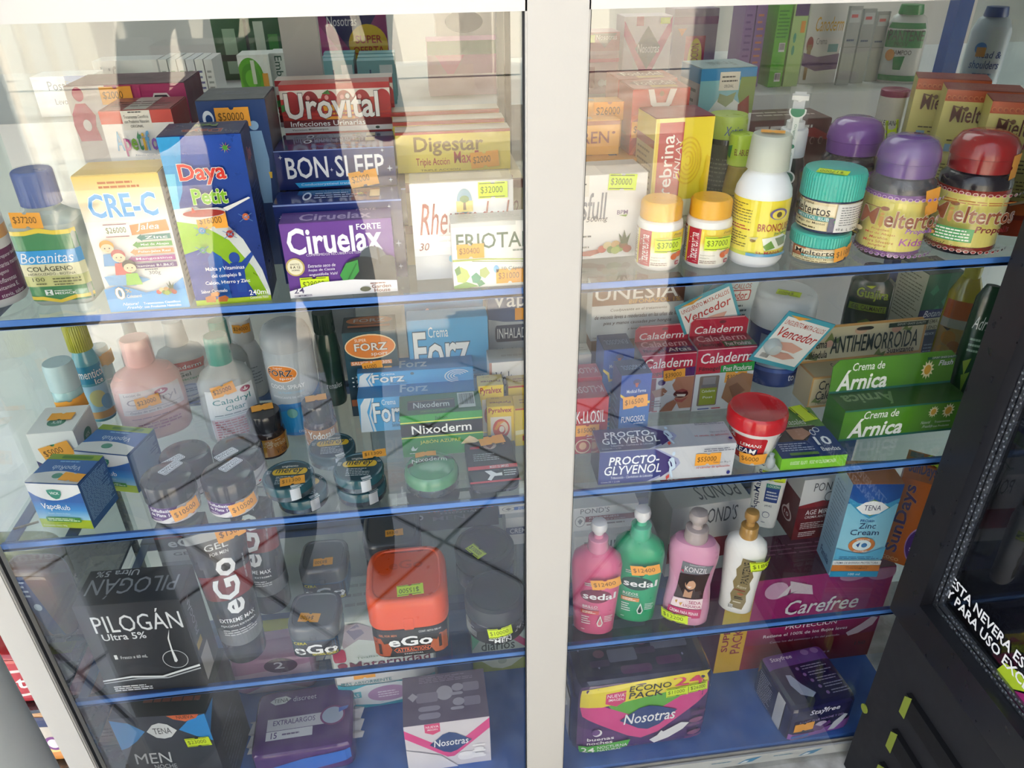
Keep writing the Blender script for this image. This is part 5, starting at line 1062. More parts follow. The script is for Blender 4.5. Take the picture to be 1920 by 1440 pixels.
ctnY('pain_cream_carton', 'square pale blue carton with white outlined lettering, upright behind the long pale blue ones', MC, Z, (762, 602), (914, 594), .215, .03, '#58ace0', {'front': forz()}, group='pale blue pain cream cartons', st=[('front', .27, .64, '', 'o', 0, 1.15)])
ctnY('pain_cream_carton', 'square pale blue carton, rear upright one with its top under the top shelf', MC, Z, (757, 566), (905, 558), .258, .03, '#58a4d4', {'front': forz()}, group='pale blue pain cream cartons', flap=False)
a = onY((667, 768), .135); b = onY((900, 752), .135); zl = a.z
a0 = onZ((675, 812), Z)
wl = .150
for i in range(2):
    zz = Z if i == 0 else zl+.0004
    yy = a0.y if i == 0 else a0.y+.028
    hh = zl-Z if i == 0 else zrow(703, a.x, yy)-zl
    carton('pain_cream_carton', ['long pale blue carton lying behind the green soap carton, lower of two', 'long pale blue carton with a white swirl lying on top of another one'][i], MC, (a0.x+wl/2+(.002 if i == 0 else .003), yy, zz), rad(-1), wl, hh, .036 if i == 0 else .034, '#3f8fc8', {'front': long_+longsw, 'top': [R(0, 0, 1, 1, '#3a83bc'), T('Forz', .36, .25, .60, .80, '#b6cfe0', .04), T('Crema', .5, .05, .62, .2, '#a8c6dc', 0)]}, group='pale blue pain cream cartons', cols={'top': '#3a83bc'})
ctnY('inhaler_carton', 'pale carton with navy band and inhaler lettering, upright beside the white frame post', MC, Z, (914, 540), (1015, 530), .24, .03, '#b9c2ca', {'front': [R(0, 0, 1, .30, '#8a9ab0'), P([(0, .30), (.3, .33), (1, .34), (1, 0), (0, 0)], '#4a5f8a'), T('Vapo', .08, .05, .95, .24, '#e8ecf0', .03), RR(.12, .36, .95, .52, '#3a4560', .05, .3), T('INHALADOR', .16, .39, .90, .49, '#f0f2f4', .01), T('rápido y alivio inmediato', .10, .58, .92, .63, '#3a4a5a', .02), LN(.2, .7, .8, .9, 3, '#a0acb6', .3)]}, st=[('front', .72, .26, '', 'o', 0, 1.4)])
ctnY('gel_tube_carton', 'white carton with grey lettering and red edge beside the frame post', MC, Z, (917, 683), (1000, 673), .165, .035, '#e6e6e4', {'front': [R(0, 0, .06, 1, '#c09080'), T('Voltaren', .14, .16, .95, .42, '#55585e', .01), T('Emulgel', .20, .46, .50, .56, '#8a8c90', 0), R(.08, .62, .9, .64, '#b9b0aa')], 'top': [LN(.3, .4, .9, .7, 1, '#9a9a96', .5)]}, cols={'top': '#a8aaa8'})
# small yellow cartons
pyr = [R(0, 0, 1, 1, '#efd02c'), T('Pyralvex', .06, .03, .92, .20, '#b0302a', .045), R(.12, .28, .90, .98, '#f1ead8'), E(.52, .62, .32, .28, '#d8542a'), E(.56, .60, .22, .19, '#f1d9b8'), E(.50, .66, .17, .15, '#d8542a'), E(.54, .63, .10, .09, '#f4e8d4'), P([(.25, .62), (.4, .42), (.7, .38), (.5, .48), (.34, .66)], '#e89a3a')]
ptop = [T('Pyralvex', .1, .5, .9, .75, '#7a3a2a', .04, 0, None, .04, 180), T('10 mL', .2, .15, .5, .28, '#7a6a2a', 0)]
ctn('mouth_drops_carton', 'small yellow carton with orange swirl picture, front one beside the green soap carton', MC, Z, (915, 829), (964, 826), (912, 764), .024, '#e8c62a', {'front': pyr, 'top': ptop}, cols={'top': '#cfae2c'}, group='small yellow swirl cartons', flap=True)
ctnY('mouth_drops_carton', 'small yellow carton with orange swirl picture, rear one beside the green soap carton', MC, Z, (897, 724), (944, 722), .135, .026, '#e0c02a', {'front': pyr, 'top': ptop}, cols={'top': '#c8b46a'}, group='small yellow swirl cartons')
fi = [R(0, 0, 1, .04, '#b0402a'), T('Fitina', .40, .22, 1.0, .32, '#8a3a1a', .04), LN(.4, .4, .9, .43, 1, '#6a4a1a', .6), P([(0, .58), (1, .5), (1, .62), (0, .70)], '#efe6a8'), R(.25, .72, 1, .86, '#a83a35'), LN(.3, .75, .95, .84, 2, '#f2e0d0', .4)]
ctnY('drops_carton', 'yellow carton with red lower band beside the frame post, front one', MC, Z, (966, 767), (1020, 762), .100, .03, '#e4c832', {'front': fi, 'top': [LN(.2, .3, .9, .7, 2, '#8a5a2a', .4)]}, cols={'top': '#c8a83a'}, group='yellow cartons with red band')
ctnY('drops_carton', 'yellow carton with pale top beside the frame post, rear one', MC, Z, (953, 725), (1008, 720), .140, .026, '#e2c846', {'front': fi, 'top': [LN(.2, .3, .9, .7, 2, '#a06a4a', .4)]}, cols={'top': '#c9b06a'}, group='yellow cartons with red band')
# iodine jars: brown glass, black lid
def iodine(p, yt, label, lb, first=[None]):
    c, r_, yw = round_at(*p, Z)
    h = zrow(yt, c.x, c.y)-Z
    r = thing('iodine_jar', label, 'jar', c, yw, 'brown iodine jars')
    mb = MB(); pr = [(r_*.92, 0), (r_, .004), (r_, h*.52), (r_*.92, h*.60), (r_*.72, h*.66), (r_*.72, h*.7)]; mb.lathe(pr, '#2e1c14'); mb.build('jar_body', 'gloss', r)
    mb = MB(); S = wrap([(r_*1.004, 0), (r_*1.004, 1)], -95, 85, h*.50, h*.07)
    draw(mb, S, [R(0, 0, 1, 1, '#b5752c')] + ([T('Yodosalil', .25, .10, .80, .52, '#f0e8da', .045), LN(.25, .58, .78, .85, 3, '#e6d6b8', .4), T('Cl', .14, .12, .2, .26, '#f0e8da', .02), T('30g', .16, .72, .22, .95, '#f0e8da', .02)] if lb else [R(.0, .0, .45, 1, '#c9952c'), LN(.05, .1, .85, .5, 5, '#e6d6a8', .4), T('V: 06/25', .62, .6, .9, .9, '#4a2a1a', .0)]) + [R(.86, 0, 1, 1, '#c9a02c')]); mb.build('label', 'gloss', r)
    mb = MB(); mb.lathe([(r_*.84, h*.62), (r_*.90, h*.63), (r_*.92, h*.95), (r_*.86, h), (0, h)], '#25262a', seg=80, ribs=1, ribd=.0004); mb.build('lid', 'gloss', r)
    sticker(plane((-.03, -.03, h+.0004), (1, 0, 0), (0, -1, 0), .06, .06), .5, -.62, '', 'o', r, 0, 1.15, 2)
iodine((576, 636, 845), 752, 'brown glass jar with black lid and tan lettered label, right one of the pair', 1)
iodine((476, 541, 862), 770, 'brown glass jar with black lid, left one with its label turned away', 0)
# black lidded burn cream jars
def burn(c, yaw, r_, h, label, tg):
    r = thing('burn_cream_jar', label, 'jar', c, yaw, 'black lidded cream jars')
    mb = MB(); mb.lathe([(r_*.90, 0), (r_, .006), (r_, h*.5), (r_*.98, h*.54)], '#1d1c20'); mb.build('jar_body', 'gloss', r)
    mb = MB(); S = wrap([(r_*1.004, 0), (r_*1.004, 1)], -95, 95, h*.50, h*.08)
    draw(mb, S, [R(0, 0, 1, 1, '#dedcdf'), P([(.10, .0), (.52, .0), (.44, .55), (.30, .82), (.10, .92)], '#5a2f78'), T('Sulfadiazina', .16, .08, .47, .28, '#f4eef6', .035), T('de Plata 1%', .16, .34, .46, .54, '#f4eef6', .035), LN(.17, .64, .30, .78, 2, '#cfbcd8', .5), P([(.38, .95), (.6, .5), (.80, .1), (.84, .1), (.66, .55), (.5, .95)], '#b9b4bf'), E(.68, .80, .02, .06, '#c03a3a', 12), BAR(.82, .06, .97, .66)]); mb.build('label', 'gloss', r)
    mb = MB(); mb.lathe([(r_*.99, h*.52), (r_*1.05, h*.53), (r_*1.05, h*.93), (r_*1.0, h*.985), (r_*.93, h), (r_*.5, h), (0, h)], '#232227', seg=56); mb.build('lid', 'gloss', r)
    q = sub(plane((-r_, r_, h+.0003), (1, 0, 0), (0, -1, 0), 2*r_, 2*r_), .62 if tg else .25, .30 if tg else .72, .026, .013, -34 if tg else -28)
    mb = MB(); draw(mb, q, [RR(0, 0, 1, 1, '#e8e8ea', .08, .2), RR(.03, .07, .97, .93, '#3a3a40', .08, .2), RR(.05, .1, .95, .9, '#e8e8ea', .08, .2), T('PRODUCTO', .10, .18, .9, .46, '#26262a', .03), T('ESTA ROTO', .10, .56, .9, .84, '#26262a', .03)]); mb.build('seal_sticker', 'matte', r)
    if tg: sticker(S, .60, .36, '$10500', 'o', r, -8, 1.3, 30)
    return r
for p, yt, lb in (((288, 376, 984), 890, 'black lidded cream jar with purple label, front left one in hazy reflection'), ((396, 484, 973), 884, 'black lidded cream jar with purple label, front right one')):
    c, r_, yw = round_at(*p, Z); h = zrow(yt, c.x, c.y)-Z; hj = h
    burn(c, yw, r_*1.0, h, lb, 1)
for px, lb in (((345, 848), 'black lidded cream jar behind the front left one, with white seal on its lid'), ((444, 836), 'black lidded cream jar behind the front right one, with white seal at its lid edge')):
    q = onZ(px, Z+hj); q.z = Z
    burn(q, yw, r_, hj, lb, 0)
# flat ointment tins
def tin(c, yaw, r_, label, tg, col='#24505a', h=.0185):
    r = thing('ointment_tin', label, 'tin', c, yaw, 'flat dark teal ointment tins')
    mb = MB(); mb.lathe([(r_*.93, 0), (r_*.97, .001), (r_*.97, h*.42), (r_*.98, h*.45)], '#8f989c'); mb.build('tin_body', 'metal', r)
    mb = MB(); mb.lathe([(r_*.975, h*.40), (r_, h*.42), (r_, h*.86), (r_*.965, h*.97), (r_*.90, h*.985), (r_*.87, h*.93), (0, h*.94)], col, seg=56)
    S = plane((-r_, r_, h*.945), (1, 0, 0), (0, -1, 0), 2*r_, 2*r_)
    draw(mb, S, [E(.5, .5, .42, .42, '#1c3f48', 40), T('ungüento', .34, .18, .66, .27, '#d8d8cc', .01), RR(.18, .30, .86, .50, '#d9b02c', .12, .5), T('merey', .24, .31, .78, .49, '#22343a', .045, .25), LN(.28, .54, .74, .80, 5, '#b8c4c4', .4), LN(.08, .34, .16, .46, 4, '#b8c4c4', .5), E(.90, .34, .03, .03, '#b8c4c4', 14), E(.90, .34, .02, .02, '#1c3f48', 14)], 1); mb.build('lid', 'gloss', r)
    mb = MB(); a_ = rad(28); cx, sy = math.sin(a_), -math.cos(a_)
    S2 = wrap([(r_*1.012, 0), (r_*1.012, 1)], 12, 34, h*.98, h*.15); draw(mb, S2, [R(0, 0, 1, 1, '#d6dade')], 1)
    S3 = sub(S, .5+.43*cx, .5-.43*sy, r_*.38, r_*.24, -23); draw(mb, S3, [R(0, 0, 1, 1, '#d6dade')], 5); mb.build('tape_seal', 'foil', r)
    if tg: sticker(S, *tg, '$11300', 'o', r, -10, 1.2, 12)
    return r
c, r_, yw = round_at(526, 614, 964, Z); tr_ = r_ = r_*1.06
tin(c, yw, r_, 'flat dark teal tin under another one at the left, mostly covered', None)
c2 = onZ((545, 914), Z+.0185)
tin((c2.x, c2.y, Z+.0188), yw-.25, tr_, 'dark teal tin with yellow badge, on top of the left stack, tag across it', (.62, .72))
c, r_, yw = round_at(636, 724, 951, Z)
tin(c, yw, tr_, 'flat dark teal tin, lower one of the right stack', None)
tin((c.x-.001, c.y+.001, Z+.0188), yw-.2, tr_, 'dark teal tin with yellow badge, on top of the right stack, tag at its rim', (.78, .10))
c, r_, yw = round_at(588, 664, 900, Z)
tin((c.x-.002, c.y+.022, Z), yw-.15, tr_, 'flat dark teal tin with yellow badge, alone behind the two stacks', None)
# green soap carton, green tin, dark tin
ops = [R(0, 0, 1, 1, '#2f8f3c', '#2c8a3a'), R(0, .16, 1, .18, '#e6de5a'), R(0, .20, 1, .50, '#131513'), R(0, .52, 1, .54, '#e6de5a'), T('Jabón', .42, .055, .57, .15, '#0f2a14', 0), T('Nixoderm', .13, .245, .86, .45, '#f2f2ee', .05), T('JABÓN AZUFRE', .22, .59, .72, .71, '#d8d84a', .01), P([(.72, .76), (.77, .66), (.83, .58), (.89, .63), (.95, .72), (.9, .76)], '#dcc89a'), P([(.10, .80), (.13, .72), (.15, .8), (.19, .76), (.16, .84), (.11, .84)], '#cfe0cf'), LN(.08, .88, .24, .92, 1, '#bcd4bc', .5)]
ctn('soap_carton', 'bright green soap carton with black band and white lettering, centre of the left half', BX, Z, (757, 858), (907, 845), (748, 781), .045, '#256f33', {'front': ops, 'top': [R(.10, .3, .68, .78, '#1a1c1a'), R(.11, .34, .67, .36, '#8a8a4a'), T('Nixoderm', .17, .42, .61, .70, '#c8ccc8', .045), T('JABÓN AZUFRE', .25, .84, .56, .96, '#6f9a3a', 0), BAR(.72, .08, .93, .85, '#2a2a2a', '#b9c0b9')]}, cols={'top': '#1d5a2b'})
c, r_, yw = round_at(760, 861, 936, Z)
r = thing('green_tin', 'round domed pale green tin with black band and orange tag', 'tin', c, yw, tilt=None)
h = .028
mb = MB(); mb.lathe([(r_*.95, 0), (r_*.98, .0015), (r_*.98, h*.4)], '#9aa49c'); mb.build('tin_body', 'metal', r)
mb = MB(); pr = [(r_*.985, h*.38), (r_*1.0, h*.4), (r_*1.0, h*.62), (r_*.95, h*.80), (r_*.86, h*.88), (r_*.82, h*.86), (r_*.6, h*.95), (r_*.3, h*.99), (0, h)]; mb.lathe(pr, '#4f8a62', seg=64)
S = Surf(lambda u, v, w: Vector(((u-.5)*2*r_, (.5-v)*2*r_, h*(1-.16*(((u-.5)*2)**2+((v-.5)*2)**2)/.67*.8)+w+.0003)), 2*r_, 2*r_, .08)
draw(mb, S, [P([(.06, .42), (.3, .34), (.6, .28), (.9, .24), (.93, .34), (.6, .40), (.3, .46), (.08, .52)], '#20262a'), T('Nixoderm', .16, .29, .80, .43, '#d6dad6', .03)], 1); mb.build('lid', 'gloss', r)
sticker(S, .42, .16, '', 'o', r, 0, 1.1, 10)
a = onZ((884, 929), Z); b = onZ((976, 920), Z)
r = thing('dark_tin', 'rounded rectangular dark grey tin with red stripes and orange tag beside the frame post', 'tin', ((a.x+b.x)/2, a.y, Z+.0005), math.atan2(b.y-a.y, b.x-a.x), tilt=(0, 0))
wt = math.hypot(b.x-a.x, b.y-a.y)*1.02; dt = .098; h = .014
mb = MB(); mb.lathe([(.97, 0), (1.0, .001), (1.0, h*.45)], '#8a8c90', wt/2, dt/2, 6, 64, 0, dt/2); mb.build('tin_body', 'metal', r)
mb = MB(); mb.lathe([(1.0, h*.4), (1.02, h*.42), (1.02, h*.8), (.98, h*.97), (.95, h), (0, h)], '#2f3236', wt/2, dt/2, 6, 64, 0, dt/2)
S = plane((-wt/2, dt, h+.0002), (1, 0, 0), (0, -1, 0), wt, dt)
draw(mb, S, [T('Napikex', .22, .05, .66, .15, '#c03a45', .03, .2), R(.10, .24, .30, .29, '#a82c38'), E(.52, .24, .14, .08, '#b9a090'), P([(.44, .24), (.52, .17), (.60, .24), (.52, .31)], '#7a4a3a'), T('S', .78, .17, .84, .24, '#c9a05a', .03), LN(.14, .40, .66, .56, 4, '#9aa0a4', .4), R(.0, .66, 1, .73, '#d04a52'), T('MODO DE EMPLEO', .44, .67, .82, .72, '#f4ecec', .03), P([(.32, .77), (.45, .77), (.55, .83), (.66, .82), (.66, .88), (.5, .88), (.42, .96), (.35, .94), (.42, .86)], '#eceeee'), R(.33, .765, .62, .77, '#9aa0a4'), LN(.70, .77, .96, .90, 3, '#c8ccce', .45), R(0, .965, 1, 1, '#d04a52')], 1); mb.build('lid', 'worn', r)
sticker(S, .58, .17, '', 'o', r, -8, 1.4, 30)
mb = MB(); mb.bar((-.012, 0, 0), (.012, .006, 0), .0015, .0022, '#a59a7a'); o = mb.build('wire_tie', 'metal'); o.location = onZ((48, 990), Z)+Vector((0, 0, .0012)); o.rotation_euler = (0, 0, rad(8))
tag(o, 'short bent tan strip lying on the shelf in front of the leftmost blue carton', 'strip')

# ================================================================== middle shelf, right half
a = onY((1112, 537), .215); b = onY((1286, 528), .215); zb_ = zrow(640, a.x, .215)
carton('nail_fungus_carton', 'brown carton hidden under the brown and white one beside the frame post', MC, ((a.x+b.x)/2, .217, Z), 0, b.x-a.x-.004, zb_-Z-.0003, .03, '#9a6a4c', {'front': [R(0, 0, 1, .4, '#8a5a3c'), LN(.1, .5, .9, .9, 3, '#c8c0b8', .3)]}, flap=False, group='brown and white cartons')
ops = [R(0, 0, 1, .36, '#6a4434', '#7a4f3c'), T('UNESIA', .03, .04, .93, .27, '#ece8e4', .035), T('BIFONAZOL 1%', .40, .27, .96, .345, '#d9a43a', .02), T('Coadyuvante en el tratamiento', .20, .42, .82, .485, '#4a4444', .01, .15), T('de micosis leves a moderadas en las uñas de los', .03, .53, .96, .60, '#5a4a44', .01, .15), T('pies y manos causadas por hongos', .13, .65, .88, .725, '#5a4038', .015, .15), T('y levaduras', .40, .78, .60, .83, '#5a4a44', .0, .15), T('Caja con tubo con 20 g', .02, .92, .24, .955, '#6a5a54', 0)]
carton('nail_fungus_carton', 'brown and white carton with large silver lettering seen under the top shelf bar', MC, ((a.x+b.x)/2, .215, zb_), 0, b.x-a.x, a.z-zb_, .03, '#d3d8da', {'front': ops}, flap=False, group='brown and white cartons', cols={'right': '#7a4f3c', 'top': '#6a4434'})
# callus remover blister cards
def card(name, label, ctr, Y, w, h, yaw, tiltx, roll, ops, col, blister=False):
    p = onY(ctr, Y)
    r = thing(name, label, 'blister card', p, 0, 'teal and white blister cards')
    r.rotation_euler = (rad(tiltx), rad(roll), rad(yaw))
    mb = MB(); mb.box(-w/2, w/2, 0, .0012, -h/2, h/2, col); S = plane((-w/2, 0, h/2), (1, 0, 0), (0, 0, -1), w, h); draw(mb, S, ops, 1); mb.build('card', 'card', r)
    if blister:
        mb = MB(); mb.lathe([(.011, 0), (.011, .008), (.008, .012), (0, .013)], '#dfe8ea', 1, 1, 2, 28); o = mb.build('blister', 'frost', r); o.location = (-w*.33, -.001, -h*.12); o.rotation_euler = (PI/2, 0, 0)
        mb = MB(); mb.lathe([(.006, 0), (.006, .006), (.004, .008), (0, .0085)], '#2f9aa8', 1, 1, 2, 24); o2 = mb.build('pot', 'plastic', o); o2.location = (0, 0, .001)
    return r
ven = [R(0, 0, 1, 1, '#3f9fb4'), R(.05, .08, .95, .92, '#e4e8e8'), T('UNGUENTO MATA-CALLOS', .08, .13, .92, .22, '#b0402e', .03), P([(.08, .05), (.5, .02), (.3, .1)], '#d9a03a'), T('Vencedor', .10, .27, .92, .45, '#b8322c', .05, .2), P([(.2, .55), (.5, .5), (.8, .56), (.7, .68), (.3, .66)], '#d8a898'), P([(.3, .72), (.6, .70), (.8, .76), (.6, .84), (.32, .82)], '#c89888'), BAR(.1, .78, .3, .9)]
card('callus_remover_card', 'teal and white blister card leaning back, half behind the tilted one', (1362, 570), .205, .075, .08, 0, 12, 0, [R(0, 0, 1, 1, '#c4d2d4'), T('MATA-CALLOS', .3, .10, .88, .20, '#a84a3a', .03), RR(.25, .22, .9, .44, '#b03a30', .05, .2), RR(.27, .24, .88, .42, '#e6e6e2', .05, .2), T('Vencedor', .32, .25, .84, .41, '#b8322c', .05), LN(.3, .5, .9, .8, 3, '#5a6a70', .4), P([(.0, 0), (.2, 0), (0, .3)], '#8ab8c0'), P([(.35, .95), (.5, .8), (.62, .82), (.5, 1)], '#20282c')], '#c4d2d4')
card('callus_remover_card', 'teal and white blister card tilted to the left, above the red oral gel carton', (1330, 592), .185, .078, .075, 0, 8, -24, ven, '#3f9fb4')
card('callus_remover_card', 'pale blister card with red lettering, leftmost and partly hidden behind the tilted one', (1305, 568), .222, .05, .08, 0, 10, 0, [R(0, 0, 1, 1, '#cdd6d6'), T('UNGUENTO MATA', .05, .42, .9, .50, '#a84a3a', .03), T('Vence', .1, .54, .95, .72, '#b8322c', .05)], '#cdd6d6')
card('callus_remover_card', 'teal edged blister card with a round pot, leaning right of the hanging red carton', (1484, 642), .135, .078, .085, 8, 16, 22, ven, '#2f9ab8', True)
# big jar with white lid
loc, r_, yw, h = roundY(1418, 1534, 542, .225, Z)
r = thing('cream_jar', 'large navy cream jar with white domed lid and lime tag', 'jar', loc, yw)
mb = MB(); mb.lathe([(r_*.92, 0), (r_, .006), (r_, h*.64), (r_*.95, h*.68)], '#243a7c'); S = wrap([(r_*1.004, 0), (r_*1.004, 1)], -80, 80, h*.60, h*.08); draw(mb, S, [R(.30, 0, .80, .7, '#8fa0b8'), T('Lassar', .42, .12, .78, .42, '#1c2848', .04), R(0, .72, 1, .8, '#3a58a8'), T('to', .70, .84, .78, .98, '#d0d8e8', .03)]); mb.build('jar_body', 'gloss', r)
mb = MB(); mb.lathe([(r_*.97, h*.65), (r_*1.02, h*.66), (r_*1.03, h*.88), (r_*.98, h*.95), (r_*.86, h*.99), (r_*.7, h), (0, h)], '#e6e8ea'); mb.build('lid', 'plastic', r)
sticker(plane((-.03, -.0, h+.0005), (1, 0, 0), (0, -1, 0), .06, .03), .55, .5, '$9000', 'y', r, 6, 1.4, 2, True)
# dark green bottle, calendula carton, oil bottle, dark tube at the right end
loc, r_, yw, h = roundY(1606, 1684, 500, .262, Z)
r = thing('aftershave_gel_bottle', 'dark green flat bottle with lime lettering behind the brown and cream carton', 'bottle', loc, yw)
pr = [(r_*.95, 0), (r_*1.0, .006), (r_*1.05, h*.5), (r_*1.0, h*.84), (r_*.7, h*.90)]
mb = MB(); mb.lathe(pr, '#1c3a2c', 1, .5, 3); S = wrap([(q[0]*1.005, q[1]) for q in pr], -62, 62, h*.84, h*.05, 1, .5, 3, flat=True); draw(mb, S, [T('Guajira', .16, .05, .95, .22, '#8fae3a', .05, 0, '#14241c', .05), P([(.35, .02), (.6, .0), (.5, .05)], '#b9cf3a'), R(.05, .27, .95, .36, '#7f9c34'), T('GEL CALMANTE', .12, .285, .92, .345, '#16281e', .03), P([(.35, .52), (.55, .46), (.8, .54), (.6, .60), (.45, .60)], '#5f8a3a'), LN(.05, .68, .95, .92, 4, '#9ab0a0', .4)]); mb.build('bottle_body', 'gloss', r)
mb = MB(); mb.lathe([(r_*.6, h*.885), (r_*.62, h*.89), (r_*.6, h), (0, h)], '#1a3226'); mb.build('cap', 'plastic', r)
ops = [R(0, 0, 1, .60, '#1f6a45', '#245f42'), P([(.15, .2), (.3, .12), (.4, .18), (.28, .24)], '#3f8a62'), P([(.55, .32), (.7, .24), (.85, .3), (.68, .38)], '#3f8a62'), P([(.3, .42), (.5, .36), (.6, .44), (.42, .5)], '#3f8a62'), R(0, .40, 1, .50, '#1e2a66'), T('Botanitas', .14, .41, .88, .485, '#e4e6f0', 0, .3), R(0, .50, 1, .64, '#d4ccb0'), T('CREMA DE', .22, .515, .80, .565, '#4a4438', .02), T('CALÉNDULA', .14, .58, .88, .63, '#4a4438', .02), R(0, .64, 1, 1, '#1c2e4c'), T('MEDICK', .30, .67, .60, .70, '#d8dce4', .02), LN(.4, .80, .9, .92, 3, '#7a86a0', .4)]
ctnY('calendula_carton', 'dark green and navy carton with cream band, its cream side turned left', MC, Z, (1744, 514), (1810, 511), .232, .062, '#1f5a42', {'front': ops, 'left': [R(0, 0, 1, 1, '#b9bfa8'), LN(.1, .05, .9, .6, 14, '#6a705a', .3)]}, yaw=4, cols={'left': '#b9bfa8', 'top': '#1a3a2c'})
loc, r_, yw, h = roundY(1802, 1856, 497, .20, Z)
r = thing('oil_bottle', 'clear bottle of yellow oil with orange flower label near the right end', 'bottle', loc, yw)
mb = MB(); pr = [(r_*.92, 0), (r_*1.1, .008), (r_*1.15, h*.5), (r_*1.1, h*.75), (r_*.6, h*.9), (r_*.5, h*.92)]; mb.lathe(pr, '#b8a016', 1, .7, 2.4); mb.build('bottle_body', 'liquid' if 0 else 'gloss', r)
mb = MB(); S = wrap([(q[0]*1.006, q[1]) for q in pr], -60, 50, h*.70, h*.14, 1, .7, 2.4, flat=True); draw(mb, S, [R(0, 0, 1, 1, '#c9a05a'), R(0, 0, 1, .3, '#c8602a'), R(0, .3, 1, .45, '#c9c0b0'), E(.4, .62, .25, .12, '#d8903a'), E(.65, .75, .22, .10, '#c87a30'), E(.35, .85, .25, .10, '#d8a04a'), P([(.1, .45), (.4, .46), (.3, .50)], '#2a2420')]); mb.build('label', 'gloss', r)
mb = MB(); mb.lathe([(r_*.55, h*.9), (r_*.56, h), (0, h)], '#c9b83a'); mb.build('cap', 'plastic', r)
loc, r_, yw, h = roundY(1840, 1886, 535, .110, Z)
r = thing('dark_green_tube', 'dark green standing tube with white script beside the refrigerator', 'tube', loc, yw)
mb = MB(); pr = [(r_*.9, 0), (r_, .006), (r_*1.05, h*.5), (r_*.95, h*.9), (r_*.5, h)]; mb.lathe(pr, '#20402c', 1, .6, 2.2); S = wrap([(q[0]*1.006, q[1]) for q in pr], -60, 60, h*.85, h*.1, 1, .6, 2.2, flat=True); draw(mb, S, [T('Adri', .2, .1, .85, .24, '#d6e0d8', .0, .3), LN(.3, .32, .8, .5, 3, '#8aa894', .4), P([(.3, .6), (.6, .55), (.5, .75)], '#7f9a3a'), P([(.4, .75), (.7, .7), (.6, .95)], '#6a8a34')]); mb.build('tube_body', 'gloss', r)
# blue fungal solution cartons
fun = [R(0, 0, 1, .30, '#2c4fa4', '#2a4a98'), R(0, .30, 1, 1, '#2a5aa8', '#2f8ad0'), P([(0, .22), (.2, .27), (.25, .35), (1, .33), (1, .36), (.2, .38), (.15, .30), (0, .25)], '#e6c83a'), E(.52, .09, .13, .035, '#3a3a70'), P([(.46, .1), (.58, .1), (.55, .15), (.49, .15)], '#a8503a'), T('Medical Farma', .20, .175, .84, .215, '#e0e6f4', .01), T('FUNGOSOL', .08, .50, .90, .575, '#f4f6fa', .045), LN(.5, .585, .9, .61, 1, '#cfe0f4', .5)] + [T(t, .18, .68+i*.058, .18+len(t)*.042, .715+i*.058, '#d6dcc8', .02) for i, t in enumerate(('Ácido Salicílico', 'Ácido Benzoico', 'Ácido Láctico', 'Resorcinol', 'Aloe Vera'))]
ftop_ = [T('FUNGOSOL', .12, .40, .88, .70, '#8fa0c0', .03, 0, None, .04, 180)]
ctnY('antifungal_carton', 'slim blue carton with white lettering and orange tag, front one beside the purple lipped carton', MC, Z, (1166, 703), (1223, 701), .062, .035, '#26488e', {'front': fun, 'top': ftop_, 'left': [R(0, 0, 1, 1, '#223a78'), LN(.2, .3, .8, .9, 8, '#6a86b8', .3)]}, yaw=2, cols={'top': '#1f2f58', 'left': '#223a78'}, group='slim blue cartons', st=[('front', .5, .32, '$16500', 'o', -4, 1.35)])
ctnY('antifungal_carton', 'slim blue carton with upside down lettering on its lid, rear one of the two', MC, Z, (1133, 656), (1190, 654), .118, .04, '#2a4c94', {'front': fun, 'top': ftop_}, cols={'top': '#2a3f6c'}, group='slim blue cartons')
# red callus drops cartons
kl = [R(0, 0, 1, 1, '#c4262f', '#a91f2a'), T('K-LLOSIL', .40, .22, .95, .44, '#f4efee', .05), LN(.38, .52, .92, .55, 1, '#f0d8d4', .5), LN(.62, .60, .95, .75, 3, '#f0d8d4', .35), E(.55, .86, .15, .13, '#e8d0b0'), E(.55, .86, .13, .11, '#b0302a'), E(.55, .85, .07, .07, '#e6b48a')]
ktop = [T('K-LLOSIL', .40, .30, .95, .7, '#d8b8b4', .04, 0, None, .04, 180)]
a = onY((1040, 752), .072); b = onY((1142, 744), .072)
ctnY('callus_drops_carton', 'red carton with white lettering and orange tag, front one at the frame post', MC, Z, (1040, 752), (1142, 744), .072, .038, '#b2242e', {'front': kl, 'top': ktop}, cols={'top': '#a3252c'}, group='red callus cartons', st=[('front', .62, .56, '$15000', 'o', 0, 1.3)])
ctnY('callus_drops_carton', 'red carton with white lettering, rear one at the frame post', MC, Z, (1040, 712), (1129, 708), .115, .034, '#b9353a', {'front': kl, 'top': ktop}, cols={'top': '#b4424a'}, group='red callus cartons')
ctnY('beige_carton', 'small beige carton with pale lid behind the red cartons at the frame post', MC, Z, (1060, 668), (1109, 664), .165, .03, '#c9a878', {'front': [R(0, 0, 1, .3, '#cfc8b8'), P([(.3, .5), (.6, .35), (.9, .35), (.9, .9), (.3, .9)], '#d8963a')], 'top': [LN(.3, .3, .9, .7, 2, '#9a948a', .3)]}, cols={'top': '#c4c0b6'})
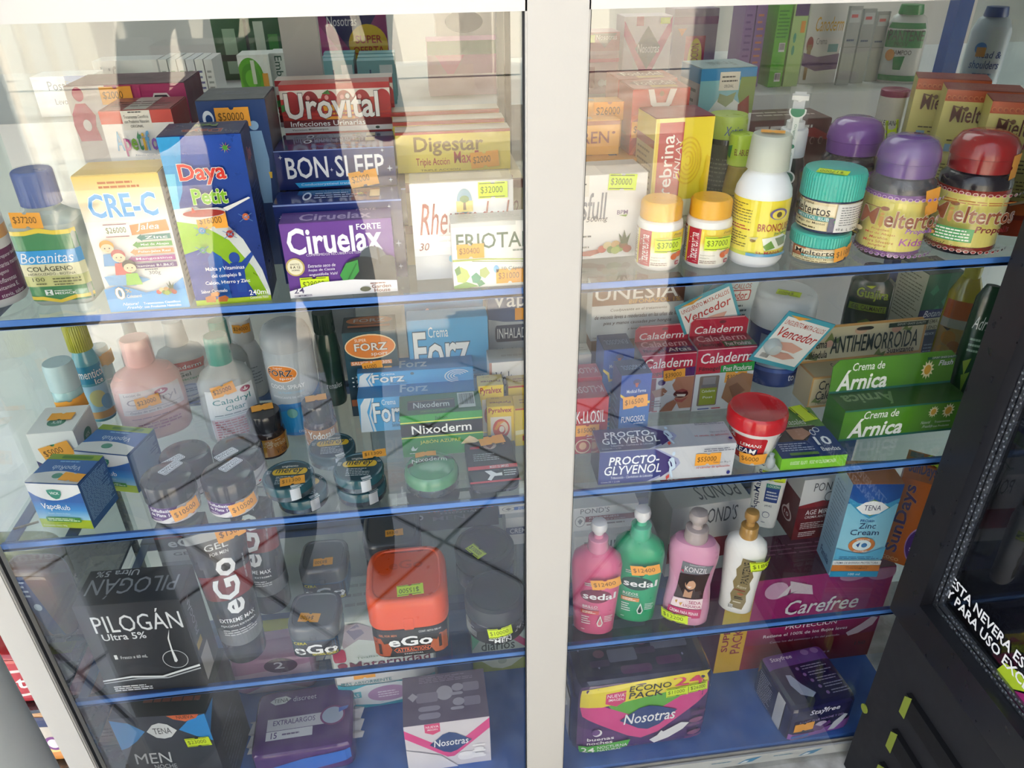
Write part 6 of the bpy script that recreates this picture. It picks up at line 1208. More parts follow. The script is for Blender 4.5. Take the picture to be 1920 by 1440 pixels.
# red hang-tab cartons
def caladerm(tl, tr, Y, label, variant, sub_t, sub_c, st, htab):
    loc, yw, W, zt_ = frameY(tl, tr, Y, 0); loc.z = Z; H = zt_-Z; D = .038
    ops = [R(0, 0, 1, .40, '#b4214a', '#c0283a'), R(0, 0, 1, .012, '#e8b8c4'), T('Caladerm', .06, .06, .94, .225, '#f6eef0', .045, .12), T('Filmogel', .05, .275, .40, .36, '#3a2a30', .04)]
    if variant == 'g': ops += [P([(.42, .27), (1, .235), (1, .385), (.42, .385)], '#2f9a45'), T('Post Picaduras', .47, .285, .96, .365, '#f2f6f0', .03), R(0, .385, 1, 1, '#dcdfe2'), RR(.08, .42, .42, .92, '#8a7a72', .1, .04), R(.14, .44, .36, .56, '#9a9496'), R(.12, .56, .38, .60, '#7f7a80'), R(.11, .62, .40, .90, '#9aa43a'), T('Caladerm', .14, .645, .37, .69, '#f0f0e0', .02), T('Post', .17, .75, .34, .79, '#f0f0e0', .02), P([(.55, .5), (.8, .4), (1, .44), (1, .8), (.7, .95), (.5, .8)], '#a87858'), P([(.6, .62), (.74, .56), (.9, .7), (.7, .82)], '#8a5a40'), R(.1, .955, .3, .97, '#3a4a9a'), R(.34, .955, .5, .97, '#c03a3a')]
    else: ops += [P([(.40, .27), (1, .235), (1, .385), (.40, .385)], '#5a2a6a'), T('Aftas', .48, .285, .72, .365, '#f2f0f6', .03), R(0, .385, 1, 1, '#d6d4d8'), R(0, .39, .30, .97, '#8a3040'), R(.02, .45, .20, .62, '#c0242e'), R(.04, .7, .22, .94, '#6a2a78'), E(.40, .47, .07, .05, '#4a2a70'), P([(.66, .39), (1, .39), (1, .95), (.78, .95), (.72, .84), (.68, .76), (.72, .68), (.64, .60), (.60, .52), (.64, .46)], '#b98068'), E(.78, .69, .14, .07, '#5a1f20'), P([(.70, .69), (.88, .70), (.86, .74), (.72, .73)], '#ece4d8'), P([(.66, .63), (.8, .60), (.92, .64), (.8, .66)], '#a04a48'), P([(.66, .76), (.8, .79), (.92, .75), (.82, .84), (.70, .82)], '#b05a52'), P([(.22, .60), (.45, .56), (.52, .62), (.44, .70), (.30, .72)], '#b07a60'), P([(.44, .64), (.72, .73), (.72, .735), (.44, .65)], '#e8e4e0'), P([(.40, .98), (.52, .84), (.66, .78), (.72, .84), (.64, .98)], '#a87058'), LN(.24, .76, .42, .90, 3, '#7a6a78', .35), R(.1, .955, .22, .97, '#3a4a9a'), R(.26, .955, .36, .97, '#c03a3a')]
    top = [R(0, 0, 1, 1, '#9a2038'), T('Caladerm', .08, .08, .92, .5, '#e0a8b0', .045, .12), T('Filmogel', .06, .62, .42, .92, '#3a2a30', .03), R(.46, .58, 1, .96, '#3a6a40' if variant == 'g' else '#5a2a5a'), T(sub_t, .5, .64, .92, .9, '#e0e4e0', .02)]
    r = carton('skin_gel_carton', label, MC, loc, yw, W, H, D, '#b02a40', {'front': ops, 'top': top}, group='red hang tab cartons', fin='gloss', st=st, cols={'left': '#a8a6ac', 'right': '#8a2a3c'})
    mb = MB(); ht = zrow(htab, loc.x, loc.y+D)-Z
    pts = [(-W/2, H), (W/2, H), (W/2*1.0, ht-.006), (W/2-.006, ht), (-W/2+.006, ht), (-W/2, ht-.006)]
    for yy, fl in ((D-.0014, 0), (D, 1)):
        q = [Vector((x, yy, z)) for x, z in pts]
        if fl: q.reverse()
        mb.face(q, C('#b4213c'))
    for i in range(len(pts)):
        a_, b_ = pts[i], pts[(i+1) % len(pts)]
        mb.face([(a_[0], D, a_[1]), (b_[0], D, b_[1]), (b_[0], D-.0014, b_[1]), (a_[0], D-.0014, a_[1])], C('#d8a0ac'))
    S = plane((-W/2, D-.0014, ht), (1, 0, 0), (0, 0, -1), W, ht-H)
    draw(mb, S, [T('Caladerm', .08, .44, .92, .86, '#f4ecee', .045, .12), E(.55, .25, .06, .09, '#7a1a2c'), R(.08, .02, .92, .05, '#e0b0b8')]); mb.build('hang_tab', 'gloss', r)
caladerm((1204, 668), (1307, 660), .150, 'red carton with an open mouth picture and purple band, hang tab on top', 'p', 'Aftas', '#5a2a6a', [('front', .62, .35, '$39000', 'o', -4, 1.3)], 608)
caladerm((1310, 655), (1420, 650), .146, 'red carton with a green band and roll-on picture, hang tab on top', 'g', 'Post Picaduras', '#2f9a45', [('front', .70, .47, '$30000', 'o', 2, 1.3)], 594)
p = onZ((1440, 722), Z); mb = MB()
mb.tube([(0, 0, .012), (.008, -.004, .02), (.016, 0, .022), (.022, .004, .018)], [.0015]*4, '#b9c0c4'); mb.box(.008, .036, -.001, .0, .006, .030, '#e4e6ea'); o = mb.build('paper_tag', 'matte'); o.location = p; o.rotation_euler = (rad(-20), 0, rad(-15)); tag(o, 'small white paper tag beside the red tub lid on the middle shelf', 'tag')
# long haemorrhoid cream carton
man = lambda x, y, s, c: [E(.540, .17, .012, .062, c, 16), P([(.508, .34), (.528, .27), (.546, .30), (.562, .52), (.540, .56), (.530, .44)], c), P([(.512, .36), (.530, .56), (.522, .60), (.503, .42)], c), P([(.518, .58), (.560, .52), (.562, .60), (.536, .68), (.552, .90), (.540, .92), (.518, .70)], c), P([(.498, .86), (.520, .79), (.524, .90), (.503, .97)], '#d8483a')]
def procto(top=0):
    c1 = '#23285c' if top else '#27307a'
    return [R(0, 0, 1, 1, '#b9bcc4' if top else '#cfd2d8'), P([(0, 0), (.42, 0), (.58, .35), (.60, .5), (.56, .7), (.40, 1), (0, 1)], '#a9aed0'), P([(0, 0), (.40, 0), (.55, .35), (.57, .5), (.53, .7), (.36, 1), (0, 1)], c1), P([(.40, 0), (.55, .35), (.57, .5), (.53, .7), (.46, .9), (.44, .4)], '#3f2f72'), T('PROCTO-', .07, .16, .44, .42, '#f2f4f8', .04, .12), T('GLYVENOL', .04, .44, .46, .72, '#f2f4f8', .04, .12), T('Tribenósido - Clorhidrato de Lidocaína', .09, .76, .40, .84, '#d0d4ea', 0, .1), T('Crema 5% + 2,12%', .02, .90, .16, .95, '#d0d4ea', 0)] + man(.51, .42, .95, '#cfe2f4') + [T('10 cánulas de aplicación', .72, .62, .97, .71, '#c03a3a', .02), T('Tubo con 30 g +', .84, .50, .97, .56, '#5a5a6a', 0), LN(.76, .06, .98, .18, 2, '#6a6a7a', .4), E(.965, .86, .014, .06, '#3a3f8a', 14)]
ctn('haemorrhoid_cream_carton', 'long navy and silver carton with white lettering and orange tag at the shelf front', MC, Z, (1121, 909), (1371, 890), (1126, 849), .044, '#9a9da8', {'front': procto(), 'top': procto(1), 'left': [R(0, 0, 1, 1, '#1f2450')]}, cols={'left': '#1f2450', 'right': '#8f929c'}, fin='foil' if 0 else 'gloss', st=[('front', .80, .42, '$55000', 'o', 0, 1.35)])
# white tub with red lid
c, r_, yw = round_at(1372, 1440, 873, Z); h = zrow(762, c.x, c.y)-Z
p = onZ((1406, 762), Z+h)
r = thing('cream_tub', 'white tub with red label and wide bright red lid', 'tub', c, yw)
rt_ = 56*depth(Vector((c.x, c.y, Z+h)))/F
mb = MB(); pr = [(r_*.96, 0), (r_, .003), (rt_*.92, h*.74), (rt_*.94, h*.76)]; mb.lathe(pr, '#efeeec', seg=64); mb.build('tub_body', 'plastic', r)
mb = MB(); S = wrap([(q[0]*1.006, q[1]) for q in pr], -85, 95, h*.66, h*.10); draw(mb, S, [RR(-.02, .05, .66, .95, '#c0262c', .08, .1), T('DE', .12, .07, .24, .22, '#f4f0ee', .05), T('LEMANS', .32, .28, .60, .40, '#f4f0ee', .02, .15), RR(.12, .46, .56, .70, '#1c2350', .02, .1), T('CREAM', .14, .47, .54, .69, '#f4f4f6', .05, .15), T('4 Oz.', .3, .82, .42, .89, '#f0d8d8', 0), BAR(.80, .1, .92, .6)]); mb.build('label', 'gloss', r)
mb = MB(); mb.lathe([(rt_*.95, h*.72), (rt_*1.0, h*.73), (rt_*1.0, h*.93), (rt_*.97, h*.97), (rt_*.92, h), (rt_*.86, h*.985), (0, h*.985)], '#c8141f', seg=72); mb.build('lid', 'gloss', r)
sticker(S, .52, .84, '$6000', 'o', r, -4, 1.4, 30)
# nasal strips carton lying flat
a = onZ((1462, 882), Z); b = onZ((1584, 873), Z)
ops = [R(0, 0, 1, .42, '#5f8a3a'), R(0, .0, .4, .2, '#cfd8c8'), T('Bandas nasales', .08, .24, .74, .36, '#d6e0cc', .02), T('hipoalergénicas', .36, .37, .80, .42, '#c8d4bc', .01), P([(0, .42), (.85, .40), (.55, .72), (.2, .72), (0, .66)], '#3f3430'), P([(.34, .46), (.62, .44), (.70, .56), (.50, .68), (.36, .66)], '#b98a72'), P([(0, .70), (.55, .70), (.85, .42), (1, .5), (1, 1), (0, 1)], '#1f3a72'), E(.72, .55, .04, .06, '#e4e8f0'), E(.72, .55, .028, .045, '#1f3a72'), E(.80, .50, .05, .05, '#e4e8f0'), E(.80, .50, .038, .036, '#1f3a72'), T('10', .66, .64, .90, .81, '#f0f2f6', .05), T('Bandas', .66, .85, .94, .93, '#f0f2f6', .02), LN(.06, .74, .56, .90, 4, '#b8c4dc', .4), RR(.14, .93, .58, .98, '#5f8a3a', .05, .3)]
carton('nasal_strip_carton', 'flat green and navy carton with a sleeping face, lying in front of the green cartons', MC, ((a.x+b.x)/2, (a.y+b.y)/2, Z), math.atan2(b.y-a.y, b.x-a.x), math.hypot(b.x-a.x, b.y-a.y), .017, .105, '#7cc02f', {'front': [R(0, 0, 1, 1, '#79c22a'), T('VENCIMIENTO 06-2026   LOTE: 2022010', .14, .3, .84, .6, '#e6f2d4', .01, 0, None, .04, 180)], 'top': ops}, flap=False, cols={'left': '#79c22a', 'top': '#1f3a72'}, st=[('top', .80, .14, '', 'y', 78, 1.6)])
p = onZ((1443, 876), Z); mb = MB(); mb.lathe([(.004, 0), (.0055, .003), (.005, .012), (.0025, .015), (.003, .020), (0, .021)], '#d0d8dc', seg=20); o = mb.build('glass_ampoule', 'frost'); o.location = p; tag(o, 'tiny clear glass ampoule between the white tub and the flat green carton', 'ampoule')
# cartons with a tall header
def header_carton(name, label, bl, br, tl, D, hh, col, front, head, top, cols, st=(), yaw=None, fl=.85):
    loc, yw, W = frame2(bl, br, Z, yaw); a_ = onZ(bl, Z); H = zrow(tl[1], a_.x, a_.y)-Z
    r = carton(name, label, MC, loc, yw, W, H, D, col, {'front': front, 'top': top}, flap=False, cols=cols, st=st)
    mb = MB(); n = 10; e = .008; hw = W/2
    prof = [(-hw, 0), (hw, 0), (hw, hh-e), (hw-e, hh), (-hw+e, hh), (-hw, hh-e)]
    lean = .10
    f = lambda x, z, y: Vector((x, D+y+z*lean, H+z))
    mb.face([f(x, z, -.0012) for x, z in prof], C(col)); mb.face([f(x, z, 0) for x, z in reversed(prof)], C(col))
    for i in range(len(prof)):
        p_, q_ = prof[i], prof[(i+1) % len(prof)]
        mb.face([f(*p_, 0), f(*q_, 0), f(*q_, -.0012), f(*p_, -.0012)], C(col))
    S = plane(f(-hw, hh, -.0012), (1, 0, 0), (0, -lean, -1), W, hh*math.sqrt(1+lean*lean))
    draw(mb, S, head); mb.build('header_panel', 'card', r)
    return r
cre = '#cdbb94'
leaf = lambda x, y, s: [P([(x, y), (x+.03*s, y-.16*s), (x+.05*s, y-.02*s)], '#7f8a4a'), P([(x+.02*s, y), (x+.08*s, y-.08*s), (x+.07*s, y+.04*s)], '#6f7f42')]
header_carton('suppository_cream_carton', 'cream carton with tan border, floral header and black ornate lettering', (1512, 766), (1742, 741), (1522, 709), .04, .052, '#c99a5a', [R(.01, .05, .99, .93, cre), T('Crema', .06, .12, .26, .42, '#2a2622', .03), T('Caléndula', .05, .45, .30, .74, '#2a2622', .03), T('Natural Freshly', .06, .78, .3, .92, '#6a5a3a', 0, .4), T('ANTIHEMORROIDAL', .33, .2, .95, .7, '#1f2c22', .04)]+leaf(.02, .8, 1)+leaf(.7, .9, 1), [R(.02, .06, .98, .94, cre), RR(.02, .06, .98, .94, '#d4c8a4', .02, .1)]+leaf(.04, .9, 1.4)+leaf(.18, .45, 1.6)+leaf(.6, .95, 1.2)+leaf(.8, .3, 1)+[E(.22, .5, .03, .1, '#d8a890'), E(.46, .2, .05, .1, '#d8b090'), E(.75, .25, .04, .1, '#cfa088'), RR(.42, .10, .56, .20, '#2f2a26', .3, .5), R(.68, .08, 1, .2, '#20382a'), T('EXPORT GRADE QUALITY', .75, .10, .98, .17, '#dfe4d8', .01), T('Crema', .05, .36, .20, .60, '#2a2622', .03), T('Caléndula', .03, .66, .21, .88, '#2a2622', .02), T('ANTIHEMORROIDA', .23, .30, .94, .78, '#1c2a20', .045), T('Suavizante', .70, .76, .92, .92, '#2a2622', .03)], [R(.02, .05, .98, .95, '#b0a078'), T('Crema', .22, .2, .34, .55, '#4a4438', .03), T('Caléndula', .2, .6, .38, .9, '#4a4438', .02)], {'top': '#b98a52', 'left': '#cdbb94', 'front': '#c99a5a'})
gr = '#4f8a1f'
fl2 = lambda x, y, rx, ry: [P([(x+rx*k*math.cos(i*PI/12), y+ry*k*math.sin(i*PI/12)) for i, k in zip(range(24), [1, .62]*12)], '#eee6b8'), E(x, y, rx*.5, ry*.5, '#dca63a', 16)]
header_carton('arnica_cream_carton', 'long bright green carton with white italic lettering and daisies, header panel behind', (1571, 828), (1800, 804), (1582, 771), .042, .046, gr, [R(0, .0, 1, .05, '#1f6a5a'), R(0, .93, 1, 1, '#1f6a5a'), T('Crema de', .16, .08, .44, .33, '#f2f4ee', .045, .1), T('Árnica', .06, .30, .50, .92, '#f2f4ee', .055, .15), ]+fl2(.72, .30, .042, .20)+fl2(.84, .30, .052, .25)+[T('Natural', .64, .58, .72, .68, '#e0e8d8', 0, .4), T('Freshly', .66, .72, .75, .84, '#e0e8d8', 0, .4), T('Tratamientos', .75, .60, .88, .67, '#e0e8d8', .01), T('con Productos', .75, .74, .88, .81, '#e0e8d8', .01)], [R(0, .93, 1, 1, '#1f6a5a'), T('Crema de', .16, .12, .42, .36, '#f2f4ee', .045, .1), T('Árnica', .05, .32, .46, .94, '#f2f4ee', .055, .15), ]+fl2(.78, .52, .055, .30)+[R(.76, .14, 1, .22, '#1f5a3a'), T('EXPORT GRADE QUALITY', .80, .14, .99, .21, '#dfe8d8', .01), T('Flash', .86, .26, .98, .42, '#d8dce0', .05, .2)], [R(0, 0, 1, 1, '#24500f'), T('Árnica', .06, .18, .48, .85, '#6f8a5a', .05, .15, None, .04, 180)], {'top': '#234d10', 'left': '#2c6a14'})

# ================================================================== lowest glass shelf
Z = ZC
pil = [R(0, 0, 1, 1, '#2b2c32', '#232429'), T('PILOGÁN', .12, .07, .96, .30, '#eceef0', .0), T('Ultra 5%', .16, .31, .58, .385, '#eceef0', .03), T('1', .20, .55, .23, .60, '#eceef0', .02), T('Frasco x 60 mL', .26, .565, .52, .60, '#eceef0', .01), E(.78, .645, .125, .105, '#d8dcde', 40), E(.78, .645, .118, .098, '#26272c', 40), P([(.82, .30), (.79, .40), (.785, .52), (.80, .66), (.78, .68), (.765, .67), (.77, .52), (.775, .40)], '#f2f4f4'), P([(0, .83), (.3, .80), (.6, .825), (1, .72), (1, .745), (.6, .845), (.3, .82), (0, .845)], '#e4e8ea'), P([(0, .86), (.35, .83), (.65, .845), (1, .76), (1, .775), (.65, .86), (.35, .845), (0, .87)], '#b4b8bc'), LN(.08, .905, .46, .975, 3, '#e4e6e8', .5)]
ctn('hair_lotion_carton', 'black carton with thin white capitals and a white hair root picture', MC, Z, (205, 1300), (389, 1285), (138, 1139), .058, '#26272c', {'front': pil, 'top': [T('PILOGÁN', .06, .28, .92, .85, '#8a8c92', .0, 0, None, .04, 180), T('Ultra 5%', .08, .05, .5, .22, '#b4b6bb', .02, 0, None, .04, 180)], 'right': [T('PILOGÁN', .2, .1, .4, .5, '#9a9ca2', 0, 0, None, .04, 90), R(.1, .7, .6, .98, '#b9b9b6'), R(.1, .55, .4, .62, '#b9a03a')]}, cols={'top': '#2d2e34', 'right': '#222328'})
# hair gel tubes standing on their caps
def geltube(c, yaw, r_, h, label, text=True):
    r = thing('hair_gel_tube', label, 'tube', c, yaw, 'black hair gel tubes')
    seg = 40; hc = h*.18
    mb = MB(); mb.lathe([(r_*.86, 0), (r_*.90, .003), (r_*.93, hc)], '#2a2b30', seg=40); mb.build('cap', 'gloss', r)
    def rr(a, t):
        # round at the cap, flat at the crimp
        ax = r_*(.95+.25*t); ay = r_*(.95*(1-t)+.05)
        return ax*math.sin(a), -ay*math.cos(a)
    mb = MB(); rows = []
    N = 14
    for i in range(N+1):
        t = i/N; z = hc+(h-hc)*t; tt = t**1.4
        rows.append([(*rr(2*PI*k/seg, tt), z) for k in range(seg)])
    for i in range(N):
        t = i/N
        col = C('#707378') if t < .10 else (C('#2a2b30') if t < .42 else (C('#7a2426') if t < .58 else (C('#26272c') if t < .86 else C('#9aa0a4'))))
        for k in range(seg):
            mb.face([rows[i][k], rows[i][(k+1) % seg], rows[i+1][(k+1) % seg], rows[i+1][k]], col, True)
    mb.face(rows[-1], C('#9aa0a4'))
    S = Surf(lambda u, v, w: (lambda t, z: Vector((*[q*(1+w/r_) for q in rr(rad(-62)+rad(124)*u, t**1.4)], z)))(max(0, min(1, 1-v)), hc+(h-hc)*(1-v)), r_*2, h-hc, .08)
    draw(mb, S, [T('GEL', .28, .10, .66, .15, '#d0d4d6', .0), T('FOR MEN', .34, .17, .64, .195, '#d0d4d6', .02), T('eGo', .22, .23, .70, .70, '#eef0f2', .05, 0, '#5a5c62', .02, 90), T('EXTREME MAX', .14, .73, .86, .765, '#f0f2f4', .04), T('FIJACIÓN EXTREMA', .14, .785, .86, .81, '#e4e6e8', .02), LN(.16, .83, .84, .89, 3, '#c8cacc', .5), T('CONT NETO 250 ml', .84, .25, .88, .45, '#c8cacc', 0, 0, None, .04, 90)], 2)
    mb.build('tube_body', 'gloss', r)
    return r, S
c, r_, yw = round_at(421, 503, 1245, Z); h = zrow(992, c.x, c.y+.0)-Z
rt1, S = geltube(c, yw, r_, h, 'black and red hair gel tube standing on its cap with silver upright lettering')
sticker(S, .80, .055, '$13000', 'o', rt1, -3, 1.5, 20)
c2, r2, yw2 = round_at(478, 545, 1150, Z)
geltube(c2, yw2-.6, r_, h, 'black and red hair gel tube turned away, behind the front one')
ctnY('hair_gel_carton', 'grey and black carton with silver letters behind the black carton and the tube', MC, Z, (285, 1000), (374, 994), .215, .04, '#3a3a40', {'front': [R(0, 0, 1, .4, '#34343a'), R(0, .02, .6, .14, '#7a2a2c'), T('eGo', .25, .16, 1.0, .36, '#c8cacc', .05), R(0, .42, 1, .7, '#a8aaac'), T('GEL', .3, .48, .8, .56, '#3a3a40', .04), R(0, .7, 1, 1, '#8a8c90')], 'right': [R(0, 0, 1, .3, '#7a2a2c')]})
# square hair wax jars with grey lids
def wax(c, yaw, w, h, label, lidc, bodyc, ops, lh=.40, topops=(), stk=None, mat='frost', grp='square wax jars with grey lids', name='hair_wax_jar', lidfin='gloss'):
    r = thing(name, label, 'jar', c, yaw, grp); a = w/2; hb = h*(1-lh)
    mb = MB(); pr = [(.90, 0), (.97, .003), (1.0, hb*.5), (.97, hb*.92), (.9, hb)]
    mb.lathe(pr, bodyc, a, a, 5, 64, 0, a); mb.build('jar_body', mat, r)
    mb = MB(); S = wrap([(1.004, 0), (1.004, 1)], -68, 68, hb*.9, hb*.08, a, a, 5, flat=True, cy=a); draw(mb, S, ops, 3); mb.build('label', 'gloss', r)
    mb = MB(); mb.lathe([(.99, hb*.93), (1.03, hb*.95), (1.03, h*.90), (.98, h*.975), (.91, h), (.86, h), (.83, h-.0015), (0, h-.0015)], lidc, a, a, 4.5, 72, 0, a)
    St = plane((-a, 2*a, h-.0013), (1, 0, 0), (0, -1, 0), w, w)
    draw(mb, St, list(topops), 1)
    mb.lathe([(.12, hb*.93), (.13, hb+.004), (.13, h*.72), (.10, h*.73)], lidc, a, a*.3, 6, 24, 0, -a*.012)
    mb.build('lid', lidfin, r)
    if stk: sticker(St, *stk[:2], stk[2], stk[3], r, stk[4], stk[5], 4, stk[6] if len(stk) > 6 else False)
    return r
waxl = [R(0, 0, 1, 1, '#39536e'), R(.02, .05, .98, .98, '#3a3c44'), T('CERA', .06, .04, .34, .20, '#e6d83a', .04, 0, '#2a2a2e', .04), T('eGo', .04, .22, .97, .84, '#eef0f2', .055, 0, '#2a2c30', .03), T('NATURAL FLEXIBLE', .42, .78, .97, .92, '#e6d83a', .03)]
loc, yw, w = frame2((557, 1236), (633, 1230), Z); h = zrow(1168, loc.x, loc.y)-Z
h = .056
wj = wax(loc, yw, w*1.22, h, 'small square wax jar with grey lid, front one beside the orange lidded jar', '#5b5f65', '#b3c2cc', waxl, .36, (), (.42, .70, '$4500', 'o', 8, 1.2, True))
p = onZ((612, 1128), Z)
wax(Vector((p.x, p.y, Z)), yw, w*1.22, h+.005, 'small square wax jar with grey lid, rear one behind the front wax jar', '#5b5f65', '#8fb0cc', waxl, .36, (), (.52, .72, '$8300', 'o', -4, 1.2, True))
p = onZ((742, 1090), Z)
wax(Vector((p.x, p.y, Z)), 0, w*1.55, .072, 'square dark jar with grey lid and tan tag directly behind the orange lidded jar', '#4a4e54', '#2c2e33', [R(0, 0, 1, 1, '#2a2b30'), T('eGo', .2, .2, .8, .8, '#c8cacc', .05)], .38, (), (.55, .68, '$8300', 'o', -2, 1.15))
loc, yw, w = frame2((709, 1240), (838, 1226), Z)
ego = [R(0, 0, 1, 1, '#221f1f'), P([(0, .35), (.1, .3), (.14, .5), (.2, .46), (.24, .7), (.2, .95), (0, 1)], '#a84a20'), P([(1, .35), (.9, .28), (.86, .5), (.8, .44), (.76, .7), (.82, .95), (1, 1)], '#b0562a'), R(.88, .34, .92, .8, '#3a2420'), R(.06, .5, .1, .9, '#3a2420'), T('GEL FOR MEN', .08, .14, .32, .22, '#d8783a', .02), T('CONT. NETO 500 ml', .62, .07, .92, .14, '#e4e4e4', .0), T('eGo', .20, .24, .80, .60, '#f0f0f2', .055, 0, '#55585c', .03), P([(.26, .72), (.30, .64), (.74, .64), (.78, .72), (.74, .82), (.30, .82)], '#d85a22'), P([(.27, .72), (.31, .655), (.73, .655), (.77, .72), (.73, .805), (.31, .805)], '#2a2020'), T('ATTRACTION', .31, .67, .73, .79, '#e8682a', .045), T('ESSENTIAL', .40, .86, .66, .91, '#c8c8c8', .01)]
wo = wax(loc, yw, w*1.13, .104, 'large square black jar with bright orange lid and lime tag', '#e0501c', '#241f1e', ego, .42, [P([(.1, .1), (.9, .1), (.9, .12), (.1, .12)], '#c8461a'), T('eGo', .28, .26, .72, .42, '#c8481c', .05), LN(.3, .10, .8, .13, 1, '#8a3414', .5)], (.55, .80, '$15500', 'y', -3, 1.5, True), 'gloss', None, 'hair_gel_jar', 'plastic')
# round black jars
def roundjar(c, yaw, r_, h, label, front):
    r = thing('hair_gel_jar', label, 'jar', c, yaw, 'round black jars')
    mb = MB(); pr = [(r_*.92, 0), (r_, .005), (r_, h*.52), (r_*.96, h*.58)]; mb.lathe(pr, '#24262b'); mb.build('jar_body', 'gloss', r)
    mb = MB(); S = wrap([(r_*1.004, 0), (r_*1.004, 1)], -90, 90, h*.5, h*.04)
    if front: draw(mb, S, [R(0, 0, 1, 1, '#2c2e33'), LN(.02, .25, .28, .85, 6, '#c8cacc', .35), T('connect', .42, .48, .66, .64, '#f0f2f4', .045), T('MEN', .48, .64, .66, .90, '#f0f2f4', .045), R(.42, .66, .47, .74, '#d8dadc'), T('24', .70, .22, .80, .52, '#c8cacc', .02, .4), T('SIN', .82, .40, .95, .6, '#c8cacc', .03, .3)])
    else: draw(mb, S, [R(0, 0, 1, 1, '#2c2e33'), LN(.3, .3, .7, .7, 3, '#8a8c90', .35)])
    mb.build('label', 'gloss', r)
    mb = MB(); mb.lathe([(r_*.97, h*.56), (r_*1.02, h*.57), (r_*1.03, h*.86), (r_*.98, h*.94), (r_*.86, h*.97), (r_*.80, h*.95), (r_*.6, h*.985), (0, h)], '#2f3238', seg=56); mb.build('lid', 'worn', r)
    if front: sticker(S, .54, .16, '$10000', 'y', r, -8, 1.4, 20)
    else: sticker(plane((-r_, r_, h+.0003), (1, 0, 0), (0, -1, 0), 2*r_, 2*r_), .36, .72, '$10000', 'y', r, 50, 1.3, 4)
    return r
c, r_, yw = round_at(876, 984, 1207, Z)
roundjar(c, yw, r_*1.02, .062, 'round black jar with dusty lid and lime tag on its side, at the frame post', 1)
c2 = onZ((910, 1075), Z)
roundjar(c2, yw, r_*1.06, .062, 'round black jar with dusty lid and lime tag on top, behind the front round jar', 0)
pond = lambda band, bc: [T("POND'S", .10, .04, .55, .26, '#5a5c60', 0), E(.10, .58, .08, .24, '#8a8c90', 24), E(.10, .58, .07, .21, '#e4e4e2', 24), P([(.06, .55), (.1, .45), (.14, .55), (.1, .72)], '#7a7c80'), R(.18, .38, 1, .62, bc), T(band, .24, .41, .70, .50, '#e8e0e0', .02), T('Piel Suave y Joven', .24, .53, .80, .59, '#e0d8d8', 0), LN(.2, .68, .9, .78, 1, '#7a6a6a', .5)]
a = onY((937, 968), .215); b = onY((1012, 958), .215)
carton('face_cream_carton', 'white carton with blue band and grey tulip emblem at the frame post, upper of two', MC, ((a.x+b.x)/2, .215, Z+.055), 0, b.x-a.x, zrow(950, a.x, .215)-Z-.055, .05, '#d9dad8', {'front': [E(.22, .4, .16, .3, '#8a8c90'), E(.22, .4, .14, .26, '#d8d8d6'), P([(.14, .38), (.22, .25), (.3, .38), (.22, .6)], '#7a7c80'), R(.36, .2, 1, .6, '#3f6fb4'), T('CREMA', .46, .24, .98, .40, '#e8ecf2', .04), T('Piel Seca', .46, .44, .95, .55, '#e8ecf2', .01)]}, group='white tulip cartons', flap=False)
carton('face_cream_carton', 'white carton with navy band at the frame post, lower of two', MC, ((a.x+b.x)/2+.008, .205, Z), 0, b.x-a.x, .0545, .055, '#cfd0ce', {'front': [R(0, .35, 1, .62, '#3a3f6a'), T('CREMA HID', .1, .40, .95, .57, '#dfe0e6', .02)]}, group='white tulip cartons', flap=False)
ctnY('hair_gel_carton', 'wide dark grey carton with orange capitals behind the grey lidded jar', MC, Z, (745, 958), (934, 938), .255, .04, '#4a4c52', {'front': [T('ATTRACTION', .30, .08, .95, .24, '#b0482a', .04), T('ESSENTIAL', .42, .27, .8, .34, '#9a9ca0', .01), T('MEN', .34, .42, .66, .58, '#7a7c82', .03), T('eGo', .02, .2, .25, .5, '#b4b6ba', .05)]}, flap=False)
# lotion pump bottles on the right
def pumpbottle(p, yt, label, body, cap, knob, ops, prof, ax=1, ay=.62, k=2.3, st=None, yaw=0, span=62, zt=.78, zb_=.05, name='shampoo_bottle', kneck=.48):
    c, r_, yw = round_at(*p, Z); h = zrow(yt, c.x, c.y)-Z
    r = thing(name, label, 'bottle', c, yw+yaw)
    hb = h*.78
    pr = [(q*r_, z*hb) for q, z in prof]
    mb = MB(); mb.lathe(pr, body, ax, ay, k, 56); mb.build('bottle_body', 'plastic', r)
    mb = MB(); S = wrap([(q*1.005+.0001, z) for q, z in pr], -span, span, hb*zt, hb*zb_, ax, ay, k, flat=True); draw(mb, S, ops, 4); mb.build('label', 'gloss', r)
    rn = r_*kneck
    mb = MB(); mb.lathe([(rn, hb*.97), (rn*1.05, hb*.98), (rn*1.05, hb*.99+.004), (rn*1.0, hb*1.0+.005), (rn*1.0, hb+h*.075), (rn*.94, hb+h*.08), (rn*.5, hb+h*.085), (rn*.48, hb+h*.115)], cap, seg=64, ribs=1, ribd=.0002); mb.build('collar', 'gloss', r)
    mb = MB(); mb.lathe([(rn*.46, hb+h*.10), (rn*.5, hb+h*.125), (rn*.78, hb+h*.15), (rn*.84, hb+h*.18), (rn*.72, hb+h*.21), (rn*.4, h), (0, h)], knob, seg=40); mb.build('cap_knob', 'plastic', r)
    if st: sticker(S, *st[:4], r, *st[4:], lift=40)
    return r
sedprof = [(.92, 0), (1.02, .02), (1.10, .30), (1.20, .62), (1.24, .80), (1.14, .89), (.82, .95), (.52, .98), (.48, 1.0)]
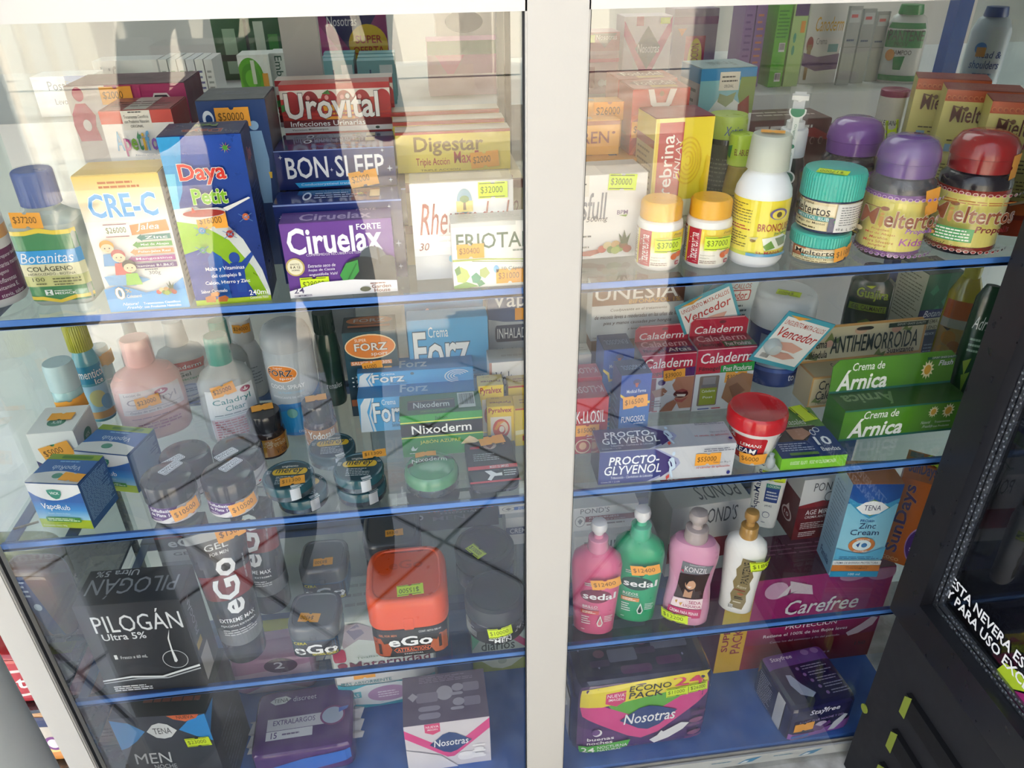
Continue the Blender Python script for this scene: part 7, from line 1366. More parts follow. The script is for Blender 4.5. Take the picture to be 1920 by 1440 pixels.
def sedal(dark, lite, w1): return [E(.52, .36, .36, .115, dark, 32), T('sedal', .22, .305, .98, .415, '#f4f4f4', .045), P([(.60, .10), (.68, .2), (.62, .25), (.56, .22)], lite), LN(.26, .13, .52, .19, 2, '#c8d0cc', .5), T(w1, .22, .52, .58, .565, '#f0f2f0', .02), LN(.22, .575, .6, .59, 1, '#e8e8e8', .5), R(.18, .605, .62, .67, '#d88a4a' if w1 == 'RIZOS' else '#d8605a'), LN(.22, .615, .56, .66, 2, '#f4ece0', .5), LN(.2, .70, .42, .86, 4, '#e8eeea', .4), P([(.66, .68), (.74, .82), (.70, .88), (.62, .88), (.58, .82)], '#d8e4dc'), P([(.66, .72), (.71, .82), (.68, .86), (.63, .86), (.61, .82)], dark if w1 == 'RIZOS' else '#d87a8a'), LN(.76, .68, .95, .80, 4, '#e4ece8', .4), LN(.2, .94, .32, .96, 1, '#e4ece8', .6)]
pumpbottle((1076, 1148, 1200), 976, 'pink shampoo bottle with frosted pump knob and orange tag, leftmost of four pump bottles', '#d8608a', '#e08aa8', '#e6e4e6', sedal('#7a1f3c', '#b0304a', 'BRILLO'), sedprof, st=(.70, .10, '$12400', 'o', -10, 1.35))
pumpbottle((1150, 1223, 1176), 952, 'green shampoo bottle with frosted pump knob and orange tag, second of four', '#16a06c', '#3fb48a', '#e6e6e8', sedal('#123f33', '#0f6a48', 'RIZOS'), sedprof, st=(.66, .08, '$12400', 'o', -10, 1.35))
kon = [P([(.30, .0), (.98, .04), (.94, .16), (.26, .20)], '#7f8288'), T('KONZIL', .36, .07, .88, .155, '#f4f0f4', .0), T('Schwarzkopf', .46, .015, .8, .05, '#d8d8dc', 0), P([(.26, .20), (.94, .16), (.88, .56), (.18, .60)], '#3a2420'), P([(.36, .22), (.66, .20), (.70, .32), (.6, .28), (.44, .30), (.38, .44), (.32, .5)], '#2a1814'), P([(.66, .2), (.8, .22), (.84, .5), (.7, .54), (.66, .40)], '#3a221a'), E(.54, .355, .13, .08, '#d8a888', 24), P([(.40, .27), (.52, .24), (.62, .27), (.50, .30), (.44, .38)], '#2a1814'), P([(.42, .44), (.52, .48), (.62, .44), (.60, .56), (.40, .56)], '#c89878'), P([(.46, .385), (.58, .38), (.52, .41)], '#f4ece8'), P([(.18, .60), (.88, .56), (.86, .72), (.15, .74)], '#f0d8dc'), T('SEDA', .56, .60, .84, .65, '#a82a5a', .03), T('LÍQUIDA', .44, .655, .84, .71, '#a82a5a', .03), P([(.24, .64), (.30, .62), (.28, .68)], '#d8a03a'), P([(.34, .66), (.42, .64), (.38, .70)], '#d8a03a'), P([(.12, .745), (.86, .72), (.84, .86), (.10, .90)], '#c02f68'), T('CREMA PARA PEINAR', .16, .77, .80, .82, '#f6ecf0', .03), LN(.16, .84, .74, .87, 1, '#f6ecf0', .5), P([(.3, .12), (.36, .16), (.34, .10)], '#c83a5a')]
pumpbottle((1242, 1324, 1183), 958, 'pale pink waisted shampoo bottle with silver pump and dark haired woman, third of four', '#d99ab8', '#b9aaa8', '#b4a8a6', kon, [(.92, 0), (1.0, .02), (1.02, .16), (.96, .34), (.90, .46), (.96, .62), (1.06, .80), (1.05, .90), (.84, .965), (.46, .985), (.44, 1.0)], st=(.30, .90, '$12200', 'y', -4, 1.3), zt=.80, zb_=.03)
pan = [P([(.48, .0), (.82, .02), (.86, .14), (.80, .22), (.86, .32), (.80, .44), (.86, .56), (.78, .68), (.82, .80), (.74, .96), (.30, .94), (.36, .82), (.30, .70), (.38, .58), (.32, .46), (.40, .34), (.36, .22), (.46, .12)], '#8a7a52'), T('PANTENE', .54, .06, .74, .46, '#1c1a18', .0, 0, None, .04, 90), T('Rizos', .46, .50, .74, .55, '#e0d8c0', 0, .3), R(.40, .585, .72, .60, '#8a2f2a'), E(.60, .66, .10, .02, '#b06a4a'), LN(.44, .71, .7, .77, 2, '#2a2620', .5), LN(.42, .80, .66, .84, 1, '#e0d8c0', .5), BAR(.30, .88, .44, .97)]
pumpbottle((1347, 1407, 1158), 957, 'white shampoo bottle with gold pump and wavy gold label, rightmost of four', '#ecebe8', '#b48a4a', '#b08648', pan, [(.90, 0), (1.0, .02), (1.05, .3), (1.16, .62), (1.22, .82), (1.12, .91), (.82, .96), (.52, .985), (.5, 1.0)], st=(1.02, .06, '$18000', 'y', -10, 1.35), kneck=.50)
# face cream cartons behind the bottles
a = onY((1078, 1008), .110); b = onY((1198, 996), .110); zp = a.z
carton('face_cream_carton', 'white carton lying under another one behind the pink and green bottles', MC, ((a.x+b.x)/2, .110, Z), 0, b.x-a.x, zp-Z, .075, '#d6d6d4', {'front': [T("POND'S", .15, .1, .9, .6, '#6a6c70', 0)]}, group='white tulip cartons', flap=False)
hh = zrow(952, a.x, .125)-zp
carton('face_cream_carton', 'white carton with red band and tulip emblem, on top behind the pink and green bottles', MC, ((a.x+b.x)/2, .122, zp+.0003), 0, b.x-a.x, max(hh, .03), .055, '#dcdcda', {'front': pond('REJUVENESS', '#7a2a34')}, group='white tulip cartons', flap=False)
ctnY('face_cream_carton', 'white carton with upside down lettering on its lid behind the waisted pink bottle', MC, Z, (1262, 950), (1408, 938), .105, .085, '#d8d8d6', {'front': [T("POND'S", .40, .06, .85, .28, '#5a5c60', 0), R(0, .5, 1, .8, '#a83a44')], 'top': [R(.05, .06, .62, .34, '#b04a50'), T('CLARANT B3', .14, .10, .55, .28, '#e8d8d8', .02, 0, None, .04, 180), E(.78, .25, .07, .18, '#6a6c70'), E(.78, .25, .055, .14, '#cfcfcd'), T("POND'S", .38, .52, .92, .90, '#6a6c70', 0, 0, None, .04, 180)]}, group='white tulip cartons', flap=False, cols={'top': '#cfcfcd', 'left': '#c4c4c2'}, yaw=4)
loc, r_, yw = round_at(1400, 1452, 996, Z); h = .150
r = thing('lotion_bottle', 'white flat lotion bottle with navy vertical lettering behind the gold pump bottle', 'bottle', loc, yw)
mb = MB(); pr = [(r_*.95, 0), (r_, .004), (r_*1.12, h*.6), (r_*1.1, h*.85), (r_*.6, h*.95), (r_*.5, h)]; mb.lathe(pr, '#eceeee', 1, .5, 3); mb.build('bottle_body', 'plastic', r)
mb = MB(); S = wrap([(q*1.005, z) for q, z in pr], -60, 60, h*.88, h*.03, 1, .5, 3, flat=True); draw(mb, S, [T('AquaMantle N', .04, .02, .32, .80, '#1c2c5a', .02, 0, None, .04, 90), R(.45, .38, .92, .62, '#1f3f8a'), R(.45, .34, .92, .40, '#2f8a7a'), T('LOCIÓN', .5, .345, .88, .39, '#f0f2f4', .03), LN(.5, .44, .88, .58, 3, '#cfd8ea', .45), T('pH 4.5', .52, .66, .76, .70, '#3a4a6a', .01), E(.62, .82, .13, .05, '#5a6a8a'), E(.62, .82, .11, .042, '#eceeee'), LN(.5, .93, .7, .95, 1, '#5a6a8a', .5)]); mb.build('label', 'gloss', r)
sticker(S, .62, .22, '$10000', 'y', r, 0, 1.4, 20)
loc, yw, w = frame2((1483, 1013), (1566, 1003), Z)
carton('anti_ageing_carton', 'dark red and white carton with a drop emblem beside the pale blue carton', MC, loc, yw, w, .118, .055, '#6a1820', {'front': [R(0, 0, 1, .42, '#d6d6d8'), P([(0, .42), (.5, .36), (1, .42), (1, .46), (0, .46)], '#8a2028'), T("POND'S", .25, .06, .9, .2, '#4a4c52', 0), E(.62, .30, .10, .08, '#5a5c62'), E(.62, .30, .085, .065, '#d6d6d8'), T('AGE MIRACLE', .18, .50, .96, .58, '#f0ecec', .04), T('CREMA ANTI-EDAD', .18, .60, .9, .64, '#f0ecec', .02), LN(.12, .70, .7, .82, 4, '#e8d8d8', .4), LN(.12, .86, .5, .95, 3, '#e8d8d8', .45), E(.85, .8, .14, .12, '#8a4a4a')], 'left': [R(0, 0, 1, .3, '#b9b9bb'), E(.5, .72, .28, .10, '#d8c8c8'), P([(.36, .66), (.52, .54), (.64, .66)], '#d8c8c8'), E(.5, .72, .22, .08, '#6a1820'), T('10', .38, .69, .62, .75, '#f0e8e8', .02)]}, flap=False, cols={'left': '#5a141c', 'top': '#c8c8ca'})
zin = [R(0, 0, 1, .20, '#1a4a94', '#1f5aa4'), R(0, .20, 1, 1, '#7fc4de', '#9fd4e4'), P([(0, .14), (.3, .22), (.5, .30), (.7, .22), (1, .14), (1, .18), (.72, .30), (.5, .36), (.28, .30), (0, .18)], '#3f9ac8'), P([(.16, .24), (.5, .155), (.86, .24), (.5, .335)], '#5a8a4a'), P([(.18, .24), (.34, .185), (.5, .170), (.66, .185), (.83, .24), (.66, .305), (.5, .32), (.34, .305)], '#f2f4f4'), T('TENA', .34, .215, .68, .27, '#1c2c5a', .01), T('PROskin', .34, .365, .62, .395, '#1f4f94', .02), T('Zinc', .34, .405, .68, .465, '#1c2c5a', .0), T('Cream', .20, .475, .78, .535, '#1c2c5a', .0), E(.50, .645, .27, .085, '#c87a3a', 40), E(.50, .645, .19, .058, '#d8ecf2', 40), P([(.38, .64), (.46, .61), (.44, .67)], '#1f4f94'), E(.55, .645, .06, .025, '#3a7ab4'), T('PROTEGE LA PIEL', .36, .572, .64, .592, '#f4ece0', .02), T('AISLA LA HUMEDAD', .36, .698, .64, .718, '#f4ece0', .02), P([(0, .68), (.3, .72), (.6, .74), (1, .66), (1, .80), (0, .80)], '#5fb4da'), LN(.10, .765, .92, .80, 2, '#2a5a8a', .5), R(0, .815, 1, .865, '#e8f0f2'), T('CREMA DE BARRERA PROTECTORA', .04, .828, .94, .852, '#1c2c4a', .025), R(0, .865, 1, .935, '#c87a34'), T('10% ÓXIDO DE ZINC', .28, .872, .78, .89, '#3a2a1a', .02), T('Y CON VITAMINA E', .30, .893, .74, .91, '#3a2a1a', .02), R(0, .935, 1, 1, '#2f9ac8'), T('100 ml', .38, .955, .62, .98, '#f0f6f8', .02)]
ctn('zinc_cream_carton', 'tall pale blue carton with dark blue top, white lens badge and open tan flap', MC, Z, (1553, 1078), (1642, 1078), (1592, 908), .052, '#7fb8d4', {'front': zin, 'left': [R(0, 0, 1, 1, '#9ab8cc', '#7aa8c8'), LN(.15, .12, .85, .8, 18, '#5a7a94', .3), T('Familia', .2, .86, .8, .94, '#1c3a6a', .03)], 'top': [R(0, 0, 1, 1, '#b06f42')]}, cols={'left': '#8fb0c8', 'top': '#b06f42'}, yaw=None)
a = onY((1692, 893), .100); yaw = -38
wS = .070
cxy = Vector((a.x, a.y, Z))+Vector((math.cos(rad(yaw)), math.sin(rad(yaw)), 0))*wS/2
sund = [R(0, 0, 1, 1, '#c4651c'), T('SunDays', .08, .06, .38, .88, '#3a2468', .055, 0, '#e8b04a', .02, 90), E(.78, .72, .36, .26, '#b08ac8'), E(.78, .72, .34, .24, '#4a2878'), T('SIN', .52, .76, .68, .80, '#e0c8f0', .02), T('MIEL', .56, .80, .90, .87, '#f0e8f4', .04), E(.80, .58, .08, .04, '#d8682a'), P([(.74, .55), (.86, .52), (.84, .58)], '#7a9a3a'), T('COCO', .08, .93, .4, .97, '#f0c88a', .02)]
carton('sunday_supplement_carton', 'orange carton with purple vertical lettering and purple disc, turned beside the pale blue carton', MC, cxy, rad(yaw), wS, a.z-Z, .075, '#b85a1a', {'front': sund, 'top': [R(.65, 0, 1, 1, '#3a2260'), T('SunDays', .08, .35, .6, .9, '#3a2468', .05, 0, None, .04, 0), R(.05, .05, .3, .25, '#2a2248')]}, cols={'top': '#b85a1a', 'right': '#3a2260'}, st=[('top', .6, .3, '', 'y', 30, 1.8)], flap=False).name = 'supplement_carton'

# ================================================================== blue base board
Z = ZF+.0002
loc, yw, w, zt_ = frameY((202, 1358), (383, 1328), .030); loc.z = Z
carton('mens_pad_carton', 'dark grey carton with blue top corners and white lens badge at lower left', BX, loc, rad(-4), w, zt_-Z, .11, '#33363f', {'front': [R(0, 0, 1, 1, '#3a3f4c', '#2c3038'), P([(0, .02), (.18, .06), (.32, .16), (.2, .26), (.08, .33), (0, .35)], '#2f8fd8'), P([(.68, .16), (.84, .04), (1, .0), (1, .30), (.84, .24)], '#2f8fd8'), P([(.60, .0), (.94, .0), (.90, .04), (.78, .07), (.66, .04)], '#d8683a'), T('NUEVA', .70, .005, .88, .04, '#3a2018', .02), P([(.34, .16), (.42, .09), (.50, .07), (.58, .09), (.66, .16), (.58, .23), (.5, .245), (.42, .23)], '#dfe2e4'), T('TENA', .41, .125, .60, .19, '#2a2e38', .01), T('MEN', .10, .40, .50, .52, '#d0d4d8', .0, .12), T('NOCHE', .28, .535, .52, .585, '#c4c8cc', .02), P([(0, .82), (.3, .70), (.6, .66), (1, .62), (1, .63), (.6, .675), (.3, .715), (0, .835)], '#5a606a'), E(.8, .98, .08, .07, '#b9bcc0')], 'top': [R(0, .3, 1, 1, '#2c2c30'), LN(.3, .35, .9, .85, 3, '#8a4a3a', .4)], 'right': [P([(.0, .02), (.3, .05), (.0, .2)], '#2f8fd8'), LN(.2, .4, .8, .9, 9, '#5a606c', .3)]}, flap=False, cols={'top': '#2b2b30', 'right': '#2f333c'}, st=[('front', .84, .30, '$23000', 'y', -4, 1.5)])
def softpack(name, label, cat, loc, yaw, W, D, H, col, pr, k=9, cols=None, st=(), group=None, fins=True):
    r = thing(name, label, cat, loc, yaw, group)
    mb = MB(); S = grid_rbox(mb, W, D, H, col, k, 14, 0, cols)
    for kf, ops in pr.items(): draw(mb, S[kf], ops, 8)
    mb.build('pack_body', 'film', r)
    if fins:
        mb = MB()
        for sx in (-1, 1):
            x = sx*W*.497; n = 8
            for i in range(n):
                y0, y1 = D*(.25+.5*i/n), D*(.25+.5*(i+1)/n); d0, d1 = .004*math.sin(i*2.1), .004*math.sin((i+1)*2.1)
                for o in (-.0004, .0004):
                    q = [(x+sx*.012+d0, y0, H*.5+d0+o), (x+sx*.012+d1, y1, H*.5+d1+o), (x-sx*.006, y1, H*.5+o), (x-sx*.006, y0, H*.5+o)]
                    if (sx > 0) == (o > 0): q.reverse()
                    mb.face(q, C('#d9d7da'))
        mb.build('seam', 'film', r)
    for s_ in st: sticker(S[s_[0]], *s_[1:5], r, *s_[5:], lift=30)
    return r
p0 = onZ((487, 1452), Z+.03); p1 = onZ((650, 1432), Z+.03)
softpack('pad_pack', 'purple soft pack with white lens badge and white label strip, lying at the front', 'pack', Vector(((p0.x+p1.x)/2, .045, Z)), rad(2), .150, .115, .060, '#4c2270', {'top': [P([(.14, .20), (.20, .14), (.30, .13), (.36, .18), (.30, .25), (.20, .26)], '#d8d8dc'), T('TENA', .18, .165, .33, .225, '#3a3a4a', .01), T('discreet', .38, .16, .62, .24, '#cfc4da', 0), R(.14, .48, .78, .66, '#c8c4d0'), T('EXTRALARGOS', .20, .51, .62, .585, '#4a2a72', .02), R(.14, .67, .60, .80, '#d8d6de'), T('15', .19, .69, .25, .78, '#4a2a72', .03), LN(.30, .71, .5, .76, 1, '#6a5a80', .5), E(.80, .55, .13, .15, '#7a3a78'), E(.80, .55, .11, .125, '#a8b4cc'), P([(.86, .45), (.98, .42), (.96, .47), (.86, .52)], '#4a6ac0')], 'front': [P([(0, .6), (.5, .3), (1, .2), (1, .6), (.5, .8), (0, 1)], '#2f6fd0')]}, k=10)
def ns_front(): return [R(0, 0, 1, 1, '#d4cfd8'), P([(0, .08), (.5, .62), (1, .02), (1, .24), (.56, .78), (.48, .78), (0, .26)], '#d8418a'), P([(.24, .0), (.42, .0), (.42, .18), (.33, .24), (.24, .18)], '#d8417a'), T('NUEVA', .255, .04, .405, .09, '#f4e8f0', .03), T('IMAGEN', .27, .105, .39, .14, '#f4e8f0', .02), P([(.28, .46), (.44, .26), (.52, .22), (.60, .26), (.78, .44), (.60, .64), (.52, .68), (.44, .64)], '#1a3f7c'), T('Nosotras', .33, .365, .74, .515, '#f4f4f6', .04, .12), RR(.60, .70, .82, .88, '#eceaf0', .3, .5), E(.70, .74, .08, .05, '#f4f2f6'), RR(.78, .56, .94, .60, '#f2f0f4', .2, .5), E(.86, .66, .06, .04, '#f2f0f4'), RR(.78, .68, .94, .73, '#f2f0f4', .2, .5), E(.86, .78, .06, .035, '#f2f0f4'), RR(.76, .80, .94, .85, '#f2f0f4', .2, .5), P([(0, .5), (.4, .7), (.6, 1), (0, 1)], '#dcd8e0')]
loc, yw, w = frame2((767, 1446), (921, 1425), Z); a0 = onZ((767, 1446), Z)
H = zrow(1364, a0.x, a0.y)-Z
nos = [R(0, 0, 1, 1, '#74667f'), LN(.2, .04, .85, .18, 4, '#a89ab4', .35), E(.50, .42, .10, .15, '#c4bcc8'), RR(.16, .38, .42, .58, '#9a8fa4', .1, .3), P([(.06, .44), (.12, .36), (.18, .44), (.12, .54)], '#c4bcc8'), RR(.18, .66, .44, .76, '#a89eb2', .2, .5), RR(.18, .80, .44, .92, '#a89eb2', .2, .5), RR(.72, .26, .92, .44, '#9a8fa4', .1, .3), RR(.72, .56, .92, .74, '#9a8fa4', .1, .3), E(.66, .34, .07, .08, '#b9b0c0'), E(.66, .64, .07, .08, '#b9b0c0'), RR(.56, .44, .72, .50, '#b9b0c0', .2, .5), RR(.56, .74, .72, .80, '#b9b0c0', .2, .5)]
carton('pad_carton', 'white, pink and purple carton with blue diamond, front of the base beside the frame post', BX, loc, yw, w, H, .085, '#b9b0c4', {'front': ns_front(), 'top': nos}, flap=True, cols={'top': '#74667f', 'right': '#6a5c74', 'left': '#4a3f52'})
p = onZ((655, 1334), Z); q = onZ((775, 1316), Z)
softpack('maternity_pad_pack', 'white and turquoise maternity pack seen through and below the lowest glass shelf', 'pack', Vector(((p.x+q.x)/2+.015, p.y, Z)), rad(2), .165, .10, .212, '#e2e2e2', {'front': [P([(.10, .04), (.3, .02), (.45, .1), (.6, .05), (.7, .2), (.5, .25), (.3, .2), (.15, .28)], '#b9a4b0'), P([(.2, .1), (.3, .03), (.36, .14), (.26, .2)], '#8a7a94'), RR(.02, .28, .16, .42, '#c82a5a', .2, .3), E(.11, .46, .05, .03, '#a83a5a'), T('Maternidad', .18, .43, .95, .51, '#7a2a4a', .04), T('Toallas Posparto', .25, .38, .75, .41, '#8a9a8a', .0), T('MÁS ABSORBENTE', .06, .64, .55, .68, '#4a8a94', .02), P([(0, .68), (.5, .70), (1, .68), (1, 1), (0, 1)], '#2fa4bc'), P([(.05, .76), (.3, .70), (.6, .70), (.95, .74), (.85, .90), (.4, .95), (.12, .90)], '#d8dfe4'), E(.5, .82, .20, .09, '#b08ab4'), R(.08, .76, .24, .83, '#5fb4c4'), T('MÁS', .10, .77, .22, .82, '#eef4f4', .03), E(.78, .79, .08, .04, '#dfe2e6'), LN(.4, .78, .6, .86, 3, '#e8dcec', .4)], 'top': [LN(.2, .2, .8, .8, 3, '#b9b0b4', .3)]}, k=12, st=(('front', .30, .565, '', 'o', 0, 1.5),))
p = onZ((500, 1290), Z)
softpack('pad_pack', 'pink soft pack with dark badge and yellow strip seen under the lowest glass shelf', 'pack', Vector((p.x+.020, .20, Z)), 0, .135, .09, .085, '#c48ab0', {'top': [R(.2, .0, .9, .35, '#d8c83a'), P([(0, .4), (1, .3), (1, .5), (0, .6)], '#d8a8c8')], 'front': [R(0, 0, 1, 1, '#c48ab4'), P([(0, .4), (1, .2), (1, .6), (0, .8)], '#d8b4d0'), E(.62, .2, .2, .2, '#4a2a5a'), T('2', .54, .10, .66, .28, '#e8dcf0', .04), P([(.1, .95), (.5, .6), (.9, .95)], '#e4d0e0')]}, k=9)
loc, yw, w, zt_ = frameY((884, 1192), (1006, 1178), .195); loc.z = Z
carton('liner_carton', 'green and white carton with thin dark lettering, low behind the frame post', BX, loc, 0, w, zt_-Z, .07, '#cfd4cc', {'front': [R(0, 0, 1, .52, '#c9cfcb'), P([(0, 0), (.2, 0), (0, .4)], '#7fc0a0'), P([(.45, 0), (.62, 0), (1, .44), (.85, .46)], '#c83a78'), T('diarios', .14, .20, .66, .44, '#3a4a4a', .01), R(0, .54, 1, .68, '#4f9a4a'), T('240', .06, .555, .30, .655, '#e4ece0', .04), T('NORMAL', .34, .555, .84, .65, '#e4ece0', .02), R(0, .68, 1, 1, '#8a9a4a'), P([(.12, .68), (.8, .68), (.6, .9), (.46, .95), (.3, .9)], '#b9c4b4'), E(.46, .74, .07, .08, '#9aa89a')]}, flap=False, cols={'top': '#b9bcb6'})
# big pack of 24
p = onZ((1092, 1424), Z); q = onZ((1312, 1392), Z)
yw = math.atan2(q.y-p.y, q.x-p.x)
nav = '#2a2656'
n24 = [R(0, 0, 1, 1, '#4a2a6c'), P([(0, .55), (.3, .65), (.5, 1), (0, 1)], '#5a2f78'), P([(.2, .20), (.75, .12), (.82, .3), (.5, .5), (.3, .4)], '#5fae3a'), P([(.02, .26), (.18, .26), (.5, .52), (.84, .18), (.98, .12), (.98, .28), (.62, .74), (.5, .80), (.4, .74), (.05, .40)], '#d8418f'), P([(.02, .04), (.98, -.04), (.98, .12), (.5, .22), (.2, .29), (.02, .27)], '#ecd83a'), P([(.22, .12), (.36, .10), (.36, .24), (.30, .30), (.22, .25)], '#d8417a'), T('NUEVA', .23, .13, .35, .175, '#f6e8f0', .03), T('IMAGEN', .24, .185, .345, .22, '#f6e8f0', .03), T('ECONO', .38, .055, .68, .125, '#2a2a30', .05, .1), T('PACK', .38, .135, .62, .215, '#2a2a30', .05, .1), T('24', .70, .0, .92, .12, '#d8416a', .05), P([(.33, .50), (.46, .36), (.53, .335), (.60, .36), (.74, .44), (.62, .62), (.54, .67), (.47, .64)], '#1f3f80'), T('Nosotras', .36, .42, .73, .565, '#f4f4f8', .045, .12), E(.175, .635, .035, .05, '#f0e8f4'), E(.165, .625, .03, .042, '#6a3a88'), T('buenas', .10, .70, .30, .745, '#f0e8f4', .03), T('noches', .10, .755, .29, .80, '#f0e8f4', .03), P([(.02, .83), (.42, .78), (.40, .88), (.30, .93), (.02, .95)], '#4aae3a'), T('24', .05, .84, .16, .93, '#f4f8f0', .05), T('NOCTURNA', .18, .825, .40, .87, '#f4f8f0', .02), T('NATURAL', .18, .88, .36, .92, '#f4f8f0', .02), P([(.56, .82), (.66, .72), (.78, .62), (.84, .64), (.80, .72), (.70, .82), (.6, .88)], '#e8e6ee'), P([(.6, .80), (.64, .70), (.70, .78)], '#e8e6ee'), E(.90, .62, .06, .035, '#8a4a7a'), E(.90, .80, .06, .035, '#8a4a7a'), RR(.82, .66, .98, .70, '#6a3a78', .2, .5), RR(.82, .84, .98, .88, '#6a3a78', .2, .5), RR(.84, .48, .98, .54, '#5a2a68', .2, .4)]
n24t = [R(0, 0, 1, 1, '#2c2a4c')]+[P([(x-.008, y), (x, y-.02), (x+.008, y), (x, y+.02)], '#8a88b4') for x, y in ((.1, .2), (.08, .55), (.62, .1), (.9, .3), (.5, .5), (.2, .8), (.8, .75))]+[RR(.20, .18, .30, .32, '#6a4a72', .2, .3), E(.25, .25, .03, .04, '#c8c4b8'), T('ALOE VERA Y MANZANILLA', .30, .12, .60, .17, '#9a8ab0', .02), RR(.28, .22, .62, .34, '#5a587a', .05, .3), E(.72, .14, .08, .10, '#a8a4b8'), RR(.60, .22, .78, .28, '#a8a4b8', .2, .5), RR(.28, .60, .48, .76, '#6a6a86', .05, .2), E(.22, .64, .04, .05, '#7a4a68'), RR(.14, .72, .28, .80, '#4a3a62', .1, .4), RR(.60, .50, .86, .66, '#6a6a86', .05, .2), E(.54, .54, .04, .05, '#7a4a68'), RR(.48, .62, .62, .70, '#4a3a62', .1, .4), RR(.34, .82, .56, .92, '#5a3060', .1, .4), RR(.60, .76, .78, .86, '#5a3060', .1, .4), LN(.86, .40, .96, .42, 1, '#a8983a', .5)]
Hn = zrow(1300, p.x, p.y)-Z
softpack('pad_pack', 'large navy, pink and yellow soft pack with blue diamond and two lime tags', 'pack', Vector(((p.x+q.x)/2-.004, (p.y+q.y)/2+.002, Z)), yw*.6, math.hypot(q.x-p.x, q.y-p.y)*1.14, .145, Hn*1.06, nav, {'front': n24, 'top': n24t, 'left': [R(.55, .3, .85, .95, '#d4d0d6')]}, k=9, st=(('front', .72, .19, '$11000', 'y', -4, 1.5), ('front', .88, .165, '$26000', 'y', -4, 1.5)))
# boxed liners at the back
loc, yw, w = frame2((1337, 1263), (1625, 1226), Z); a0 = onZ((1337, 1263), Z); H = zrow(1096, a0.x, a0.y)-Z
car = [R(0, 0, 1, .45, '#b0227a', '#a82070'), R(0, .45, 1, .72, '#a01f66', '#8a1848'), R(0, .72, 1, 1, '#8e1a2a'), R(0, 0, .165, 1, '#e2b428'), R(0, .3, .10, .6, '#e8c43a'), T('15', .02, .06, .12, .18, '#7a2a5a', .05), T('UNID.', .01, .20, .12, .24, '#7a2a5a', .02), T('SUPER', .02, .42, .06, .75, '#a0283a', .04, 0, None, .04, 90), T('PACK', .08, .50, .14, .78, '#a0283a', .04, 0, None, .04, 90), E(.29, .12, .07, .09, '#e0a8cc'), P([(.36, .03), (.5, .10), (.52, .2), (.38, .16)], '#ecd0e0'), P([(.30, .2), (.38, .05), (.36, .18), (.42, .14)], '#f0dce8'), E(.74, .05, .08, .05, '#d89ac0'), E(.92, .05, .09, .07, '#d089b4'), T('Carefree', .37, .245, .82, .40, '#f6eef4', .02, .25), T('PROTECCIÓN', .40, .50, .72, .56, '#f4e8f0', .03), T('Retiene el 100% de los flujos leves', .27, .60, .80, .645, '#f4e8f0', .02), T('Como los del comienzo y fin del periodo', .32, .68, .76, .71, '#e8c8d8', 0), P([(.80, .68), (.88, .60), (.94, .52), (.98, .54), (.96, .62), (.88, .70), (.82, .72)], '#e4ccd8'), LN(.30, .86, .8, .9, 1, '#d8a8b4', .5), T('150', .88, .80, .95, .84, '#5a2030', .02)]
carton('liner_carton', 'large magenta carton with yellow end strip standing behind, through the lowest shelf', BX, loc, yw*.5, w, H, .095, '#8e1f58', {'front': car, 'top': [LN(.1, .2, .9, .5, 3, '#a8587a', .3), R(0, 0, .165, 1, '#a88a2a')]}, flap=False, cols={'top': '#6a1a40'})
# night pack in navy film
loc, yw, w = frame2((1471, 1387), (1590, 1371), Z)
a0 = onZ((1471, 1387), Z)
st_front = [R(0, 0, 1, 1, '#1b1a50'), T('Stayfree', .28, .10, .74, .28, '#f0f0f6', .03, .15), E(.50, .11, .02, .03, '#f0f0f6'), T('ADAPT PLUS NOCHE Y DÍA', .14, .38, .84, .46, '#b8a0d0', .02), P([(.0, .74), (.4, .80), (.9, .62), (1, .6), (1, 1), (0, 1)], '#8a52a8'), E(.50, .62, .10, .12, '#c8b8d8'), P([(.36, .54), (.5, .66), (.62, .52), (.66, .62), (.52, .8), (.4, .76)], '#5a2a78'), P([(.64, .86), (.7, .62), (.84, .42), (.9, .46), (.84, .66), (.74, .86)], '#c8d0e0'), RR(.06, .80, .34, .88, '#3a6ac0', .1, .4), LN(.06, .90, .40, .98, 2, '#d0b8e0', .4)]
st_top = [R(0, 0, 1, 1, '#191845'), R(0, 0, 1, .28, '#5f3a8a'), T('Stayfree', .12, .08, .46, .18, '#d8d0e4', .03, .1), E(.68, .10, .06, .06, '#8a70aa'), E(.84, .10, .06, .06, '#8a70aa'), P([(.20, .42), (.27, .44), (.34, .62), (.46, .80), (.38, .86), (.24, .78), (.18, .60)], '#a8b4cc')]+[E(.42+.05*i, .36+.12*i, .025, .03, '#8a70aa') for i in range(5)]+[LN(.48+.05*i, .32+.12*i, .86+.03*i, .41+.12*i, 2, '#9a9ab8', .35) for i in range(5)]
softpack('pad_pack', 'navy soft pack with violet top band, white lettering and orange tag, by the refrigerator', 'pack', loc, yw+rad(6), w*1.06, .105, .078, '#1c1b48', {'front': st_front, 'top': st_top, 'left': [LN(.15, .15, .5, .9, 12, '#b8b8cc', .3), R(.62, .05, .82, .95, '#c4c4c8')]}, k=12, st=(('front', .22, .53, '', 'o', 0, 1.5),), fins=False)

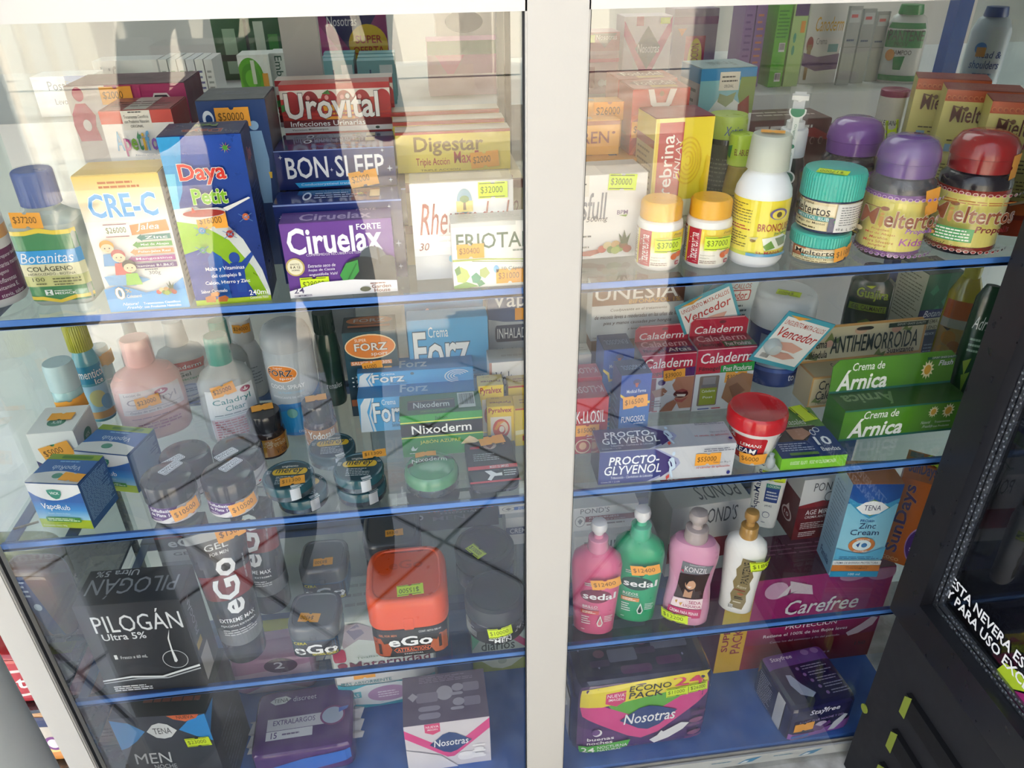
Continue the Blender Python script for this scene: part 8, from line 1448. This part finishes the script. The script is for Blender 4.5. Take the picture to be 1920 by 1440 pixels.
# ================================================================== goods on the counter behind the cabinet
Z = 1.2752
PK = '#a8326e'
def back(name, label, tl, tr, Y, D, col, ops=(), group=None, cat=BX, **kw):
    return ctnY(name, label, cat, Z, tl, tr, Y, D, col, {'front': list(ops)}, group=group, flap=False, **kw)
back('pill_carton', 'white and blue pill carton seen through glare at the upper left', (56, 148), (170, 138), .53, .05, '#dfe4ea', [R(.55, 0, .95, 1, '#3f5fa4'), T('PostDay', .25, .12, .8, .42, '#5a6478', 0), T('Levonorgestrel', .3, .55, .95, .75, '#6a7488', 0)])
back('pregnancy_test_carton', 'white flat carton with thin grey lettering behind the magenta carton', (172, 117), (292, 110), .60, .05, '#e6e8e6', [T('Life', .10, .12, .45, .6, '#8a9096', 0), LN(.5, .3, .95, .8, 3, '#9fb8b4', .3)])
for i, cc in enumerate(('#e2e6e2', '#cfd8d4', '#e6e8e4', '#dfe4e8', '#e4e8e4', '#d8dcda')):
    x = 296+i*17
    back('thin_carton', ['thin white carton, first in the row behind the magenta carton', 'thin pale carton, second in the row of thin ones', 'thin white carton with green edge, third in the row', 'thin white carton with green edge, fourth in the row', 'thin carton with navy edge, fifth in the row', 'thin pale carton, last in the row beside the green disc carton'][i], (x, 112), (x+15, 111), .57, .07, cc, [LN(.2, .2, .8, .9, 6, ['#9aa4a0', '#7fae8a', '#4f9a5a', '#4f9a5a', '#3a4a8a', '#8a9490'][i], .4)], 'thin cartons in a row')
back('pregnancy_test_carton', 'white carton with a bright green disc and orange tag, behind the navy carton', (443, 105), (502, 101), .545, .05, '#e4e8e2', [E(.35, .45, .42, .40, '#5fae2a', 32), E(.35, .45, .30, .29, '#4f9a24', 32), E(.35, .45, .18, .17, '#6fbe34', 32), R(.72, .35, .9, .6, '#dfa03a'), R(.4, .1, .52, .55, '#cfd8c0')])
back('pregnancy_test_carton', 'pale carton with dark green upright lettering beside the green disc carton', (504, 101), (548, 98), .555, .05, '#d8deda', [T('Embarazo', .2, .05, .5, .95, '#2f5a44', .03, 0, None, .04, 270), T('Prueba', .7, .3, .9, .9, '#5a7a6a', .02, 0, None, .04, 270)])
back('green_carton', 'dark green carton, left one of a pair standing high behind the green disc carton', (392, 30), (452, 28), .80, .06, '#2f5f38', [R(.3, .2, .7, .9, '#9ab89a'), R(0, .6, 1, .7, '#1f4028')], 'dark green cartons')
back('green_carton', 'dark green carton, right one of a pair standing high behind the green disc carton', (458, 28), (520, 26), .80, .06, '#2a5a34', [R(.2, .1, .5, .8, '#c4d2c0'), R(.6, .3, .9, 1, '#3f8a3a')], 'dark green cartons')
back('tampon_carton', 'magenta and navy pack with yellow offer disc behind the red cherry carton', (588, 22), (722, 20), .66, .05, '#8a2f70', [P([(.1, 0), (.9, 0), (.5, .55)], '#28285e'), P([(0, .1), (.3, .5), (.0, .8)], '#b0388a'), T('Nosotras', .16, .06, .58, .18, '#e6e2ec', .03, .1), E(.72, .42, .28, .26, '#d8b42a', 24), T('SUPER', .54, .30, .92, .40, '#b03a2a', .04), T('OFERTA', .50, .44, .94, .54, '#b03a2a', .04), T('tampones', .08, .50, .36, .56, '#e0c8dc', 0), T('8', .08, .62, .16, .74, '#e0c8dc', .02)])
for i, (xa, xb) in enumerate(((602, 662), (668, 738))):
    for k in range(3):
        back('tampon_carton', 'pale teal carton of a row stepping back behind the red cherry carton', (xa+k*2, 114-k*7), (xb+k*1, 113-k*7), .53+k*.032, .03, '#6fb0b8', [T('o.b.', .05, .2, .55, .7, '#1f5a7a', .03), R(.6, .1, .95, .3, '#cfe0e4'), R(.6, .5, .9, .85, '#d8983a')] if k == 0 else [], 'pale teal cartons')
back('pad_pack', 'pink and green pack beside the grey rear stile, faint in the glare', (800, 78), (938, 74), .58, .06, '#b06a90', [R(0, 0, 1, .25, '#3f6a4a'), P([(.1, .25), (.5, .25), (.3, .7)], '#c8488a'), R(0, .6, 1, 1, '#d8b4c4')], cat='pack')
back('round_logo_pack', 'pale pack with a dark disc at the top edge behind the yellow cartons', (815, 20), (934, 16), .70, .05, '#c8c8c2', [E(.45, -.02 if 0 else .16, .30, .15, '#3a4650', 28), R(0, .5, 1, .56, '#8f8f8a')], cat='pack')
back('pad_carton', 'white and pink pad carton with navy diamond, high behind the red tonic cartons', (1172, 33), (1262, 28), .56, .05, '#cfc4d0', [P([(0, .05), (.5, .62), (1, .0), (1, .2), (.54, .85), (.46, .85), (0, .25)], '#b8327a'), P([(.25, .42), (.5, .12), (.78, .40), (.52, .70)], '#2a2f4c'), T('Nosotras', .30, .36, .76, .48, '#e8e4ea', .03, .1), R(.25, 0, .4, .12, '#a82a5a'), E(.7, .9, .16, .1, '#dfe0e2'), R(.75, .02, .95, .10, '#c8d83a')])
back('pad_carton', 'pale pink pad carton with a winged pad picture beside the white frame post', (1050, 64), (1163, 58), .55, .05, '#b08a98', [R(0, 0, 1, .3, '#a85a6a'), P([(.55, .02), (.95, .02), (.75, .25)], '#5a4a58'), T('Nosotras', .6, .04, .95, .12, '#e0d8de', .02, .1), R(.45, .04, .58, .16, '#c8d83a'), R(0, .42, 1, .48, '#c83a6a'), R(0, .55, .6, .9, '#8a4a60'), E(.72, .82, .06, .06, '#d8d8da'), E(.84, .82, .10, .05, '#d8d8da'), E(.94, .80, .05, .06, '#d8d8da')])
back('promotion_pack', 'clear wrapped violet pack with a red and yellow promotion strip', (1266, 18), (1350, 14), .60, .05, '#9a8aa4', [R(.3, .35, .75, 1, '#b8385a'), E(.54, .66, .16, .28, '#d8c23a', 24), T('PROMOCION', .44, .45, .62, .90, '#a8384a', .03, 0, None, .04, 90), R(0, .1, 1, .2, '#8a5a8a'), P([(.1, .25), (.3, .25), (.2, .35)], '#d87a3a')], cat='pack')
for i in range(2):
    back('violet_carton', ['violet carton with orange flecks, left one of the pair behind the milk carton', 'violet carton with orange flecks, right one of the pair behind the milk carton'][i], (1400+i*22, 6), (1420+i*22, 5), .56, .05, '#8a6aa4', [LN(.2, .1, .8, .9, 10, '#c87a5a' if i else '#6a4a8a', .3)], 'violet cartons')
for i in range(2):
    back('green_carton', ['bright green carton with barcodes, behind the milk carton', 'pale green carton with dots and a purple cap print, beside the bright green one'][i], (1462+i*30, 10-i*2), (1488+i*32, 8-i*2), .55, .05, ('#58b02a', '#a8c880')[i], ([LN(.1, .05, .9, .4, 8, '#2f7a1a', .4), BAR(.4, .45, .85, .56), BAR(.4, .82, .85, .93)] if i == 0 else [R(.1, 0, 1, .14, '#4a2a6a'), E(.3, .4, .1, .06, '#4f9a7a'), E(.3, .55, .1, .06, '#4f9a7a'), R(.6, .2, .9, .34, '#d8943a')]))
back('skin_cream_carton', 'white carton with orange lettering and violet wave, left of the clear sachets', (1522, 8), (1592, 4), .57, .05, '#d0d0d0', [T('Canoderm', .22, .16, .98, .34, '#c89a2a', .03, .2), E(.14, .50, .09, .10, '#8a3a34'), P([(.08, .5), (.2, .5), (.18, .95), (.1, .95)], '#8a6a4a'), P([(0, .60), (.4, .66), (1, .62), (1, .82), (.4, .84), (0, .76)], '#6a4a80'), T('Crema', .3, .42, .6, .5, '#7a7a80', 0), R(.65, .5, .92, .6, '#5f9a9a')])
for i in range(3):
    x = 1596+i*26
    back('sachet_strip', 'clear grey sachet strip standing with its like left of the green shampoo', (x, 12+i*5), (x+24, 11+i*5), .545+i*.012, .006, '#9aa09e', [R(.1, .05, .9, .2, '#b8bcc0'), R(.2, .1, .7, .14, '#c05a5a'), LN(.15, .4, .85, .44, 1, '#3a4a6a', .6), R(0, .5, 1, .51, '#7a807e')], 'clear sachet strips', 'sachet')
def backbottle(xl, xr, yt, Y, label, body, capc, ops, name='shampoo_bottle'):
    loc, r_, yw, h = roundY(xl, xr, yt, Y, Z)
    r = thing(name, label, 'bottle', loc, yw)
    mb = MB(); pr = [(r_*.95, 0), (r_, .005), (r_*1.02, h*.7), (r_*.8, h*.85), (r_*.5, h*.9)]; mb.lathe(pr, body, 1, .6, 2.4); S = wrap([(q*1.006, z) for q, z in pr], -62, 62, h*.78, h*.03, 1, .6, 2.4, flat=True); draw(mb, S, ops); mb.build('bottle_body', 'plastic', r)
    mb = MB(); mb.lathe([(r_*.6, h*.88), (r_*.62, h*.9), (r_*.55, h), (0, h)], capc); mb.build('cap', 'plastic', r)
backbottle(1676, 1748, 8, .56, 'green and white shampoo bottle standing on the counter left of the blue rear post', '#d4d8d6', '#2f8a4a', [R(0, 0, 1, .42, '#2f8a4f'), T('PANTENE', .05, .12, .98, .30, '#1c3a2a', .02), T('PRO-V', .25, .32, .6, .40, '#1c3a2a', 0), T('SHAMPOO', .15, .46, .75, .54, '#2a2a2a', .02), P([(.3, .58), (.6, .56), (.55, .8), (.35, .8)], '#2f8a4f'), E(.2, .55, .12, .10, '#d8903a'), R(0, .9, 1, 1, '#2f8a4f')])
backbottle(1838, 1906, 12, .50, 'grey white shampoo bottle with dark blue lettering right of the blue rear post', '#b4bac0', '#3a4a7a', [T('head &', .3, .42, .95, .54, '#2f4a7a', .02, .1), T('shoulders', .15, .58, .95, .72, '#2f4a7a', .02, .1), E(.35, .38, .16, .10, '#4a7ab4'), R(.25, .36, .5, .52, '#c88a3a'), LN(.3, .78, .9, .84, 1, '#5a6a8a', .5)])

# ================================================================== snack rack left of the cabinet
rk = thing('snack_rack', 'dark wire snack rack standing outside the left end of the cabinet', 'rack', (-.66, .15, 0))
levels = (.44, .56, .68)
for z in levels:
    mb = MB(); mb.box(-.172, .172, -.16, .16, z-.006, z, '#6a6c70'); mb.build('rack_shelf', 'metal', rk)
for sx in (-.169, .169):
    for sy in (-.155, .155):
        mb = MB(); mb.box(sx-.004, sx+.004, sy-.004, sy+.004, 0, .86, '#3a3c40'); mb.build('rack_post', 'metal', rk)
bag = lambda base, *o: [R(0, 0, 1, 1, base)]+list(o)
sn = [(-.60, .09, 2, .10, .115, '#c9ccca', '#d0d2d0', [R(.2, 0, 1, .22, '#c88a4a'), T('Mucilon', .1, .16, .9, .42, '#2f5a94', .05, .15), R(.3, .42, .62, .62, '#e09a3a'), E(.80, .52, .12, .10, '#b0862a'), BAR(.16, .70, .6, .94), R(.72, .74, .84, .94, '#4a5a6a')], 'silver white pouch with orange top and blue lettering on the rack'),
      (-.537, .12, 2, .075, .125, '#6a4632', '#74503a', [P([(.25, 0), (.50, 0), (.85, 1), (.60, 1)], '#22356a'), LN(.36, .08, .52, .35, 4, '#c8cede', .4), E(.56, .48, .07, .05, '#dfe4ee', 14)], 'brown pouch with navy diagonal band on the rack'),
      (-.60, .20, 2, .12, .10, '#8a8a58', '#98966a', [R(0, .2, 1, .5, '#a8a080'), E(.5, .7, .2, .15, '#6a7a3a')], 'olive green pouch at the back of the rack top'),
      (-.545, .02, 2, .09, .085, '#a01c22', '#b0242a', [P([(0, .3), (1, .2), (1, .25), (0, .36)], '#d8cfc8'), P([(0, .82), (1, .7), (1, .75), (0, .88)], '#d8cfc8'), T('Jet', .4, .36, .85, .68, '#e8e0dc', .05, .1)], 'bright red bag with white stripes at the front of the rack'),
      (-.548, .12, 1, .10, .10, '#b07a8a', '#bc8a98', [P([(.1, .2), (.6, .1), (.8, .5), (.3, .6)], '#d8b4c0'), P([(.2, .7), (.9, .6), (.8, .9)], '#8a4a6a')], 'dusty pink pouch on the middle level of the rack'),
      (-.545, .02, 1, .09, .10, '#c08a4a', '#d88e34', [R(0, 0, 1, .22, '#22305a'), R(0, .22, 1, .48, '#c4bcae'), R(0, .66, 1, .74, '#f0c878'), E(.8, .56, .13, .14, '#7a3a80'), E(.8, .56, .09, .09, '#e8d8e0')], 'orange, cream and navy bag at the front of the middle rack level'),
      (-.545, .02, 0, .09, .10, '#a03a66', '#b04878', [P([(.1, .3), (.9, .2), (.7, .7), (.2, .8)], '#c87a9a')], 'raspberry pink bag at the front of the lowest rack level'),
      (-.548, .12, 0, .10, .10, '#b08a70', '#b89880', [LN(.1, .3, .9, .7, 5, '#8a5a3a', .4), R(0, .8, 1, 1, '#7a4a34')], 'tan and brown bag on the lowest level of the rack')]
for X, Y, lv, w, h, c1, c2, ops, lb in sn:
    softpack('snack_pouch', lb, 'pouch', Vector((X, Y-.02, levels[lv]+.0003)), rad(-6), w, .045, h, c1, {'front': [R(0, 0, 1, 1, c2)]+ops}, k=5, fins=False)

# ================================================================== person taking the picture, mirrored in the pane
def person():
    px = onY((520, 300), .98).x
    r = thing('person', 'person in dark clothes standing outside, seen only as a dark mirror image in the pane', 'person', (px, -1.02, 0))
    V = [(0, 0, .95, .145, .10), (0, .0, 1.08, .135, .095), (0, .01, 1.25, .16, .105), (0, .0, 1.40, .13, .085), (0, .01, 1.49, .058, .058), (0, .02, 1.58, .072, .082), (0, .02, 1.68, .075, .09), (0, .01, 1.75, .045, .05)]
    Ed = [(0, 1), (1, 2), (2, 3), (3, 4), (4, 5), (5, 6), (6, 7)]
    for s in (-1, 1):
        n = len(V); V += [(s*.19, 0, 1.40, .06, .06), (s*.24, .05, 1.14, .043, .043), (s*.13-px*.35, .20, 1.30, .031, .031), (s*.07-px*.6, .27, 1.37, .022, .03), (s*.06-px*.62, .29, 1.41, .024, .034)]
        Ed += [(3, n), (n, n+1), (n+1, n+2), (n+2, n+3), (n+3, n+4)]
        for k in range(5):
            m_ = len(V); dx = (k-2)*.016
            V += [(s*.06-px*.62+dx*s, .295, 1.445+(.012 if k in (1, 2, 3) else -.02), .009, .009), (s*.052-px*.62+dx*s, .31, 1.475+(.016 if k in (1, 2, 3) else -.03), .008, .008)]
            Ed += [(n+4, m_), (m_, m_+1)]
        n = len(V); V += [(s*.095, 0, .86, .095, .10), (s*.10, .02, .48, .062, .065), (s*.10, -.02, .10, .042, .048), (s*.11, .0, .045, .045, .045), (s*.12, .14, .03, .038, .028)]
        Ed += [(0, n), (n, n+1), (n+1, n+2), (n+2, n+3), (n+3, n+4)]
    me = bpy.data.meshes.new('body'); me.from_pydata([v[:3] for v in V], Ed, []); me.update()
    o = bpy.data.objects.new('body', me); COLL.objects.link(o); o.parent = r
    md = o.modifiers.new('skin', 'SKIN'); md.use_smooth_shade = True
    for i, v in enumerate(V): me.skin_vertices[0].data[i].radius = v[3:5]
    me.skin_vertices[0].data[0].use_root = True
    o.modifiers.new('sub', 'SUBSURF').levels = 1; o.modifiers['sub'].render_levels = 2
    mt = bpy.data.materials.new('clothes_and_skin'); mt.use_nodes = True; n_, l_ = mt.node_tree.nodes, mt.node_tree.links
    tx = n_.new('ShaderNodeTexCoord'); sp = n_.new('ShaderNodeSeparateXYZ'); rp_ = n_.new('ShaderNodeValToRGB'); rp_.color_ramp.interpolation = 'CONSTANT'
    e = rp_.color_ramp.elements; e[0].position = 0; e[0].color = (.02, .02, .022, 1); e[1].position = .09/2; e[1].color = (.03, .035, .05, 1)
    for p_, c_ in ((.95/2, (.015, .016, .02, 1)), (1.46/2, (.30, .17, .11, 1))): q_ = e.new(p_); q_.color = c_
    mm = n_.new('ShaderNodeMath'); mm.operation = 'MULTIPLY'; mm.inputs[1].default_value = .5
    l_.new(tx.outputs['Object'], sp.inputs[0]); l_.new(sp.outputs['Z'], mm.inputs[0]); l_.new(mm.outputs[0], rp_.inputs[0]); l_.new(rp_.outputs[0], n_['Principled BSDF'].inputs['Base Color'])
    n_['Principled BSDF'].inputs['Roughness'].default_value = .8
    me.materials.append(mt)
    mb = MB(); mb.lathe([(.082, 1.63), (.094, 1.68), (.090, 1.74), (.06, 1.785), (0, 1.80)], '#1a1512', 1, 1.12, 2, 28, 0, .005); mb.build('hair', 'matte', r)
    mb = MB()
    for s in (-1, 1):
        mb.lathe([(0, 1.633), (.010, 1.636), (.013, 1.645), (.010, 1.654), (0, 1.657)], '#e8e4e0', 1, .5, 2, 14, s*.031, .100)
        mb.lathe([(0, 1.639), (.005, 1.641), (.006, 1.645), (.005, 1.649), (0, 1.651)], '#20160f', 1, .6, 2, 12, s*.031, .106)
        mb.lathe([(0, 1.605), (.006, 1.612), (.010, 1.64), (.008, 1.662), (0, 1.668)], '#a87458', .6, 1.6, 2, 12, s*.080, .02)
    mb.lathe([(0, 1.595), (.013, 1.600), (.010, 1.622), (.006, 1.650), (0, 1.656)], '#a87458', 1, 1.4, 2, 14, 0, .105)
    mb.lathe([(0, 1.566), (.020, 1.569), (.021, 1.574), (.018, 1.578), (0, 1.580)], '#8a4a44', 1, .6, 2, 16, 0, .092)
    mb.build('face', 'matte', r)
person()
